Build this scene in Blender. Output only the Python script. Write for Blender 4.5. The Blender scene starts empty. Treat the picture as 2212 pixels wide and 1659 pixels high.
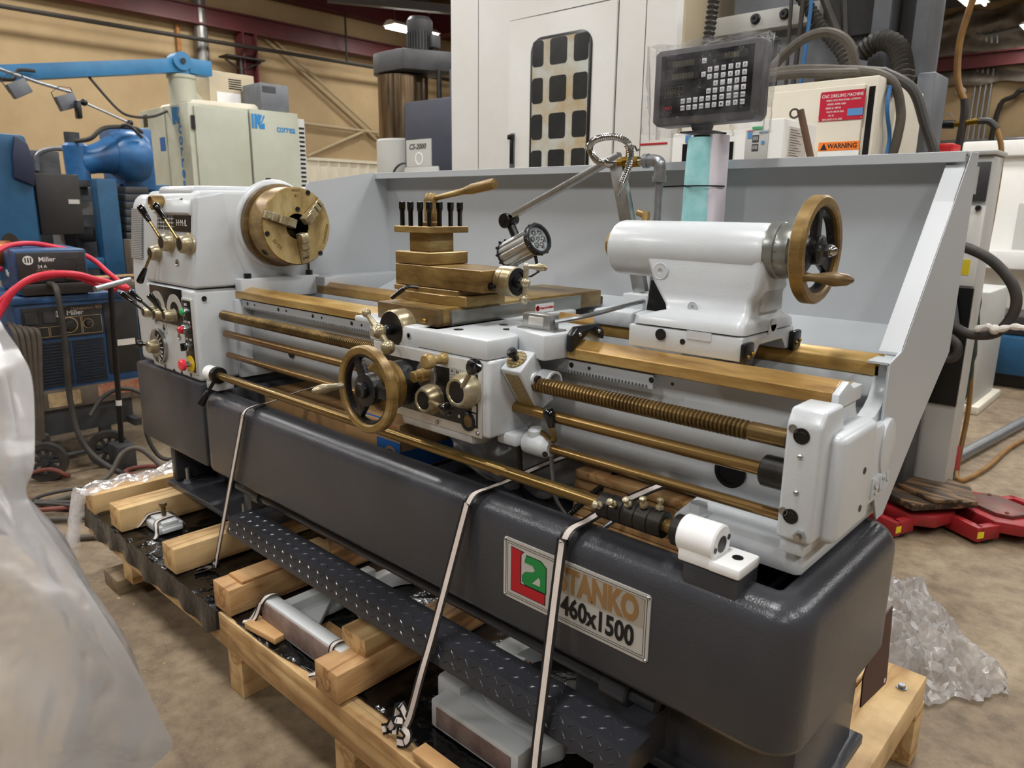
import bpy, bmesh, math, random
from mathutils import Vector, Matrix
random.seed(7)
S = bpy.context.scene
COL = S.collection
PI = math.pi

# ---------------------------------------------------------------- camera
RW = [[0.7332410510774627, 0.6798730478964282, 0.011410510892985093],
      [0.16570143486652664, -0.16238313588107497, -0.9727151441530056],
      [-0.6594699352495094, 0.7151254127252432, -0.23172192079421078]]
cam = bpy.data.objects.new('camera', bpy.data.cameras.new('camera'))
COL.objects.link(cam)
mw = Matrix.Identity(4)
for i in range(3):
    mw[i][0] = RW[0][i]; mw[i][1] = -RW[1][i]; mw[i][2] = -RW[2][i]
mw.translation = (2.1796, -1.3250, 1.4453)
cam.matrix_world = mw
cam.data.sensor_width = 36.0
cam.data.lens = 1593.5 / 2212 * 36
cam.data.clip_start = .02
cam.data.dof.use_dof = True
cam.data.dof.focus_distance = 1.75
cam.data.dof.aperture_fstop = 7.0
S.camera = cam

# ---------------------------------------------------------------- world, exposure
S.view_settings.view_transform = 'Standard'
S.view_settings.look = 'None'
S.view_settings.gamma = 1
S.view_settings.use_curve_mapping = False
S.view_settings.exposure = 0.5
wd = bpy.data.worlds.new('world'); S.world = wd; wd.use_nodes = True
wd.node_tree.nodes['Background'].inputs[0].default_value = (.75, .78, .85, 1)
wd.node_tree.nodes['Background'].inputs[1].default_value = .03
LAMP_W = 54.0
# ceiling fixtures: x, y, z of the tubes (they run along y)
LIGHTS = [(x, y, 4.9) for x in (-10.4, -6.5, -2.6, 1.3, 5.2) for y in (-4.3, -.9, 2.6, 5.2, 9.2)]

# ---------------------------------------------------------------- helpers
def lin(c):
    return tuple(((v/255)/12.92 if v/255 <= .04045 else ((v/255+.055)/1.055)**2.4) for v in c) + (1,)

MATS = {}
def mat(name, col, rough=.5, metal=0, col2=None, sc=6, lo=.35, hi=.65, bump=0, bsc=80, stretch=None,
        emit=0, coat=0, alpha=1, spec=.5, col3=None, trans=0, det=6):
    m = bpy.data.materials.new(name); m.use_nodes = True
    nt = m.node_tree; N = nt.nodes; L = nt.links; b = N['Principled BSDF']
    b.inputs['Base Color'].default_value = lin(col)
    b.inputs['Roughness'].default_value = rough
    b.inputs['Metallic'].default_value = metal
    b.inputs['Specular IOR Level'].default_value = spec
    b.inputs['Coat Weight'].default_value = coat
    b.inputs['Coat Roughness'].default_value = .15
    b.inputs['Alpha'].default_value = alpha
    b.inputs['Transmission Weight'].default_value = trans
    if emit:
        b.inputs['Emission Color'].default_value = lin(col); b.inputs['Emission Strength'].default_value = emit
    co = None
    if col2 or bump:
        tc = N.new('ShaderNodeTexCoord'); mp = N.new('ShaderNodeMapping')
        L.new(tc.outputs['Object'], mp.inputs[0]); co = mp.outputs[0]
        if stretch: mp.inputs['Scale'].default_value = stretch
    if col2:
        n = N.new('ShaderNodeTexNoise'); n.inputs['Scale'].default_value = sc; n.inputs['Detail'].default_value = det
        n.inputs['Roughness'].default_value = .65
        L.new(co, n.inputs['Vector'])
        r = N.new('ShaderNodeValToRGB'); L.new(n.outputs[0], r.inputs[0])
        r.color_ramp.elements[0].position = lo; r.color_ramp.elements[0].color = lin(col)
        r.color_ramp.elements[1].position = hi; r.color_ramp.elements[1].color = lin(col2)
        if col3:
            e = r.color_ramp.elements.new(min(.98, hi+.14)); e.color = lin(col3)
        L.new(r.outputs[0], b.inputs['Base Color'])
    if bump:
        n2 = N.new('ShaderNodeTexNoise'); n2.inputs['Scale'].default_value = bsc; n2.inputs['Detail'].default_value = 3
        L.new(co, n2.inputs['Vector'])
        bp = N.new('ShaderNodeBump'); bp.inputs['Strength'].default_value = bump; bp.inputs['Distance'].default_value = .004
        L.new(n2.outputs[0], bp.inputs['Height']); L.new(bp.outputs[0], b.inputs['Normal'])
    MATS[name] = m
    return m

def film(name, tint, opac, rough=.18, milk=.5, bump=.3, bsc=14, gloss=1):
    """thin plastic film: see-through share, milky scatter share and a glossy coat"""
    m = bpy.data.materials.new(name); m.use_nodes = True
    nt = m.node_tree; N = nt.nodes; L = nt.links; N.clear()
    out = N.new('ShaderNodeOutputMaterial'); tr = N.new('ShaderNodeBsdfTransparent')
    df = N.new('ShaderNodeBsdfDiffuse'); tl = N.new('ShaderNodeBsdfTranslucent'); gl = N.new('ShaderNodeBsdfGlossy')
    tr.inputs[0].default_value = (.97, .97, .97, 1)
    for s_ in (df, tl): s_.inputs[0].default_value = lin(tint)
    gl.inputs['Roughness'].default_value = rough; gl.inputs[0].default_value = (.9, .9, .9, 1)
    m1 = N.new('ShaderNodeMixShader'); m1.inputs[0].default_value = milk; L.new(df.outputs[0], m1.inputs[1]); L.new(tl.outputs[0], m1.inputs[2])
    m2 = N.new('ShaderNodeMixShader'); L.new(tr.outputs[0], m2.inputs[1]); L.new(m1.outputs[0], m2.inputs[2])
    tc = N.new('ShaderNodeTexCoord'); no = N.new('ShaderNodeTexNoise'); no.inputs['Scale'].default_value = bsc; no.inputs['Detail'].default_value = 4
    L.new(tc.outputs['Object'], no.inputs['Vector'])
    mr = N.new('ShaderNodeMapRange'); mr.inputs[1].default_value = .35; mr.inputs[2].default_value = .7
    mr.inputs[3].default_value = max(0, opac-.1); mr.inputs[4].default_value = min(1, opac+.1)
    L.new(no.outputs[0], mr.inputs[0]); L.new(mr.outputs[0], m2.inputs[0])
    fr = N.new('ShaderNodeFresnel'); fr.inputs[0].default_value = 1.5
    bp = N.new('ShaderNodeBump'); bp.inputs['Strength'].default_value = bump; bp.inputs['Distance'].default_value = .02
    L.new(no.outputs[0], bp.inputs['Height']); L.new(bp.outputs[0], gl.inputs['Normal']); L.new(bp.outputs[0], fr.inputs['Normal'])
    gm = N.new('ShaderNodeMath'); gm.operation = 'MULTIPLY'; gm.inputs[1].default_value = gloss; L.new(fr.outputs[0], gm.inputs[0])
    m3 = N.new('ShaderNodeMixShader'); L.new(gm.outputs[0], m3.inputs[0]); L.new(m2.outputs[0], m3.inputs[1]); L.new(gl.outputs[0], m3.inputs[2])
    L.new(m3.outputs[0], out.inputs[0])
    MATS[name] = m
    return m

def gridmat(name, bg, line, w, h, mortar=.08, rough=.4, axes='XZ'):
    """printed chart: cells and rules"""
    m = mat(name, bg, rough); nt = m.node_tree; N = nt.nodes; L = nt.links
    tc = N.new('ShaderNodeTexCoord'); sp = N.new('ShaderNodeSeparateXYZ'); cb = N.new('ShaderNodeCombineXYZ')
    L.new(tc.outputs['Object'], sp.inputs[0]); L.new(sp.outputs[axes[0]], cb.inputs[0]); L.new(sp.outputs[axes[1]], cb.inputs[1])
    br = N.new('ShaderNodeTexBrick'); br.offset = 0; br.inputs['Scale'].default_value = 1
    br.inputs['Brick Width'].default_value = w; br.inputs['Row Height'].default_value = h
    br.inputs['Mortar Size'].default_value = mortar*min(w, h); br.inputs['Mortar Smooth'].default_value = 0
    br.inputs['Color1'].default_value = lin(bg); br.inputs['Color2'].default_value = lin(tuple(min(255, v+14) for v in bg)); br.inputs['Mortar'].default_value = lin(line)
    L.new(cb.outputs[0], br.inputs['Vector']); L.new(br.outputs[0], N['Principled BSDF'].inputs['Base Color'])
    return m

def V(*a): return Vector(a)
def frame(d, up=(0, 0, 1)):
    d = Vector(d).normalized(); u = Vector(up)
    if abs(d.dot(u)) > .98: u = Vector((0, 1, 0)) if abs(d.y) < .9 else Vector((1, 0, 0))
    x = u.cross(d).normalized(); y = d.cross(x)
    return x, y, d

class B:
    """collects shapes into one bmesh, in world coordinates"""
    def __init__(s): s.bm = bmesh.new(); s.mi = 0
    def m(s, i): s.mi = i; return s
    def raw(s, vs, fs, T=None, bev=0, seg=2, ang=30):
        t = bmesh.new()
        vv = [t.verts.new(T @ Vector(v) if T is not None else v) for v in vs]
        for f in fs:
            try: t.faces.new([vv[i] for i in f])
            except ValueError: pass
        bmesh.ops.recalc_face_normals(t, faces=t.faces)
        if bev:
            es = [e for e in t.edges if len(e.link_faces) == 2 and e.calc_face_angle(0) > math.radians(ang)]
            bmesh.ops.bevel(t, geom=es, offset=bev, segments=seg, profile=.5, affect='EDGES', clamp_overlap=True)
        for f in t.faces: f.material_index = s.mi
        me = bpy.data.meshes.new('tmp'); t.to_mesh(me); t.free()
        s.bm.from_mesh(me); bpy.data.meshes.remove(me)
        return s
    def box(s, x0, x1, y0, y1, z0, z1, bev=0, seg=2, T=None):
        v = [(x, y, z) for x in (x0, x1) for y in (y0, y1) for z in (z0, z1)]
        return s.raw(v, [(0, 1, 3, 2), (4, 6, 7, 5), (0, 4, 5, 1), (2, 3, 7, 6), (0, 2, 6, 4), (1, 5, 7, 3)], T, bev, seg)
    def prism(s, pts, ax, a, b, bev=0, seg=2, T=None, ang=30):
        n = len(pts); v = []
        for t in (a, b):
            for p in pts:
                v.append({'x': (t, p[0], p[1]), 'y': (p[0], t, p[1]), 'z': (p[0], p[1], t)}[ax])
        f = [tuple(range(n)), tuple(range(2*n-1, n-1, -1))] + [(i, (i+1) % n, n+(i+1) % n, n+i) for i in range(n)]
        return s.raw(v, f, T, bev, seg, ang)
    def rev(s, p0, d, prof, n=28, closed=False, a0=0, a1=2*PI, cap=3):
        x, y, d = frame(d); p0 = Vector(p0); full = abs(a1-a0-2*PI) < 1e-6
        k = n if full else n+1; v = []
        for t, r in prof:
            for i in range(k):
                a = a0+(a1-a0)*i/n
                v.append(p0+d*t+(x*math.cos(a)+y*math.sin(a))*r)
        f = []; m_ = len(prof)
        for j in range(m_ if closed else m_-1):
            j2 = (j+1) % m_
            for i in range(n):
                i2 = (i+1) % k
                f.append((j*k+i, j*k+i2, j2*k+i2, j2*k+i))
        if not closed and full:
            if cap & 1 and prof[0][1] > 1e-6 and not (abs(prof[0][0]-prof[1][0]) < 1e-9 and prof[1][1] < prof[0][1]): f.append(tuple(range(k)))
            if cap & 2 and prof[-1][1] > 1e-6 and not (abs(prof[-1][0]-prof[-2][0]) < 1e-9 and prof[-2][1] > prof[-1][1]): f.append(tuple(range((m_-1)*k, m_*k)))
        s.raw(v, f)
        return s
    def cyl(s, p0, p1, r, r1=None, n=20, bev=0):
        p0 = Vector(p0); d = Vector(p1)-p0; h = d.length; r1 = r if r1 is None else r1
        pr = [(0, r), (h, r1)] if not bev else [(0, r-bev), (bev, r), (h-bev, r1), (h, r1-bev)]
        return s.rev(p0, d, pr, n)
    def sph(s, c, r, n=14, k=8, d=(0, 0, 1), sq=1):
        return s.rev(Vector(c), d, [(-r*sq*math.cos(PI*i/k), max(1e-5, r*math.sin(PI*i/k))) for i in range(k+1)], n)
    def tube(s, pts, r, n=8, sm=0, rr=None):
        P = [Vector(p) for p in pts]
        if sm: P = smooth(P, sm)
        k = len(P); v = []; x = None
        for i in range(k):
            d = (P[min(i+1, k-1)]-P[max(i-1, 0)]).normalized()
            if x is None: x = frame(d)[0]
            x = (x-d*x.dot(d)).normalized(); y = d.cross(x)
            q = r if rr is None else rr(i, k)
            for j in range(n):
                a = 2*PI*j/n; v.append(P[i]+(x*math.cos(a)+y*math.sin(a))*q)
        f = [(i*n+j, i*n+(j+1) % n, (i+1)*n+(j+1) % n, (i+1)*n+j) for i in range(k-1) for j in range(n)]
        f += [tuple(range(n)), tuple(range((k-1)*n, k*n))]
        return s.raw(v, f)
    def strip(s, pts, w, th=.0012, side=(1, 0, 0)):
        """flat band along a path, width along side (vector or list)"""
        P = [Vector(p) for p in pts]; k = len(P); v = []
        for i in range(k):
            d = (P[min(i+1, k-1)]-P[max(i-1, 0)]).normalized()
            sd = Vector(side if not isinstance(side, list) else side[i]); sd = (sd-d*sd.dot(d)).normalized(); nn = d.cross(sd)
            for a, c in ((-1, -1), (1, -1), (1, 1), (-1, 1)): v.append(P[i]+sd*w/2*a+nn*th/2*c)
        f = [(i*4+j, i*4+(j+1) % 4, i*4+4+(j+1) % 4, i*4+4+j) for i in range(k-1) for j in range(4)]
        f += [(0, 1, 2, 3), (k*4-4, k*4-3, k*4-2, k*4-1)]
        return s.raw(v, f)
    def loft(s, loops, cap0=True, cap1=True):
        n = len(loops[0]); v = [p for l in loops for p in l]; k = len(loops)
        f = [(i*n+j, i*n+(j+1) % n, (i+1)*n+(j+1) % n, (i+1)*n+j) for i in range(k-1) for j in range(n)]
        if cap0: f.append(tuple(range(n)))
        if cap1: f.append(tuple(range((k-1)*n, k*n)))
        return s.raw(v, f)
    def sheet(s, fn, nu, nv):
        v = [fn(i/nu, j/nv) for i in range(nu+1) for j in range(nv+1)]
        f = [(i*(nv+1)+j, (i+1)*(nv+1)+j, (i+1)*(nv+1)+j+1, i*(nv+1)+j+1) for i in range(nu) for j in range(nv)]
        return s.raw(v, f)

def smooth(P, n):
    """Catmull-Rom through the points, n steps a span"""
    out = []; k = len(P)
    for i in range(k-1):
        a, b, c, d = P[max(i-1, 0)], P[i], P[i+1], P[min(i+2, k-1)]
        for j in range(n):
            t = j/n
            out.append(.5*((2*b)+(c-a)*t+(2*a-5*b+4*c-d)*t*t+(3*b-a-3*c+d)*t**3))
    out.append(P[-1]); return out
def rrect(cx, cy, w, h, r, n=6):
    """rounded rectangle outline"""
    o = []
    for sx, sy, a in ((1, 1, 0), (-1, 1, PI/2), (-1, -1, PI), (1, -1, 1.5*PI)):
        for i in range(n+1):
            t = a+PI/2*i/n; o.append((cx+sx*(w/2-r)+r*math.cos(t), cy+sy*(h/2-r)+r*math.sin(t)))
    return o

ORG = {}
def props(o, label=None, cat=None, group=None, kind=None):
    for k_, v_ in (('label', label), ('category', cat), ('group', group), ('kind', kind)):
        if v_: o[k_] = v_
    return o
def thing(name, label, cat, loc=(0, 0, 0), group=None, kind=None):
    o = bpy.data.objects.new(name, None); o.empty_display_size = .05; COL.objects.link(o)
    o.location = loc; ORG[o.name] = Vector(loc)
    return props(o, label, cat, group, kind)
def obj(name, b, mats, parent=None, label=None, cat=None, group=None, kind=None, ang=34):
    if not isinstance(mats, (list, tuple)): mats = [mats]
    me = bpy.data.meshes.new(name)
    if parent is not None: org = ORG[parent.name]
    else:
        vs = [v.co for v in b.bm.verts]
        lo = [min(v[i] for v in vs) for i in range(3)]; hi = [max(v[i] for v in vs) for i in range(3)]
        org = Vector(((lo[0]+hi[0])/2, (lo[1]+hi[1])/2, lo[2]))
    bmesh.ops.translate(b.bm, verts=b.bm.verts, vec=-org)
    b.bm.to_mesh(me); b.bm.free()
    for m_ in mats: me.materials.append(MATS[m_] if isinstance(m_, str) else m_)
    me.polygons.foreach_set('use_smooth', [True]*len(me.polygons))
    me.set_sharp_from_angle(angle=math.radians(ang))
    o = bpy.data.objects.new(name, me); COL.objects.link(o)
    if parent is not None: o.parent = parent
    else: o.location = org
    ORG[o.name] = org
    return props(o, label, cat, group, kind)
def dup(o, off, parent=None):
    """copy of a part (shared mesh) shifted by off"""
    c = o.copy(); COL.objects.link(c); c.parent = parent if parent is not None else o.parent
    c.location = o.location+Vector(off); ORG[c.name] = ORG[o.name]+Vector(off)
    return c
def copy_thing(root, off, label=None, rotz=0):
    r = root.copy(); COL.objects.link(r); r.location = root.location+Vector(off); r.rotation_euler[2] += rotz
    ORG[r.name] = ORG[root.name]+Vector(off)
    if label: r['label'] = label
    for ch in list(root.children):
        c = ch.copy(); COL.objects.link(c); c.parent = r
        for g in list(ch.children):
            d = g.copy(); COL.objects.link(d); d.parent = c
    return r

TXT = []
def text(s, size, o, xd, yd, m_, parent, name='lettering', al='CENTER', bold=0, ex=.0004, shear=0, sx=1):
    TXT.append((s, size, Vector(o), Vector(xd).normalized(), Vector(yd).normalized(), m_, parent, name, al, bold, ex, shear, sx))
def flush_text():
    tmp = []
    for s, size, o, xd, yd, m_, parent, name, al, bold, ex, shear, sx in TXT:
        cu = bpy.data.curves.new('t', 'FONT'); cu.body = s; cu.size = size; cu.align_x = al; cu.align_y = 'CENTER'
        cu.offset = bold*size; cu.extrude = ex; cu.shear = shear; cu.resolution_u = 3
        t = bpy.data.objects.new('t', cu); COL.objects.link(t); tmp.append(t)
    dg = bpy.context.evaluated_depsgraph_get()
    for t, (s, size, o, xd, yd, m_, parent, name, al, bold, ex, shear, sx) in zip(tmp, TXT):
        me = bpy.data.meshes.new_from_object(t.evaluated_get(dg)); me.name = name
        n = xd.cross(yd); M_ = Matrix(((xd.x*sx, yd.x, n.x, o.x), (xd.y*sx, yd.y, n.y, o.y), (xd.z*sx, yd.z, n.z, o.z), (0, 0, 0, 1)))
        me.transform(Matrix.Translation(-ORG[parent.name]) @ M_)
        me.materials.clear(); me.materials.append(MATS[m_])
        ob = bpy.data.objects.new(name, me); COL.objects.link(ob); ob.parent = parent; ORG[ob.name] = ORG[parent.name]
    for t in tmp: bpy.data.objects.remove(t)

# ---------------------------------------------------------------- materials
mat('paint', (208, 212, 215), .3, col2=(197, 201, 205), sc=3, bump=.07, bsc=240, coat=.15)
mat('sheetgrey', (184, 188, 192), .36, bump=.04, bsc=260)
mat('white', (238, 238, 238), .45)
mat('nylon', (246, 246, 246), .5)
mat('graphite', (66, 67, 72), .25, col2=(58, 59, 64), sc=2, bump=.16, bsc=260, coat=0, spec=.45)
mat('dark_steel', (58, 56, 53), .38, .7, col2=(40, 38, 36), sc=20)
mat('black', (16, 16, 18), .3)
mat('black_gloss', (10, 10, 11), .12, coat=.6)
mat('black_cast', (24, 24, 26), .35, bump=.5, bsc=120)
mat('oiled', (88, 64, 32), .36, .3, col2=(148, 120, 68), col3=(178, 156, 106), sc=6, lo=.3, hi=.56, stretch=(1, 1, 3.5), bump=.05, bsc=30)
mat('oiled_dark', (68, 52, 32), .36, .3, col2=(112, 90, 56), col3=(136, 116, 82), sc=8, lo=.3, hi=.56, stretch=(1, 1, 3), bump=.05, bsc=30)
mat('oiled_rail', (112, 76, 38), .33, .35, col2=(178, 142, 80), col3=(204, 176, 116), sc=6, lo=.3, hi=.52, stretch=(.45, 3, 3))
mat('brass_pale', (138, 120, 84), .3, .55, col2=(176, 164, 134), col3=(196, 190, 174), sc=14, lo=.3, hi=.52)
mat('chuck_face', (134, 108, 62), .34, .3, col2=(182, 158, 106), col3=(200, 184, 142), sc=7, lo=.28, hi=.55, stretch=(1, 2.6, 1))
mat('screw_brass', (96, 78, 48), .3, .8, col2=(142, 118, 76), sc=9)
mat('rod_brass', (108, 86, 48), .26, .8, col2=(152, 126, 74), sc=4, stretch=(.4, 3, 3))
mat('rod_red', (106, 72, 48), .28, .75, col2=(142, 114, 68), sc=3, lo=.25, hi=.5, stretch=(.5, 2, 2))
mat('gold', (150, 118, 42), .25, .9)
mat('chrome', (190, 190, 188), .16, .95)
mat('alu', (178, 178, 176), .32, .85, col2=(160, 160, 158), sc=30)
mat('ground_steel', (150, 152, 148), .3, .7, col2=(120, 112, 92), sc=10, lo=.5, hi=.75)
mat('galv', (150, 153, 156), .35, .8, col2=(170, 172, 176), sc=40)
mat('ink', (14, 14, 15), .5)
mat('ink_white', (226, 226, 222), .5)
mat('ink_red', (178, 18, 32), .45)
mat('ink_green', (22, 132, 62), .45)
mat('ink_gold', (170, 134, 88), .3, .5)
mat('plate', (205, 203, 198), .35, .35)
mat('plate_dull', (176, 168, 156), .4, .3)
mat('engrave', (92, 66, 34), .5)
mat('btn_green', (46, 168, 98), .3, coat=.4)
mat('btn_red', (196, 30, 56), .25, coat=.5)
mat('btn_estop', (236, 52, 72), .35, coat=.3)
mat('estop_yellow', (228, 196, 20), .45)
gridmat('chart', (34, 34, 36), (190, 190, 190), .021, .0125, .12)
gridmat('chart_small', (52, 52, 54), (176, 176, 176), .0085, .0062, .2)
gridmat('chart_gold', (158, 138, 88), (98, 80, 44), .0062, .0048, .12)
mat('foam', (138, 202, 204), .6, col2=(168, 220, 222), sc=18, bump=.3, bsc=40)
mat('foam_pale', (222, 214, 222), .6)
mat('lens', (205, 210, 214), .15, .1, col2=(150, 156, 162), sc=60)
film('wrap', (240, 240, 245), .02, .14, bump=.6, bsc=20, gloss=.35)
film('film_clear', (250, 248, 250), .4, .24, bump=.3, bsc=14, gloss=.6)
film('film_milky', (240, 238, 240), .42, .26, bump=.9, bsc=5, gloss=.8)
mat('screen', (26, 27, 32), .2, coat=.5)
mat('case_grey', (78, 76, 78), .45)
mat('key', (226, 228, 232), .4)
mat('digit_off', (104, 100, 80), .4)
mat('strap_black', (18, 18, 20), .4)
mat('strap_white', (226, 214, 206), .5, col2=(210, 198, 190), sc=20)
mat('strap_inside', (92, 88, 88), .35, col2=(60, 58, 60), sc=8, stretch=(1, .2, 1))
# ---------------------------------------------------------------- room materials
def concrete():
    m = mat('concrete', (140, 122, 98), .6, bump=.25, bsc=60); nt = m.node_tree; N = nt.nodes; L = nt.links
    b = N['Principled BSDF']; tc = N.new('ShaderNodeTexCoord')
    def noise(s, d=8): 
        n = N.new('ShaderNodeTexNoise'); n.inputs['Scale'].default_value = s; n.inputs['Detail'].default_value = d; n.inputs['Roughness'].default_value = .68
        L.new(tc.outputs['Object'], n.inputs['Vector']); return n.outputs[0]
    def ramp(src, stops):
        r = N.new('ShaderNodeValToRGB'); L.new(src, r.inputs[0]); e = r.color_ramp.elements
        e[0].position, e[0].color = stops[0][0], lin(stops[0][1]); e[1].position, e[1].color = stops[-1][0], lin(stops[-1][1])
        for p, c in stops[1:-1]: q = e.new(p); q.color = lin(c)
        return r.outputs[0]
    a = ramp(noise(1.3), [(.3, (108, 92, 72)), (.5, (142, 124, 100)), (.7, (160, 142, 116))])
    c = ramp(noise(14), [(.3, (160, 150, 140)), (.6, (255, 255, 255))])
    mx = N.new('ShaderNodeMix'); mx.data_type = 'RGBA'; mx.blend_type = 'MULTIPLY'; mx.inputs[0].default_value = .75
    L.new(a, mx.inputs[6]); L.new(c, mx.inputs[7])
    st = ramp(noise(.55, 5), [(.56, (255, 255, 255)), (.72, (150, 138, 124))])
    m2 = N.new('ShaderNodeMix'); m2.data_type = 'RGBA'; m2.blend_type = 'MULTIPLY'; m2.inputs[0].default_value = 1
    L.new(mx.outputs[2], m2.inputs[6]); L.new(st, m2.inputs[7])
    sp = ramp(noise(130, 2), [(.69, (0, 0, 0)), (.73, (255, 255, 255))])
    m3 = N.new('ShaderNodeMix'); m3.data_type = 'RGBA'; L.new(sp, m3.inputs[0]); L.new(m2.outputs[2], m3.inputs[6]); m3.inputs[7].default_value = lin((200, 180, 150))
    L.new(m3.outputs[2], b.inputs['Base Color'])
concrete()
mat('cream_wall', (182, 158, 120), .8, col2=(168, 144, 108), sc=.8, bump=.1, bsc=30)
mat('wainscot', (222, 214, 194), .6)
mat('roof_red', (92, 34, 36), .55, col2=(78, 28, 32), sc=2)
mat('roof_sheet', (128, 100, 66), .85, col2=(104, 80, 52), sc=2, stretch=(1, 4, 1))
mat('foil', (150, 140, 128), .4, .35, col2=(98, 90, 80), sc=2.2, bump=.9, bsc=4)
mat('purlin', (96, 94, 96), .5, .3)
mat('pipe_black', (40, 36, 32), .5)
mat('pipe_rust', (170, 116, 60), .6)
mat('duct', (140, 138, 134), .35, .6, col2=(110, 108, 104), sc=6)
mat('cable_tan', (168, 150, 118), .6)
mat('lamp_white', (235, 235, 230), .5)
mat('tube_glow', (255, 250, 240), .5, emit=14)

# ---------------------------------------------------------------- room shell
CE = 5.9
obj('floor', B().box(-12.2, 14.2, -13.7, 18.2, -.1, 0), 'concrete', kind='structure')
wl = obj('wall_left', B().box(-12.2, -12, -13.5, 18.2, 0, CE), 'cream_wall', kind='structure')
obj('wall_back', B().box(-12.2, 14.2, 18, 18.2, 0, CE), 'cream_wall', kind='structure')
obj('wall_right', B().box(14, 14.2, -13.5, 18, 0, CE), 'cream_wall', kind='structure')
obj('wall_front', B().box(-12, 14, -13.7, -13.5, 0, CE), 'cream_wall', kind='structure')
ceil = obj('ceiling', B().box(-12.2, 14.2, -13.7, 18.2, CE, CE+.15), 'roof_sheet', kind='structure')
for k in range(9):
    obj('purlin', B().box(-12, 14, 2.2+k*1.9, 2.28+k*1.9, CE-.22, CE-.005), 'purlin', ceil)
# corrugated lower sheet on the left wall
pts = []; y = 4.0
while y < 14:
    pts += [(y, 0), (y+.16, 0), (y+.18, .03), (y+.22, .03), (y+.24, 0)]; y += .26
b = B(); v = []; f = []
for i, (yy, dd) in enumerate(pts):
    v += [(-11.96+dd, yy, .0), (-11.96+dd, yy, 2.38)]
    if i: f.append((2*i-2, 2*i, 2*i+1, 2*i-1))
b.raw(v, f); b.box(-12, -11.9, 4, 14, 2.38, 2.44)
obj('corrugated_sheet', b, 'wainscot', wl, ang=20)
# steel frame of the hall
def ibeam(name, x, y0, y1, z0, z1, w=.24, ax='y'):
    b = B()
    if ax == 'y':
        b.box(x-w/2, x+w/2, y0, y1, z0, z0+.03); b.box(x-w/2, x+w/2, y0, y1, z1-.03, z1); b.box(x+w/2-.1, x+w/2-.07, y0, y1, z0, z1)
    else:
        b.box(y0, y1, x-w/2, x+w/2, z0, z0+.03); b.box(y0, y1, x-w/2, x+w/2, z1-.03, z1); b.box(y0, y1, x-.015, x+.015, z0, z1)
    return obj(name, b, 'roof_red', kind='structure')
ibeam('trim_1', -11.75, -6, 17.9, 4.58, 4.9)
ibeam('trim_2', -11.75, -6, 17.9, 5.3, 5.8)
ibeam('trim_3', -8.6, -6, 17.9, 5.25, 5.75)
ibeam('trim_4', 17.7, -11.6, 13.9, 4.45, 4.75, ax='x')
ibeam('trim_5', 10.5, -11.5, 13.9, 5.1, 5.65, ax='x')
b = B(); b.box(-11.9, -11.6, 6.12, 6.15, 0, 4.58); b.box(-11.9, -11.6, 6.38, 6.41, 0, 4.58); b.box(-11.78, -11.74, 6.15, 6.38, 0, 4.58)
obj('trim_6', b, 'roof_red', kind='structure')
b = B(); b.box(-3.2, -2.95, 17.5, 17.8, 0, 5.2); obj('trim_7', b, 'roof_red', kind='structure')
# foil insulation hanging on the back wall under the roof
def fo(u, w_):
    x = -8+u*14; z = 4.15+w_*1.5
    return (x, 17.86+.05*math.sin(x*5+3*math.sin(z*4))+.05*math.sin(z*11+x*2), z+.03*math.sin(x*7))
obj('insulation', B().sheet(fo, 120, 24), 'foil', label='crinkled silver insulation hanging under the roof along the back wall', cat='insulation')
# wall pipes and braces
def pipe(name, p, r, m_, label, cat='pipe', n=8, sm=0, group=None):
    return obj(name, B().tube(p, r, n, sm), m_, label=label, cat=cat, group=group)
pipe('sprinkler_pipe', [(-11.5, -5, 4.24), (-11.5, 4, 4.28), (-11.5, 9, 4.34), (-11.5, 17, 4.4)], .035, 'pipe_black', 'long black sprinkler pipe running along the cream wall under the red beam')
pipe('conduit', [(-11.93, 5.06, .0), (-11.93, 5.06, 4.56)], .04, 'pipe_rust', 'rusty orange upright pipe on cream wall beside silver duct')
b = B(); b.tube([(-11.8, 5.42, 5.2), (-11.8, 5.42, 3.62)], .12, 16); b.tube([(-11.8, 5.42, 3.66), (-11.8, 5.42, 3.5), (-11.75, 5.55, 3.3)], .085, 14, 4); b.tube([(-11.75, 5.55, 3.32), (-11.6, 6.0, 2.95), (-11.5, 6.5, 2.8)], .07, 12, 3)
b.tube([(-11.8, 5.42, 3.68), (-11.8, 5.42, 3.6)], .135, 16)
obj('vent_duct', b, 'duct', label='round silver vent duct with an elbow on the cream wall', cat='duct')
b = B(); b.box(-11.85, -11.5, 5.75, 6.5, 4.1, 4.13); b.tube([(-11.6, 6.05, 4.1), (-11.6, 6.05, 3.2)], .03, 8); b.tube([(-11.6, 5.75, 4.05), (-11.6, 6.05, 3.9), (-11.6, 6.45, 4.08)], .02, 6)
obj('wall_bracket', b, 'pipe_black', label='dark metal bracket hanging by the red column on the cream wall', cat='bracket')
pipe('wall_brace', [(-11.9, 6.75, 4.6), (-11.9, 9.6, 2.75)], .03, 'cable_tan', 'long diagonal brace rod running down the cream wall', 'brace')
pipe('wall_brace', [(-11.9, 6.95, 4.6), (-11.9, 9.8, 2.75)], .025, 'cable_tan', 'thinner diagonal brace rod just behind the longer one on the cream wall', 'brace')
pipe('wall_brace', [(-11.9, 9.0, 3.05), (-11.9, 7.55, 2.45)], .035, 'cable_tan', 'short brace rising from the corrugated sheet to the wall rail', 'brace')
pipe('wall_rail', [(-11.9, 7.5, 3.1), (-11.9, 9.9, 3.05)], .035, 'cable_tan', 'short horizontal rail crossing the braces on the cream wall', 'rail')
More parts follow.
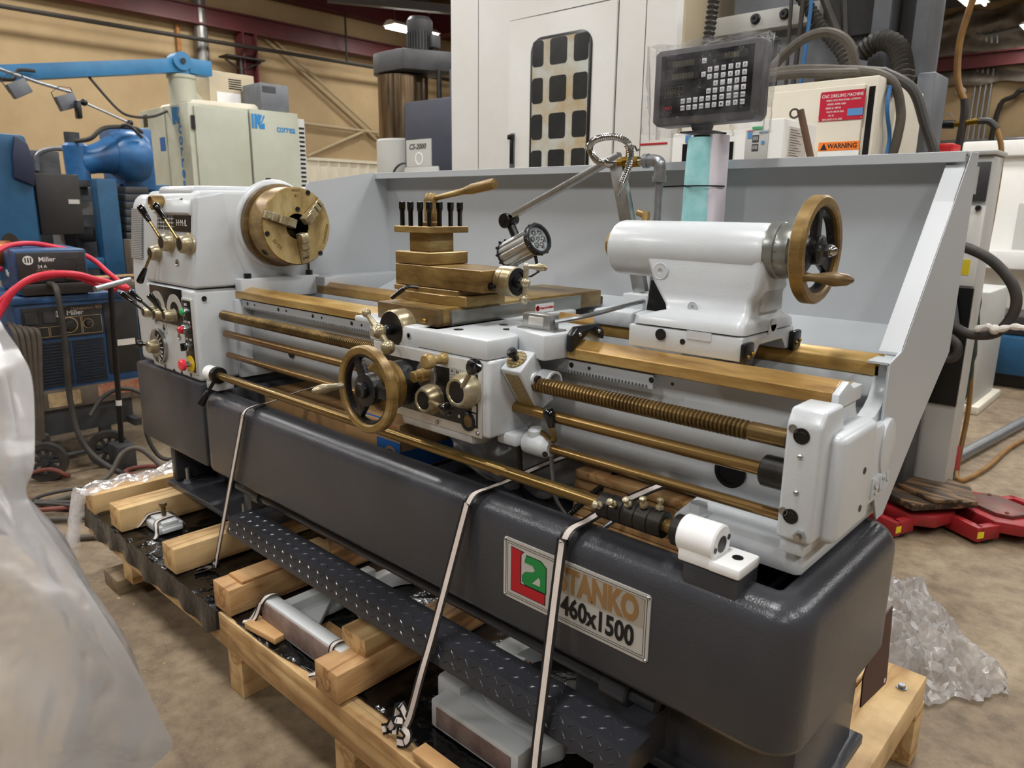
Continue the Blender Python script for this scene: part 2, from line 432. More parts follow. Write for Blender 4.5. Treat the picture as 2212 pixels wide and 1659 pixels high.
pipe('hanger_rod', [(-11.5, 8.35, 4.36), (-11.5, 8.35, 5.3)], .02, 'pipe_black', 'thin hanger rod holding the black pipe left of the drill column', 'rod')
pipe('hanger_rod', [(-11.5, 10.85, 4.36), (-11.5, 10.85, 5.3)], .02, 'pipe_black', 'thin hanger rod holding the black pipe next to the white enclosure', 'rod')
b = B(); b.box(-9.7, -9.55, 7.0, 10.5, 5.1, 5.25, T=Matrix.Translation((-9.6, 8.7, 5.2)) @ Matrix.Rotation(-.5, 4, 'Z') @ Matrix.Translation((9.6, -8.7, -5.2)))
obj('roof_strut', b, 'purlin', label='grey slanted roof strut between the red beams', cat='strut')
# back wall furniture on the right
for k in range(4):
    x = -2.05+.1*k
    pipe('conduit', [(x, 17.9, 0), (x, 17.9, 4.8), (x+.1, 17.8, 5.1), (x+2.5, 17.8, 5.35)], .025, 'galv', 'thin grey conduit, %s of four in the bundle on the back wall' % ('first from the left', 'second from the left', 'third from the left', 'rightmost')[k], 'conduit', sm=4, group='conduits on the back wall')
pipe('pipe', [(-1.6, 17.85, 0), (-1.58, 17.85, 3.3), (-1.3, 17.85, 3.85), (-.6, 17.85, 3.98), (4, 17.85, 4.0)], .05, 'pipe_black', 'dark pipe bending along the back wall beside the conduit bundle', sm=6)
pipe('wall_rail', [(-3.2, 17.9, 3.0), (5, 17.9, 3.0)], .035, 'galv', 'long thin grey rail across the back wall', 'rail')
b = B(); b.rev((-2.32, 17.95, 4.05), (0, -1, 0), [(0, .1), (.08, .1), (.16, .05), (.16, 0)], 16); obj('wall_bell', b, 'white', label='small round white alarm bell on the back wall', cat='bell')

# ceiling fixtures
def fixture(x, y, z, label, k=1):
    t = thing('ceiling_light', label, 'light', (x, y, z), 'ceiling strip lights')
    b = B(); b.prism([(x-.2, z+.06), (x-.07, z+.14), (x+.07, z+.14), (x+.2, z+.06), (x+.19, z+.05), (x-.19, z+.05)], 'y', y-.6, y+.6)
    obj('housing', b, 'lamp_white', t)
    for dx in (-.12, .12): obj('tube', B().cyl((x+dx, y-.58, z+.02), (x+dx, y+.58, z+.02), .022, n=10), 'tube_glow', t)
    for dy in (-.45, .45): obj('hanger_wire', B().cyl((x, y+dy, z+.14), (x, y+dy, CE), .004, n=5), 'galv', t)
    la = bpy.data.lights.new('strip_lamp', 'AREA'); la.shape = 'RECTANGLE'; la.size = .36; la.size_y = 1.18; la.energy = LAMP_W*(.5 if x < -10 else 1)*k; la.color = (.985, .985, .972)
    lo = bpy.data.objects.new('strip_lamp', la); COL.objects.link(lo); lo.parent = t; lo.location = (0, 0, -.02)
    return t
seen = {(-10.4, 9.2): 'glowing strip light hanging by the red beam above the drill column'}
for (x, y, z) in LIGHTS:
    fixture(x, y, z, seen.get((x, y), 'white strip light hanging from the roof above the picture'))
fixture(-1.5, 14.1, 5.0, 'glowing strip light at the top edge above the yellow hose', .3)
fixture(-.95, 17.0, 4.9, 'glowing strip light cut by the right edge under the roof', .2)
# ================================================================ the lathe
ZC = 1.38
lathe = thing('lathe', 'large white and grey engine lathe with oiled golden slides, strapped to the pallet', 'lathe', (.6, 0, .35))
def part(name, b, m_, parent=None, label=None, ang=34, kind=None): return obj(name, b, m_, parent or lathe, label, ang=ang, kind=kind)

# ---- base: stands, panel, chip pan
b = B(); b.box(-.645, -.118, -.312, .24, .60, .884, .012); part('headstock_stand_panel', b, 'graphite')
b = B()
b.box(-.71, -.05, -.215, .2, .352, .376, .004)           # foot flange
b.box(-.69, -.06, -.06, .18, .376, .602)                  # recessed body
b.box(-.70, -.655, -.20, .18, .376, .602, .012)           # left rib
b.box(-.10, -.05, -.205, .18, .376, .602, .006)
st = part('stand', b, 'graphite')
b = B(); b.box(1.30, 1.80, -.16, .16, .352, .612, .02); b.box(1.28, 1.82, -.19, .17, .352, .376, .004); part('stand', b, 'graphite')
def bolt(p, r=.011, h=.045, parent=None, m_='dark_steel', name='bolt'):
    b = B(); x, y, z = p; b.cyl((x, y, z), (x, y, z+.003), r*2.2, n=16); b.cyl((x, y, z+.003), (x, y, z+.013), r*1.5, n=6); b.cyl((x, y, z+.013), (x, y, z+h), r*.75, n=12)
    return part(name, b, m_, parent)
bolt((-.62, -.17, .376), parent=st, m_='galv', h=.06); bolt((-.13, -.19, .376), parent=st, m_='galv', h=.06)
# chip pan, lofted rounded tray
def pan_loop(ins, z, x0=-.118, x1=1.842, y0=-.322, y1=.175, r=.065):
    w, h = x1-x0-2*ins, y1-y0-2*ins
    return [(px_, py_, z) for px_, py_ in rrect((x0+x1)/2, (y0+y1)/2, w, h, max(.012, r-ins), 8)]
lo = [(0.012, .605), (.004, .608), (0, .618), (0, .82)]
lo += [(.045*(1-math.cos(a)), .82+.045*math.sin(a)) for a in [PI/2*i/6 for i in range(1, 7)]]
lo += [(.058, .866), (.064, .862), (.07, .852), (.078, .76), (.09, .745), (.12, .74)]
b = B(); b.loft([pan_loop(i_, z_) for i_, z_ in lo]); part('chip_pan', b, 'graphite', ang=50)
# raised pads on the pan
b = B(); b.box(1.632, 1.732, -.312, -.24, .84, .887, .006); part('bracket_pad', b, 'graphite')
# foot brake bar and treadle
b = B(); b.cyl((-.06, -.235, .535), (1.56, -.235, .53), .017, n=14); b.cyl((1.44, -.235, .53), (1.505, -.235, .53), .03, n=18, bev=.004)
b.cyl((.06, -.235, .535), (.1, -.235, .535), .026, n=16)
bar = part('brake_shaft', b, 'graphite')
b = B(); b.box(1.51, 1.565, -.37, -.2, .42, .515, .006)
part('treadle_arm', b, 'graphite', bar)
b = B(); b.box(.15, .19, -.31, -.22, .49, .525, .004); part('treadle_arm', b, 'graphite', bar)
# treadle of checker plate: bent strip with raised lugs
TY0, TZ0 = -.415, .505
def tre(u, w_):       # u along x, w across (0 front drop .. 1 back)
    x = .145+u*1.445
    prof = [(-.388, .484), (-.368, .527), (-.300, .53)]
    t = w_*2
    a, c = (prof[0], prof[1]) if t <= 1 else (prof[1], prof[2]); t = t if t <= 1 else t-1
    return Vector((x, a[0]+(c[0]-a[0])*t, a[1]+(c[1]-a[1])*t-.006*u))
v = []; f = []
b = B()
b.loft([[tre(u, 0)-V(0, 0, .004), tre(u, 0), tre(u, .5), tre(u, 1), tre(u, 1)-V(0, 0, .004), tre(u, .5)-V(0, 0, .005)] for u in (0, 1)])
mat('tread', (56, 57, 63), .28, .25, col2=(48, 49, 54), sc=4, bump=.12, bsc=160, coat=.3)
tr = part('treadle', b, 'tread')
b = B()
for i in range(66):
    for j in range(4):
        u = (i+.5+(.5 if j % 2 else 0))/67; w_ = (.15, .38, .63, .86)[j]
        p = tre(u, w_); q = tre(u, w_+.02); yd = (q-p).normalized(); n = V(1, 0, 0).cross(yd).normalized()
        xd = V(1, 0, 0)
        a = .7 if (i+j) % 2 else -.7
        e1 = xd*math.cos(a)+yd*math.sin(a); e2 = n.cross(e1); L_ = .0095; W_ = .0022
        b.raw([p+e1*L_, p+e2*W_, p-e1*L_, p-e2*W_, p+n*.002+e1*L_*.4, p+n*.002-e1*L_*.4], [(0, 1, 4), (1, 2, 5, 4), (2, 3, 5), (3, 0, 4, 5)])
part('tread_lug', b, 'tread', tr, kind='stuff')

# ---- headstock
b = B()
b.prism([(-.300, 1.186), (-.274, 1.465), (-.255, 1.488), (.2, 1.498), (.235, 1.47), (.25, 1.186)], 'x', -.505, -.13, .012, 3)
b.prism([(-.262, 1.47), (-.262, 1.494), (-.25, 1.503), (.15, 1.508), (.17, 1.49)], 'x', -.42, -.17, .008)
b.rev((-.135, 0, ZC), (1, 0, 0), [(0, .15), (.006, .148), (.012, .142), (.014, .138), (.014, .1)], 48)
b.prism([(-.292, 1.42), (-.277, 1.462), (-.262, 1.462), (-.28, 1.41)], 'x', -.41, -.145, .003)
b.prism([(-.298, 1.19), (-.264, 1.468), (-.18, 1.484), (-.172, 1.40), (-.155, 1.30), (-.125, 1.225), (-.125, 1.19)], 'x', -.134, -.1235, .005, 3)
hs = part('headstock', b, 'paint')
b = B(); b.box(-.505, -.13, -.302, .25, .886, 1.182, .012, 3); gb = part('gearbox', b, 'paint')
b = B(); b.prism([(-.288, .888), (-.292, 1.2), (-.268, 1.45), (-.245, 1.478), (.2, 1.488), (.24, 1.45), (.25, .888)], 'x', -.64, -.508, .022, 4)
ec = part('end_cover', b, 'paint')
b = B(); b.box(-.625, -.535, -.2935, -.289, 1.26, 1.43, T=Matrix.Translation((0, -.29, 1.26)) @ Matrix.Rotation(-.105, 4, 'X') @ Matrix.Translation((0, .29, -1.26))); part('gear_chart', b, 'chart_small', ec)
# speed chart on the sloping face
TS = Matrix.Translation((0, -.30, 1.186)) @ Matrix.Rotation(-.093, 4, 'X') @ Matrix.Translation((0, .30, -1.186))
b = B(); b.box(-.395, -.27, -.303, -.299, 1.362, 1.412, T=TS); ch = part('speed_chart', b, 'chart', hs)
b = B(); b.box(-.265, -.15, -.303, -.299, 1.362, 1.412, T=TS); ch2 = part('range_chart', b, 'black', hs)
text('H·M·/L', .028, TS @ V(-.208, -.3045, 1.388), (1, 0, 0), (0, .09, 1), 'ink_white', ch2, bold=.0)
for k in range(12):
    o = TS @ V(-.384+.0208*(k % 6), -.3045, 1.399-.0125*(k//6)); text('%d' % (16*(k+1)+9*(k % 5)), .007, o, (1, 0, 0), (0, .09, 1), 'ink_white', ch)
def ring_mark(c, parent, r=.009):
    b = B(); b.rev(c, (0, -1, 0), [(0, r), (.003, r), (.004, r*.8), (.001, r*.7), (.001, 0)], 16); part('sight_glass', b, ['chrome'], parent)
ring_mark(TS @ V(-.215, -.30, 1.455), hs, .012); ring_mark(TS @ V(-.245, -.30, 1.262), hs, .012)
ring_mark((-.26, -.302, 1.02), gb, .012); ring_mark((-.44, -.302, 1.05), gb, .007); ring_mark((-.22, -.302, 1.07), gb, .007)
for x, z in ((-.40, .90), (-.33, .895), (-.27, .898), (-.2, .9), (-.47, .91)):
    b = B(); b.rev((x, -.3015, z), (0, -1, 0), [(0, .006), (.002, .006), (.002, .004), (0, .004)], 12); part('socket_screw', b, 'black', gb)
b = B(); b.rev((-.129, -.27, 1.155), (1, 0, 0), [(0, .008), (.003, .008), (.003, .004), (0, 0)], 14); part('socket_screw', b, 'black', gb)
def lever(hub, r, L_, arm, m_arm='rod_brass', flat=True, kr=.0115, parent=hs):
    """hub cylinder out of the face, rod and black tapered knob"""
    hx, hy, hz = hub
    b = B(); b.rev((hx, hy+.004, hz), (0, -1, 0), [(0, r*1.16), (.006, r*1.16), (.008, r*1.05), (L_*.55, r*1.0), (L_*.95, r*.86), (L_, r*.8), (L_, r*.66), (L_-.002, r*.64), (L_-.002, 0)], 26)
    h = part('speed_lever', b, ['brass_pale'], parent)
    b = B(); b.rev((hx, hy-L_+.0045, hz), (0, -1, 0), [(0, r*.62), (.001, r*.62), (.001, 0)], 20); part('hub_disc', b, 'black', h)
    p0 = V(hx, hy-L_*.7, hz); p1 = Vector(arm); d = (p1-p0); ln = d.length; dn = d.normalized(); kl = min(.062, ln*.52)
    b = B(); b.cyl(p0, p0+dn*(ln-kl+.005), .0048, .0042, 10); part('lever_rod', b, m_arm, h)
    b = B(); b.rev(p0+dn*(ln-kl), dn, [(0, .006), (.004, .0075), (kl*.7, kr), (kl*.9, kr), (kl*.97, kr*.75), (kl, 0)], 16); part('lever_knob', b, 'black_gloss', h)
    return h
lever((-.292, -.288, 1.325), .030, .037, (-.372, -.345, 1.44))
lever((-.158, -.288, 1.324), .030, .037, (-.252, -.345, 1.447))
lever((-.392, -.291, 1.286), .026, .033, (-.428, -.35, 1.186))
b = B(); b.rev((-.352, -.28, 1.45), (0, -1, 0), [(0, .024), (.035, .023), (.038, .02), (.032, .018), (.032, 0)], 24); part('feed_knob', b, 'oiled', hs)
# lower levers with the black legend plate
b = B(); b.box(-.464, -.216, -.3055, -.301, 1.056, 1.178, .002); lp = part('feed_plate', b, 'black', gb)
for x, s_ in ((-.40, 'S A'), (-.29, 'I X'), (-.255, 'Y S')):
    text(s_, .02, (x, -.3065, 1.145), (1, 0, 0), (0, 0, 1), 'ink_white', lp)
for x in (-.405, -.27):
    b = B(); b.rev((x, -.306, 1.1), (0, -1, 0), [(0, .06), (.001, .06), (.001, .035), (0, .035)], 24, a0=.1, a1=PI-.1); part('legend_arc', b, 'plate', lp)
for x, z, kx, kz in ((-.445, 1.086, -.548, 1.146), (-.355, 1.087, -.468, 1.158), (-.278, 1.09, -.305, 1.162)):
    lever((x, -.303, z), .019, .042, (kx, -.37, kz), parent=gb, m_arm='dark_steel', kr=.011)
b = B(); b.box(-.39, -.355, -.305, -.3015, 1.02, 1.055); dp = part('direction_plate', b, 'plate', gb)
text('↓', .03, (-.372, -.306, 1.036), (1, 0, 0), (0, 0, 1), 'ink', dp, bold=.01)
# numbered dial
b = B(); b.rev((-.425, -.302, .968), (0, -1, 0), [(0, .062), (.010, .061), (.012, .058), (.016, .036), (.016, .02)], 40)
b.m(1).rev((-.425, -.3145, .968), (0, -1, 0), [(0, .0565), (.0036, .037)], 40, a0=-1.9, a1=1.6)
dl = part('feed_dial', b, ['alu', 'black'], gb)
for k, s_ in enumerate(('S', '1', '2', '3')):
    a = .95-.62*k; p = V(-.425+.047*math.cos(a), -.3185, .968+.047*math.sin(a)); text(s_, .02, p, (math.sin(a), 0, -math.cos(a)), (math.cos(a), 0, math.sin(a)), 'ink_white', dl, bold=.01)
    a2 = a-.31; b = B(); b.box(-.001, .001, -.3185, -.3155, .038, .056, T=Matrix.Translation((-.425, 0, .968)) @ Matrix.Rotation(PI/2-a2, 4, 'Y')); part('dial_rule', b, 'ink_white', dl)
b = B(); b.rev((-.425, -.322, .968), (0, -1, 0), [(-.006, .025), (.02, .021), (.024, .017), (.024, 0)], 24); part('dial_hub', b, 'brass_pale', dl)
b = B(); b.rev((-.440, -.338, .975), (-.45, -1, .1), [(0, .006), (.014, .006), (.016, .013), (.03, .0145), (.036, .01), (.037, 0)], 16); part('dial_knob', b, 'black_gloss', dl)
# push button panel
b = B(); b.box(-.212, -.14, -.308, -.301, .908, 1.155, .003); b.m(1).box(-.205, -.146, -.3095, -.307, .915, 1.148, .002); cp = part('control_panel', b, ['plate', 'black'], gb)
for z, s_ in ((1.135, 'JOG'), (1.078, 'OFF  ON'), (1.022, 'ON   ON')): text(s_, .011, (-.176, -.3105, z), (1, 0, 0), (0, 0, 1), 'ink_white', cp)
def button(x, z, m_, r=.011, h=.016, cap=.004):
    b = B(); b.rev((x, -.309, z), (0, -1, 0), [(0, r*1.25), (h*.7, r*1.25), (h*.75, r*1.1), (h*.7, r)], 20); o = part('push_button', b, 'chrome', cp)
    b = B(); b.rev((x, -.309-h*.6, z), (0, -1, 0), [(0, r), (h*.5, r), (h*.7, r*.6), (h*.72, 0)], 20); part('button_cap', b, m_, o)
button(-.176, 1.112, 'btn_green'); button(-.181, 1.055, 'btn_red', .0125, .024)
b = B(); b.rev((-.178, -.309, .998), (0, -1, 0), [(0, .014), (.01, .014), (.012, .012), (.012, 0)], 20); o = part('selector_switch', b, 'chrome', cp)
b = B(); b.box(-.187, -.183, -.335, -.318, .985, 1.011, .002); b.rev((-.178, -.32, .998), (0, -1, 0), [(0, .011), (.008, .01), (.008, 0)], 16); part('switch_grip', b, 'black', o)
b = B(); b.m(1).rev((-.176, -.3095, .942), (0, -1, 0), [(0, .027), (.002, .027), (.002, 0)], 28); b.m(2).rev((-.176, -.311, .942), (0, -1, 0), [(0, .01), (.02, .01)], 16)
b.m(0).rev((-.176, -.33, .942), (0, -1, 0), [(0, .012), (.002, .019), (.012, .019), (.016, .015), (.0175, 0)], 24); es = part('emergency_stop', b, ['btn_estop', 'estop_yellow', 'chrome'], cp)

# ---- spindle and chuck
b = B(); b.rev((-.12, 0, ZC), (1, 0, 0), [(0, .132), (.002, .135), (.022, .135), (.024, .128), (.028, .105), (.036, .105)], 48); part('backplate', b, 'oiled_dark')
b = B(); b.rev((-.088, 0, ZC), (1, 0, 0), [(0, .112), (0, .1225), (.003, .125), (.012, .125), (.0135, .1235), (.015, .125), (.083, .125), (.088, .121)], 64, cap=1)
b.m(1).rev((-.088, 0, ZC), (1, 0, 0), [(.088, .121), (.088, .041)], 64)
b.m(2).rev((-.088, 0, ZC), (1, 0, 0), [(.088, .041), (0, .041), (0, 0)], 40, cap=0)
ck = part('chuck', b, ['oiled', 'chuck_face', 'black'])
for a in (161, 41, -79):
    T = Matrix.Translation((0, 0, ZC)) @ Matrix.Rotation(math.radians(a), 4, 'X')
    b = B(); w_ = .0135
    b.prism([(-.0, .052), (.036, .052), (.036, .03), (.032, .022), (0, .022)], 'y', -w_, w_, .0015, 1, T=T @ Matrix.Rotation(-PI/2, 4, 'X'))
    for r0, r1, h in ((.05, .078, .026), (.076, .103, .016), (.1, .124, .006)):
        b.prism([(-.002, r0), (h, r0), (h, r1-.004), (h-.004, r1), (-.002, r1)], 'y', -w_, w_, .0012, 1, T=T @ Matrix.Rotation(-PI/2, 4, 'X'))
    for r0 in (.062, .085, .105):
        b.prism([(.0, r0), (.028-.2*(r0-.05), r0), (.028-.2*(r0-.05), r0+.005), (0, r0+.005)], 'y', -w_*.75, w_*.75, T=T @ Matrix.Rotation(-PI/2, 4, 'X'))
    part('jaw', b, 'brass_pale', ck)
    b = B(); b.box(-.002, .0006, .05, .124, -.0155, .0155, T=T); part('jaw_slot', b, 'oiled_dark', ck)
for y, z in ((.045, 1.487), (-.109, 1.358), (.081, 1.291), (.004, 1.434)):
    b = B(); b.rev((-.001, y, z), (1, 0, 0), [(0, .0085), (.0022, .0085), (.0022, .006), (.0014, .005), (.0014, 0)], 16); part('chuck_screw', b, 'black', ck)
b = B(); b.rev((-.05, -.094, ZC-.083), (0, -.75, -.66), [(0, .012), (.0015, .012), (.0015, .008), (0, .007)], 16); part('key_socket', b, 'dark_steel', ck)
for s_, y, z, a, sz in (('U3284', .0, 1.494, 180, .011), ('CE', .002, 1.477, 180, .013), ('SG-10', -.075, 1.325, 135, .016), ('CHANDOX', .105, 1.355, 75, .013)):
    a = math.radians(a); text(s_, sz, (.0006, y, z), (0, math.cos(a), math.sin(a)), (0, -math.sin(a), math.cos(a)), 'engrave', ck, ex=.0002)

# ---- bed
b = B()
# front way housing and front wall (set back), rear way, cross web
b.prism([(-.128, 1.146), (-.064, 1.146), (-.07, 1.11), (-.10, 1.06), (-.105, .955), (-.085, .925), (-.115, .92), (-.135, .96), (-.13, 1.05), (-.122, 1.1)], 'x', -.125, 1.79, .004)
b.prism([(.112, 1.150), (.184, 1.150), (.184, .93), (.15, .93), (.145, 1.08), (.112, 1.11)], 'x', -.125, 1.79, .004)
# right foot
b.prism([(-.215, .87), (-.215, .913), (-.12, .925), (.19, .925), (.19, .87)], 'x', 1.55, 1.79, .012)
bed = part('bed', b, 'paint')
b = B()
ep = [(-.13, 1.13), (-.13, 1.168), (-.064, 1.172), (-.064, 1.15)]
ep += [(.024-.088*math.cos(a), 1.15-.062*math.sin(a)) for a in [PI*i/10 for i in range(1, 10)]]
ep += [(.112, 1.15), (.112, 1.172), (.184, 1.172), (.184, .9), (-.10, .9)]
b.prism(ep, 'x', 1.765, 1.795, .003)
b.m(0).box(1.79, 1.812, -.06, .10, .93, 1.08, .01)
be = part('bed_end', b, 'paint', bed)
b = B(); b.prism([(.085+.04*math.cos(a), 1.03+.055*math.sin(a)) for a in [2*PI*i/16 for i in range(16)]], 'x', 1.80, 1.816, .004); part('cast_boss', b, 'paint', be)
b = B(); b.box(1.795, 1.815, .02, .11, .945, .985, .002); pl = part('cast_plate', b, 'paint', be); text('9125', .04, (1.8165, .065, .965), (0, 1, 0), (0, 0, 1), 'paint', pl, bold=.02, ex=.002)
b = B(); b.rev((1.62, -.137, .99), (0, -1, 0), [(0, .03), (.003, .03), (.003, .024), (0, .024), (-.001, 0)], 24); part('bed_opening', b, 'black', bed)
b = B(); b.rev((.15, -.137, 1.0), (0, -1, 0), [(0, .016), (.002, .016), (.002, .0)], 20); part('bed_plug', b, 'dark_steel', bed)
b = B(); b.box(1.57, 1.61, -.205, -.17, .913, .92, .002); b.cyl((1.59, -.188, .918), (1.59, -.188, .936), .017, n=6); part('foot_bolt', b, 'paint', bed)
# ways
def way(name, prof, x0, x1, m_, parent):
    b = B(); b.prism(prof, 'x', x0, x1, .0015, 1, ang=20); return part(name, b, m_, parent)
way('front_way', [(-.167, 1.150), (-.167, 1.1715), (-.13, 1.186), (-.105, 1.172), (-.064, 1.172), (-.064, 1.146)], -.125, 1.79, 'oiled_rail', bed)
way('rear_way', [(.112, 1.15), (.112, 1.176), (.135, 1.19), (.158, 1.176), (.184, 1.176), (.184, 1.15)], -.08, 1.775, 'oiled_rail', bed)
way('inner_way', [(-.05, 1.12), (-.05, 1.135), (-.02, 1.135), (-.02, 1.12)], .9, 1.75, 'dark_steel', bed)
b = B(); b.prism([(-.168, 1.146), (-.168, 1.170), (-.13, 1.185), (-.105, 1.171), (-.064, 1.171), (-.064, 1.146)], 'x', 1.79, 1.802, .002); part('way_cap', b, 'paint', bed)
b = B(); b.prism([(.11, 1.15), (.11, 1.176), (.135, 1.191), (.158, 1.176), (.186, 1.176), (.186, 1.13), (.11, 1.13)], 'x', 1.775, 1.80, .002); part('way_cap', b, 'paint', bed)
# inner bed floor and gap piece at the headstock
b = B(); b.box(-.125, 1.77, -.064, .112, 1.04, 1.052); part('bed_web', b, 'graphite', bed)
b = B(); b.box(-.128, -.085, -.165, .13, 1.146, 1.212, .004); b.box(-.128, -.1, -.175, .135, .886, 1.146, .004); gp = part('gap_block', b, 'paint', bed)
for y in (-.13, .10):
    b = B(); b.cyl((-.105, y, 1.212), (-.105, y, 1.228), .012, n=16); part('cap_screw', b, 'black', gp)
b = B(); b.cyl((-.105, .10, 1.228), (-.105, .10, 1.262), .002, n=6); part('wire_pin', b, 'dark_steel', gp)
# rack with teeth
x0, x1, p_ = -.095, 1.463, .0078; tp = [(x0, 1.146), (x0, 1.118)]
x = x0+.004
while x < x1-.01:
    tp += [(x, 1.118), (x+.0022, 1.125), (x+.0056, 1.125), (x+.0076, 1.118)]; x += p_
tp += [(x1, 1.118), (x1, 1.146)]
b = B(); v = [(x, y, z) for y in (-.160, -.147) for x, z in tp]; n = len(tp)
fs = [(i, i+1, n+i+1, n+i) for i in range(n-1)]+[(n-1, 0, n, 2*n-1)]
# front and back faces as strips
top = 1.146
for k in range(n-1):
    if tp[k+1][0] > tp[k][0]+1e-6:
        for y in (-.160, -.147):
            a0 = len(v); v += [(tp[k][0], y, tp[k][1]), (tp[k+1][0], y, tp[k+1][1]), (tp[k+1][0], y, top), (tp[k][0], y, top)]; fs.append((a0, a0+1, a0+2, a0+3))
b.raw(v, fs); rk = part('rack', b, 'sheetgrey', bed, 'toothed steel rack under the front way', ang=20)
for k in range(9):
    x = -.06+k*.19
    for dx in (0, .045):
        b = B(); b.rev((x+dx, -.1605, 1.136), (0, -1, 0), [(0, .0055 if dx == 0 else .0035), (.0006, .0055 if dx == 0 else .0035), (.0006, 0)], 12); part('rack_screw', b, 'black', bed)
# ---- lead screw, rods
b = B(); pr = [(0, .0135)]; t = .0
while t < 1.79:
    pr += [(t, .0126), (t+.0018, .0162), (t+.0046, .0162), (t+.0064, .0126)]; t += .0078
pr += [(t+.001, .0135), (t+.004, .0158), (1.86, .0158)]
b.rev((-.11, -.22, 1.099), (1, 0, 0), pr, 18); part('lead_screw', b, 'screw_brass', label='threaded brass-coloured lead screw')
b = B(); b.cyl((-.1, -.22, 1.04), (1.77, -.22, 1.04), .012, n=18); part('feed_rod', b, 'rod_red')
b = B(); b.cyl((-.095, -.22, .971), (1.77, -.22, .971), .0095, n=16); part('switch_rod', b, 'rod_red')
b = B(); b.cyl((1.715, -.22, 1.04), (1.765, -.22, 1.04), .026, n=20, bev=.003); part('rod_collar', b, 'dark_steel')
b = B(); b.cyl((-.05, -.29, .924), (1.64, -.29, .924), .0125, n=20); sr = part('stop_rod', b, 'rod_brass')
b = B(); b.cyl((-.095, -.29, .924), (-.045, -.29, .924), .024, n=24, bev=.003); part('rod_cap', b, 'nylon', sr)
b = B(); b.rev((-.045, -.29, .924), (1, 0, 0), [(0, .019), (.002, .026), (.022, .026), (.024, .016)], 24); part('rod_collar', b, 'dark_steel', sr)
b = B(); b.cyl((-.028, -.305, .91), (-.055, -.335, .845), .006, .005, 10); b.rev((-.042, -.32, .878), (-.32, -.36, -.8), [(0, .006), (.004, .008), (.04, .0115), (.052, .0115), (.056, .006), (.056, 0)], 14); part('clamp_handle', b, 'black', sr)
b = B(); b.box(-.10, -.03, -.30, -.24, .872, .91, .005); part('rod_bracket', b, 'paint', sr)
for k in range(5):
    x = 1.452+.0265*k
    b = B(); b.rev((x, -.29, .924), (1, 0, 0), [(0, .014), (.0, .0225), (.001, .0235), (.0245, .0235), (.0255, .0225), (.0255, .014)], 24); rg = part('stop_ring', b, 'dark_steel', sr)
    d = V(0, -math.cos(math.radians(20+k*18)), math.sin(math.radians(20+k*18)))
    c = V(x+.012, -.29, .924)
    b = B(); b.cyl(c+d*.02, c+d*.036, .004, n=8); b.cyl(c+d*.026, c+d*.031, .0075, n=6); b.rev(c+d*.036, d, [(0, .0045), (.003, .0065), (.007, .0065), (.0095, .003), (.0098, 0)], 10); part('stop_screw', b, 'brass_pale', rg)
b = B(); b.cyl((1.588, -.29, .924), (1.604, -.29, .924), .0105, n=16); b.cyl((1.604, -.29, .924), (1.622, -.29, .924), .027, n=24, bev=.002); part('spring_collar', b, 'dark_steel', sr)
b = B(); b.cyl((1.62, -.29, .924), (1.688, -.29, .924), .032, n=32, bev=.003); b.box(1.625, 1.685, -.318, -.262, .886, .91, .004); b.box(1.68, 1.735, -.32, -.245, .886, .905, .005)
eb = part('rod_end_block', b, 'nylon', sr)
b = B(); b.rev((1.6885, -.29, .924), (1, 0, 0), [(0, .014), (.0006, .014), (.0006, 0)], 20); part('rod_end', b, 'dark_steel', eb)
for dy, dz in ((-.022, -.004), (.022, .006)):
    b = B(); b.rev((1.6885, -.29+dy, .924+dz), (1, 0, 0), [(0, .005), (.0008, .005), (.0008, 0)], 10); part('pin_hole', b, 'black', eb)
b = B(); b.rev((1.712, -.28, .905), (0, 0, 1), [(0, .009), (.001, .009), (.001, 0)], 14); part('pin_hole', b, 'black', eb)
# end bracket
b = B(); b.prism([(-.252, .948), (-.252, 1.135), (-.238, 1.158), (-.17, 1.158), (-.16, 1.12), (-.135, 1.105), (-.135, .948)], 'x', 1.757, 1.812, .006, 3)
b.box(1.76, 1.80, -.24, -.13, .92, .952, .004)
bk = part('end_bracket', b, 'paint')
b = B(); b.box(1.79, 1.835, -.215, -.06, .94, 1.118, .014, 4); part('bracket_cover', b, 'paint', bk)
for x, z, r in ((1.782, 1.118, .011), (1.778, .988, .0105), (1.768, 1.127, .006), (1.766, .993, .006)):
    b = B(); b.rev((x, -.2525, z), (0, -1, 0), [(0, r*1.15), (.001, r*1.15), (.001, r), (-.003, r*.9), (.0005, r*.55), (-.002, r*.5), (-.002, 0)], 18); part('socket_screw', b, 'black' if r > .008 else 'alu', bk)
for z in (1.086, 1.028):
    b = B(); b.sph((1.783, -.2525, z), .0045, 10, 6); part('ball_oiler', b, 'chrome', bk)
b = B(); b.cyl((1.796, -.252, .962), (1.796, -.262, .962), .0085, n=6); b.cyl((1.796, -.262, .962), (1.796, -.268, .962), .005, n=10); part('hex_nut', b, 'chrome', bk)
for y, z in ((-.11, 1.04), (-.11, .975)):
    b = B(); b.rev((1.8355, y, z), (1, 0, 0), [(0, .006), (.0006, .006), (.0006, 0)], 12); part('cover_screw', b, 'dark_steel', bk)
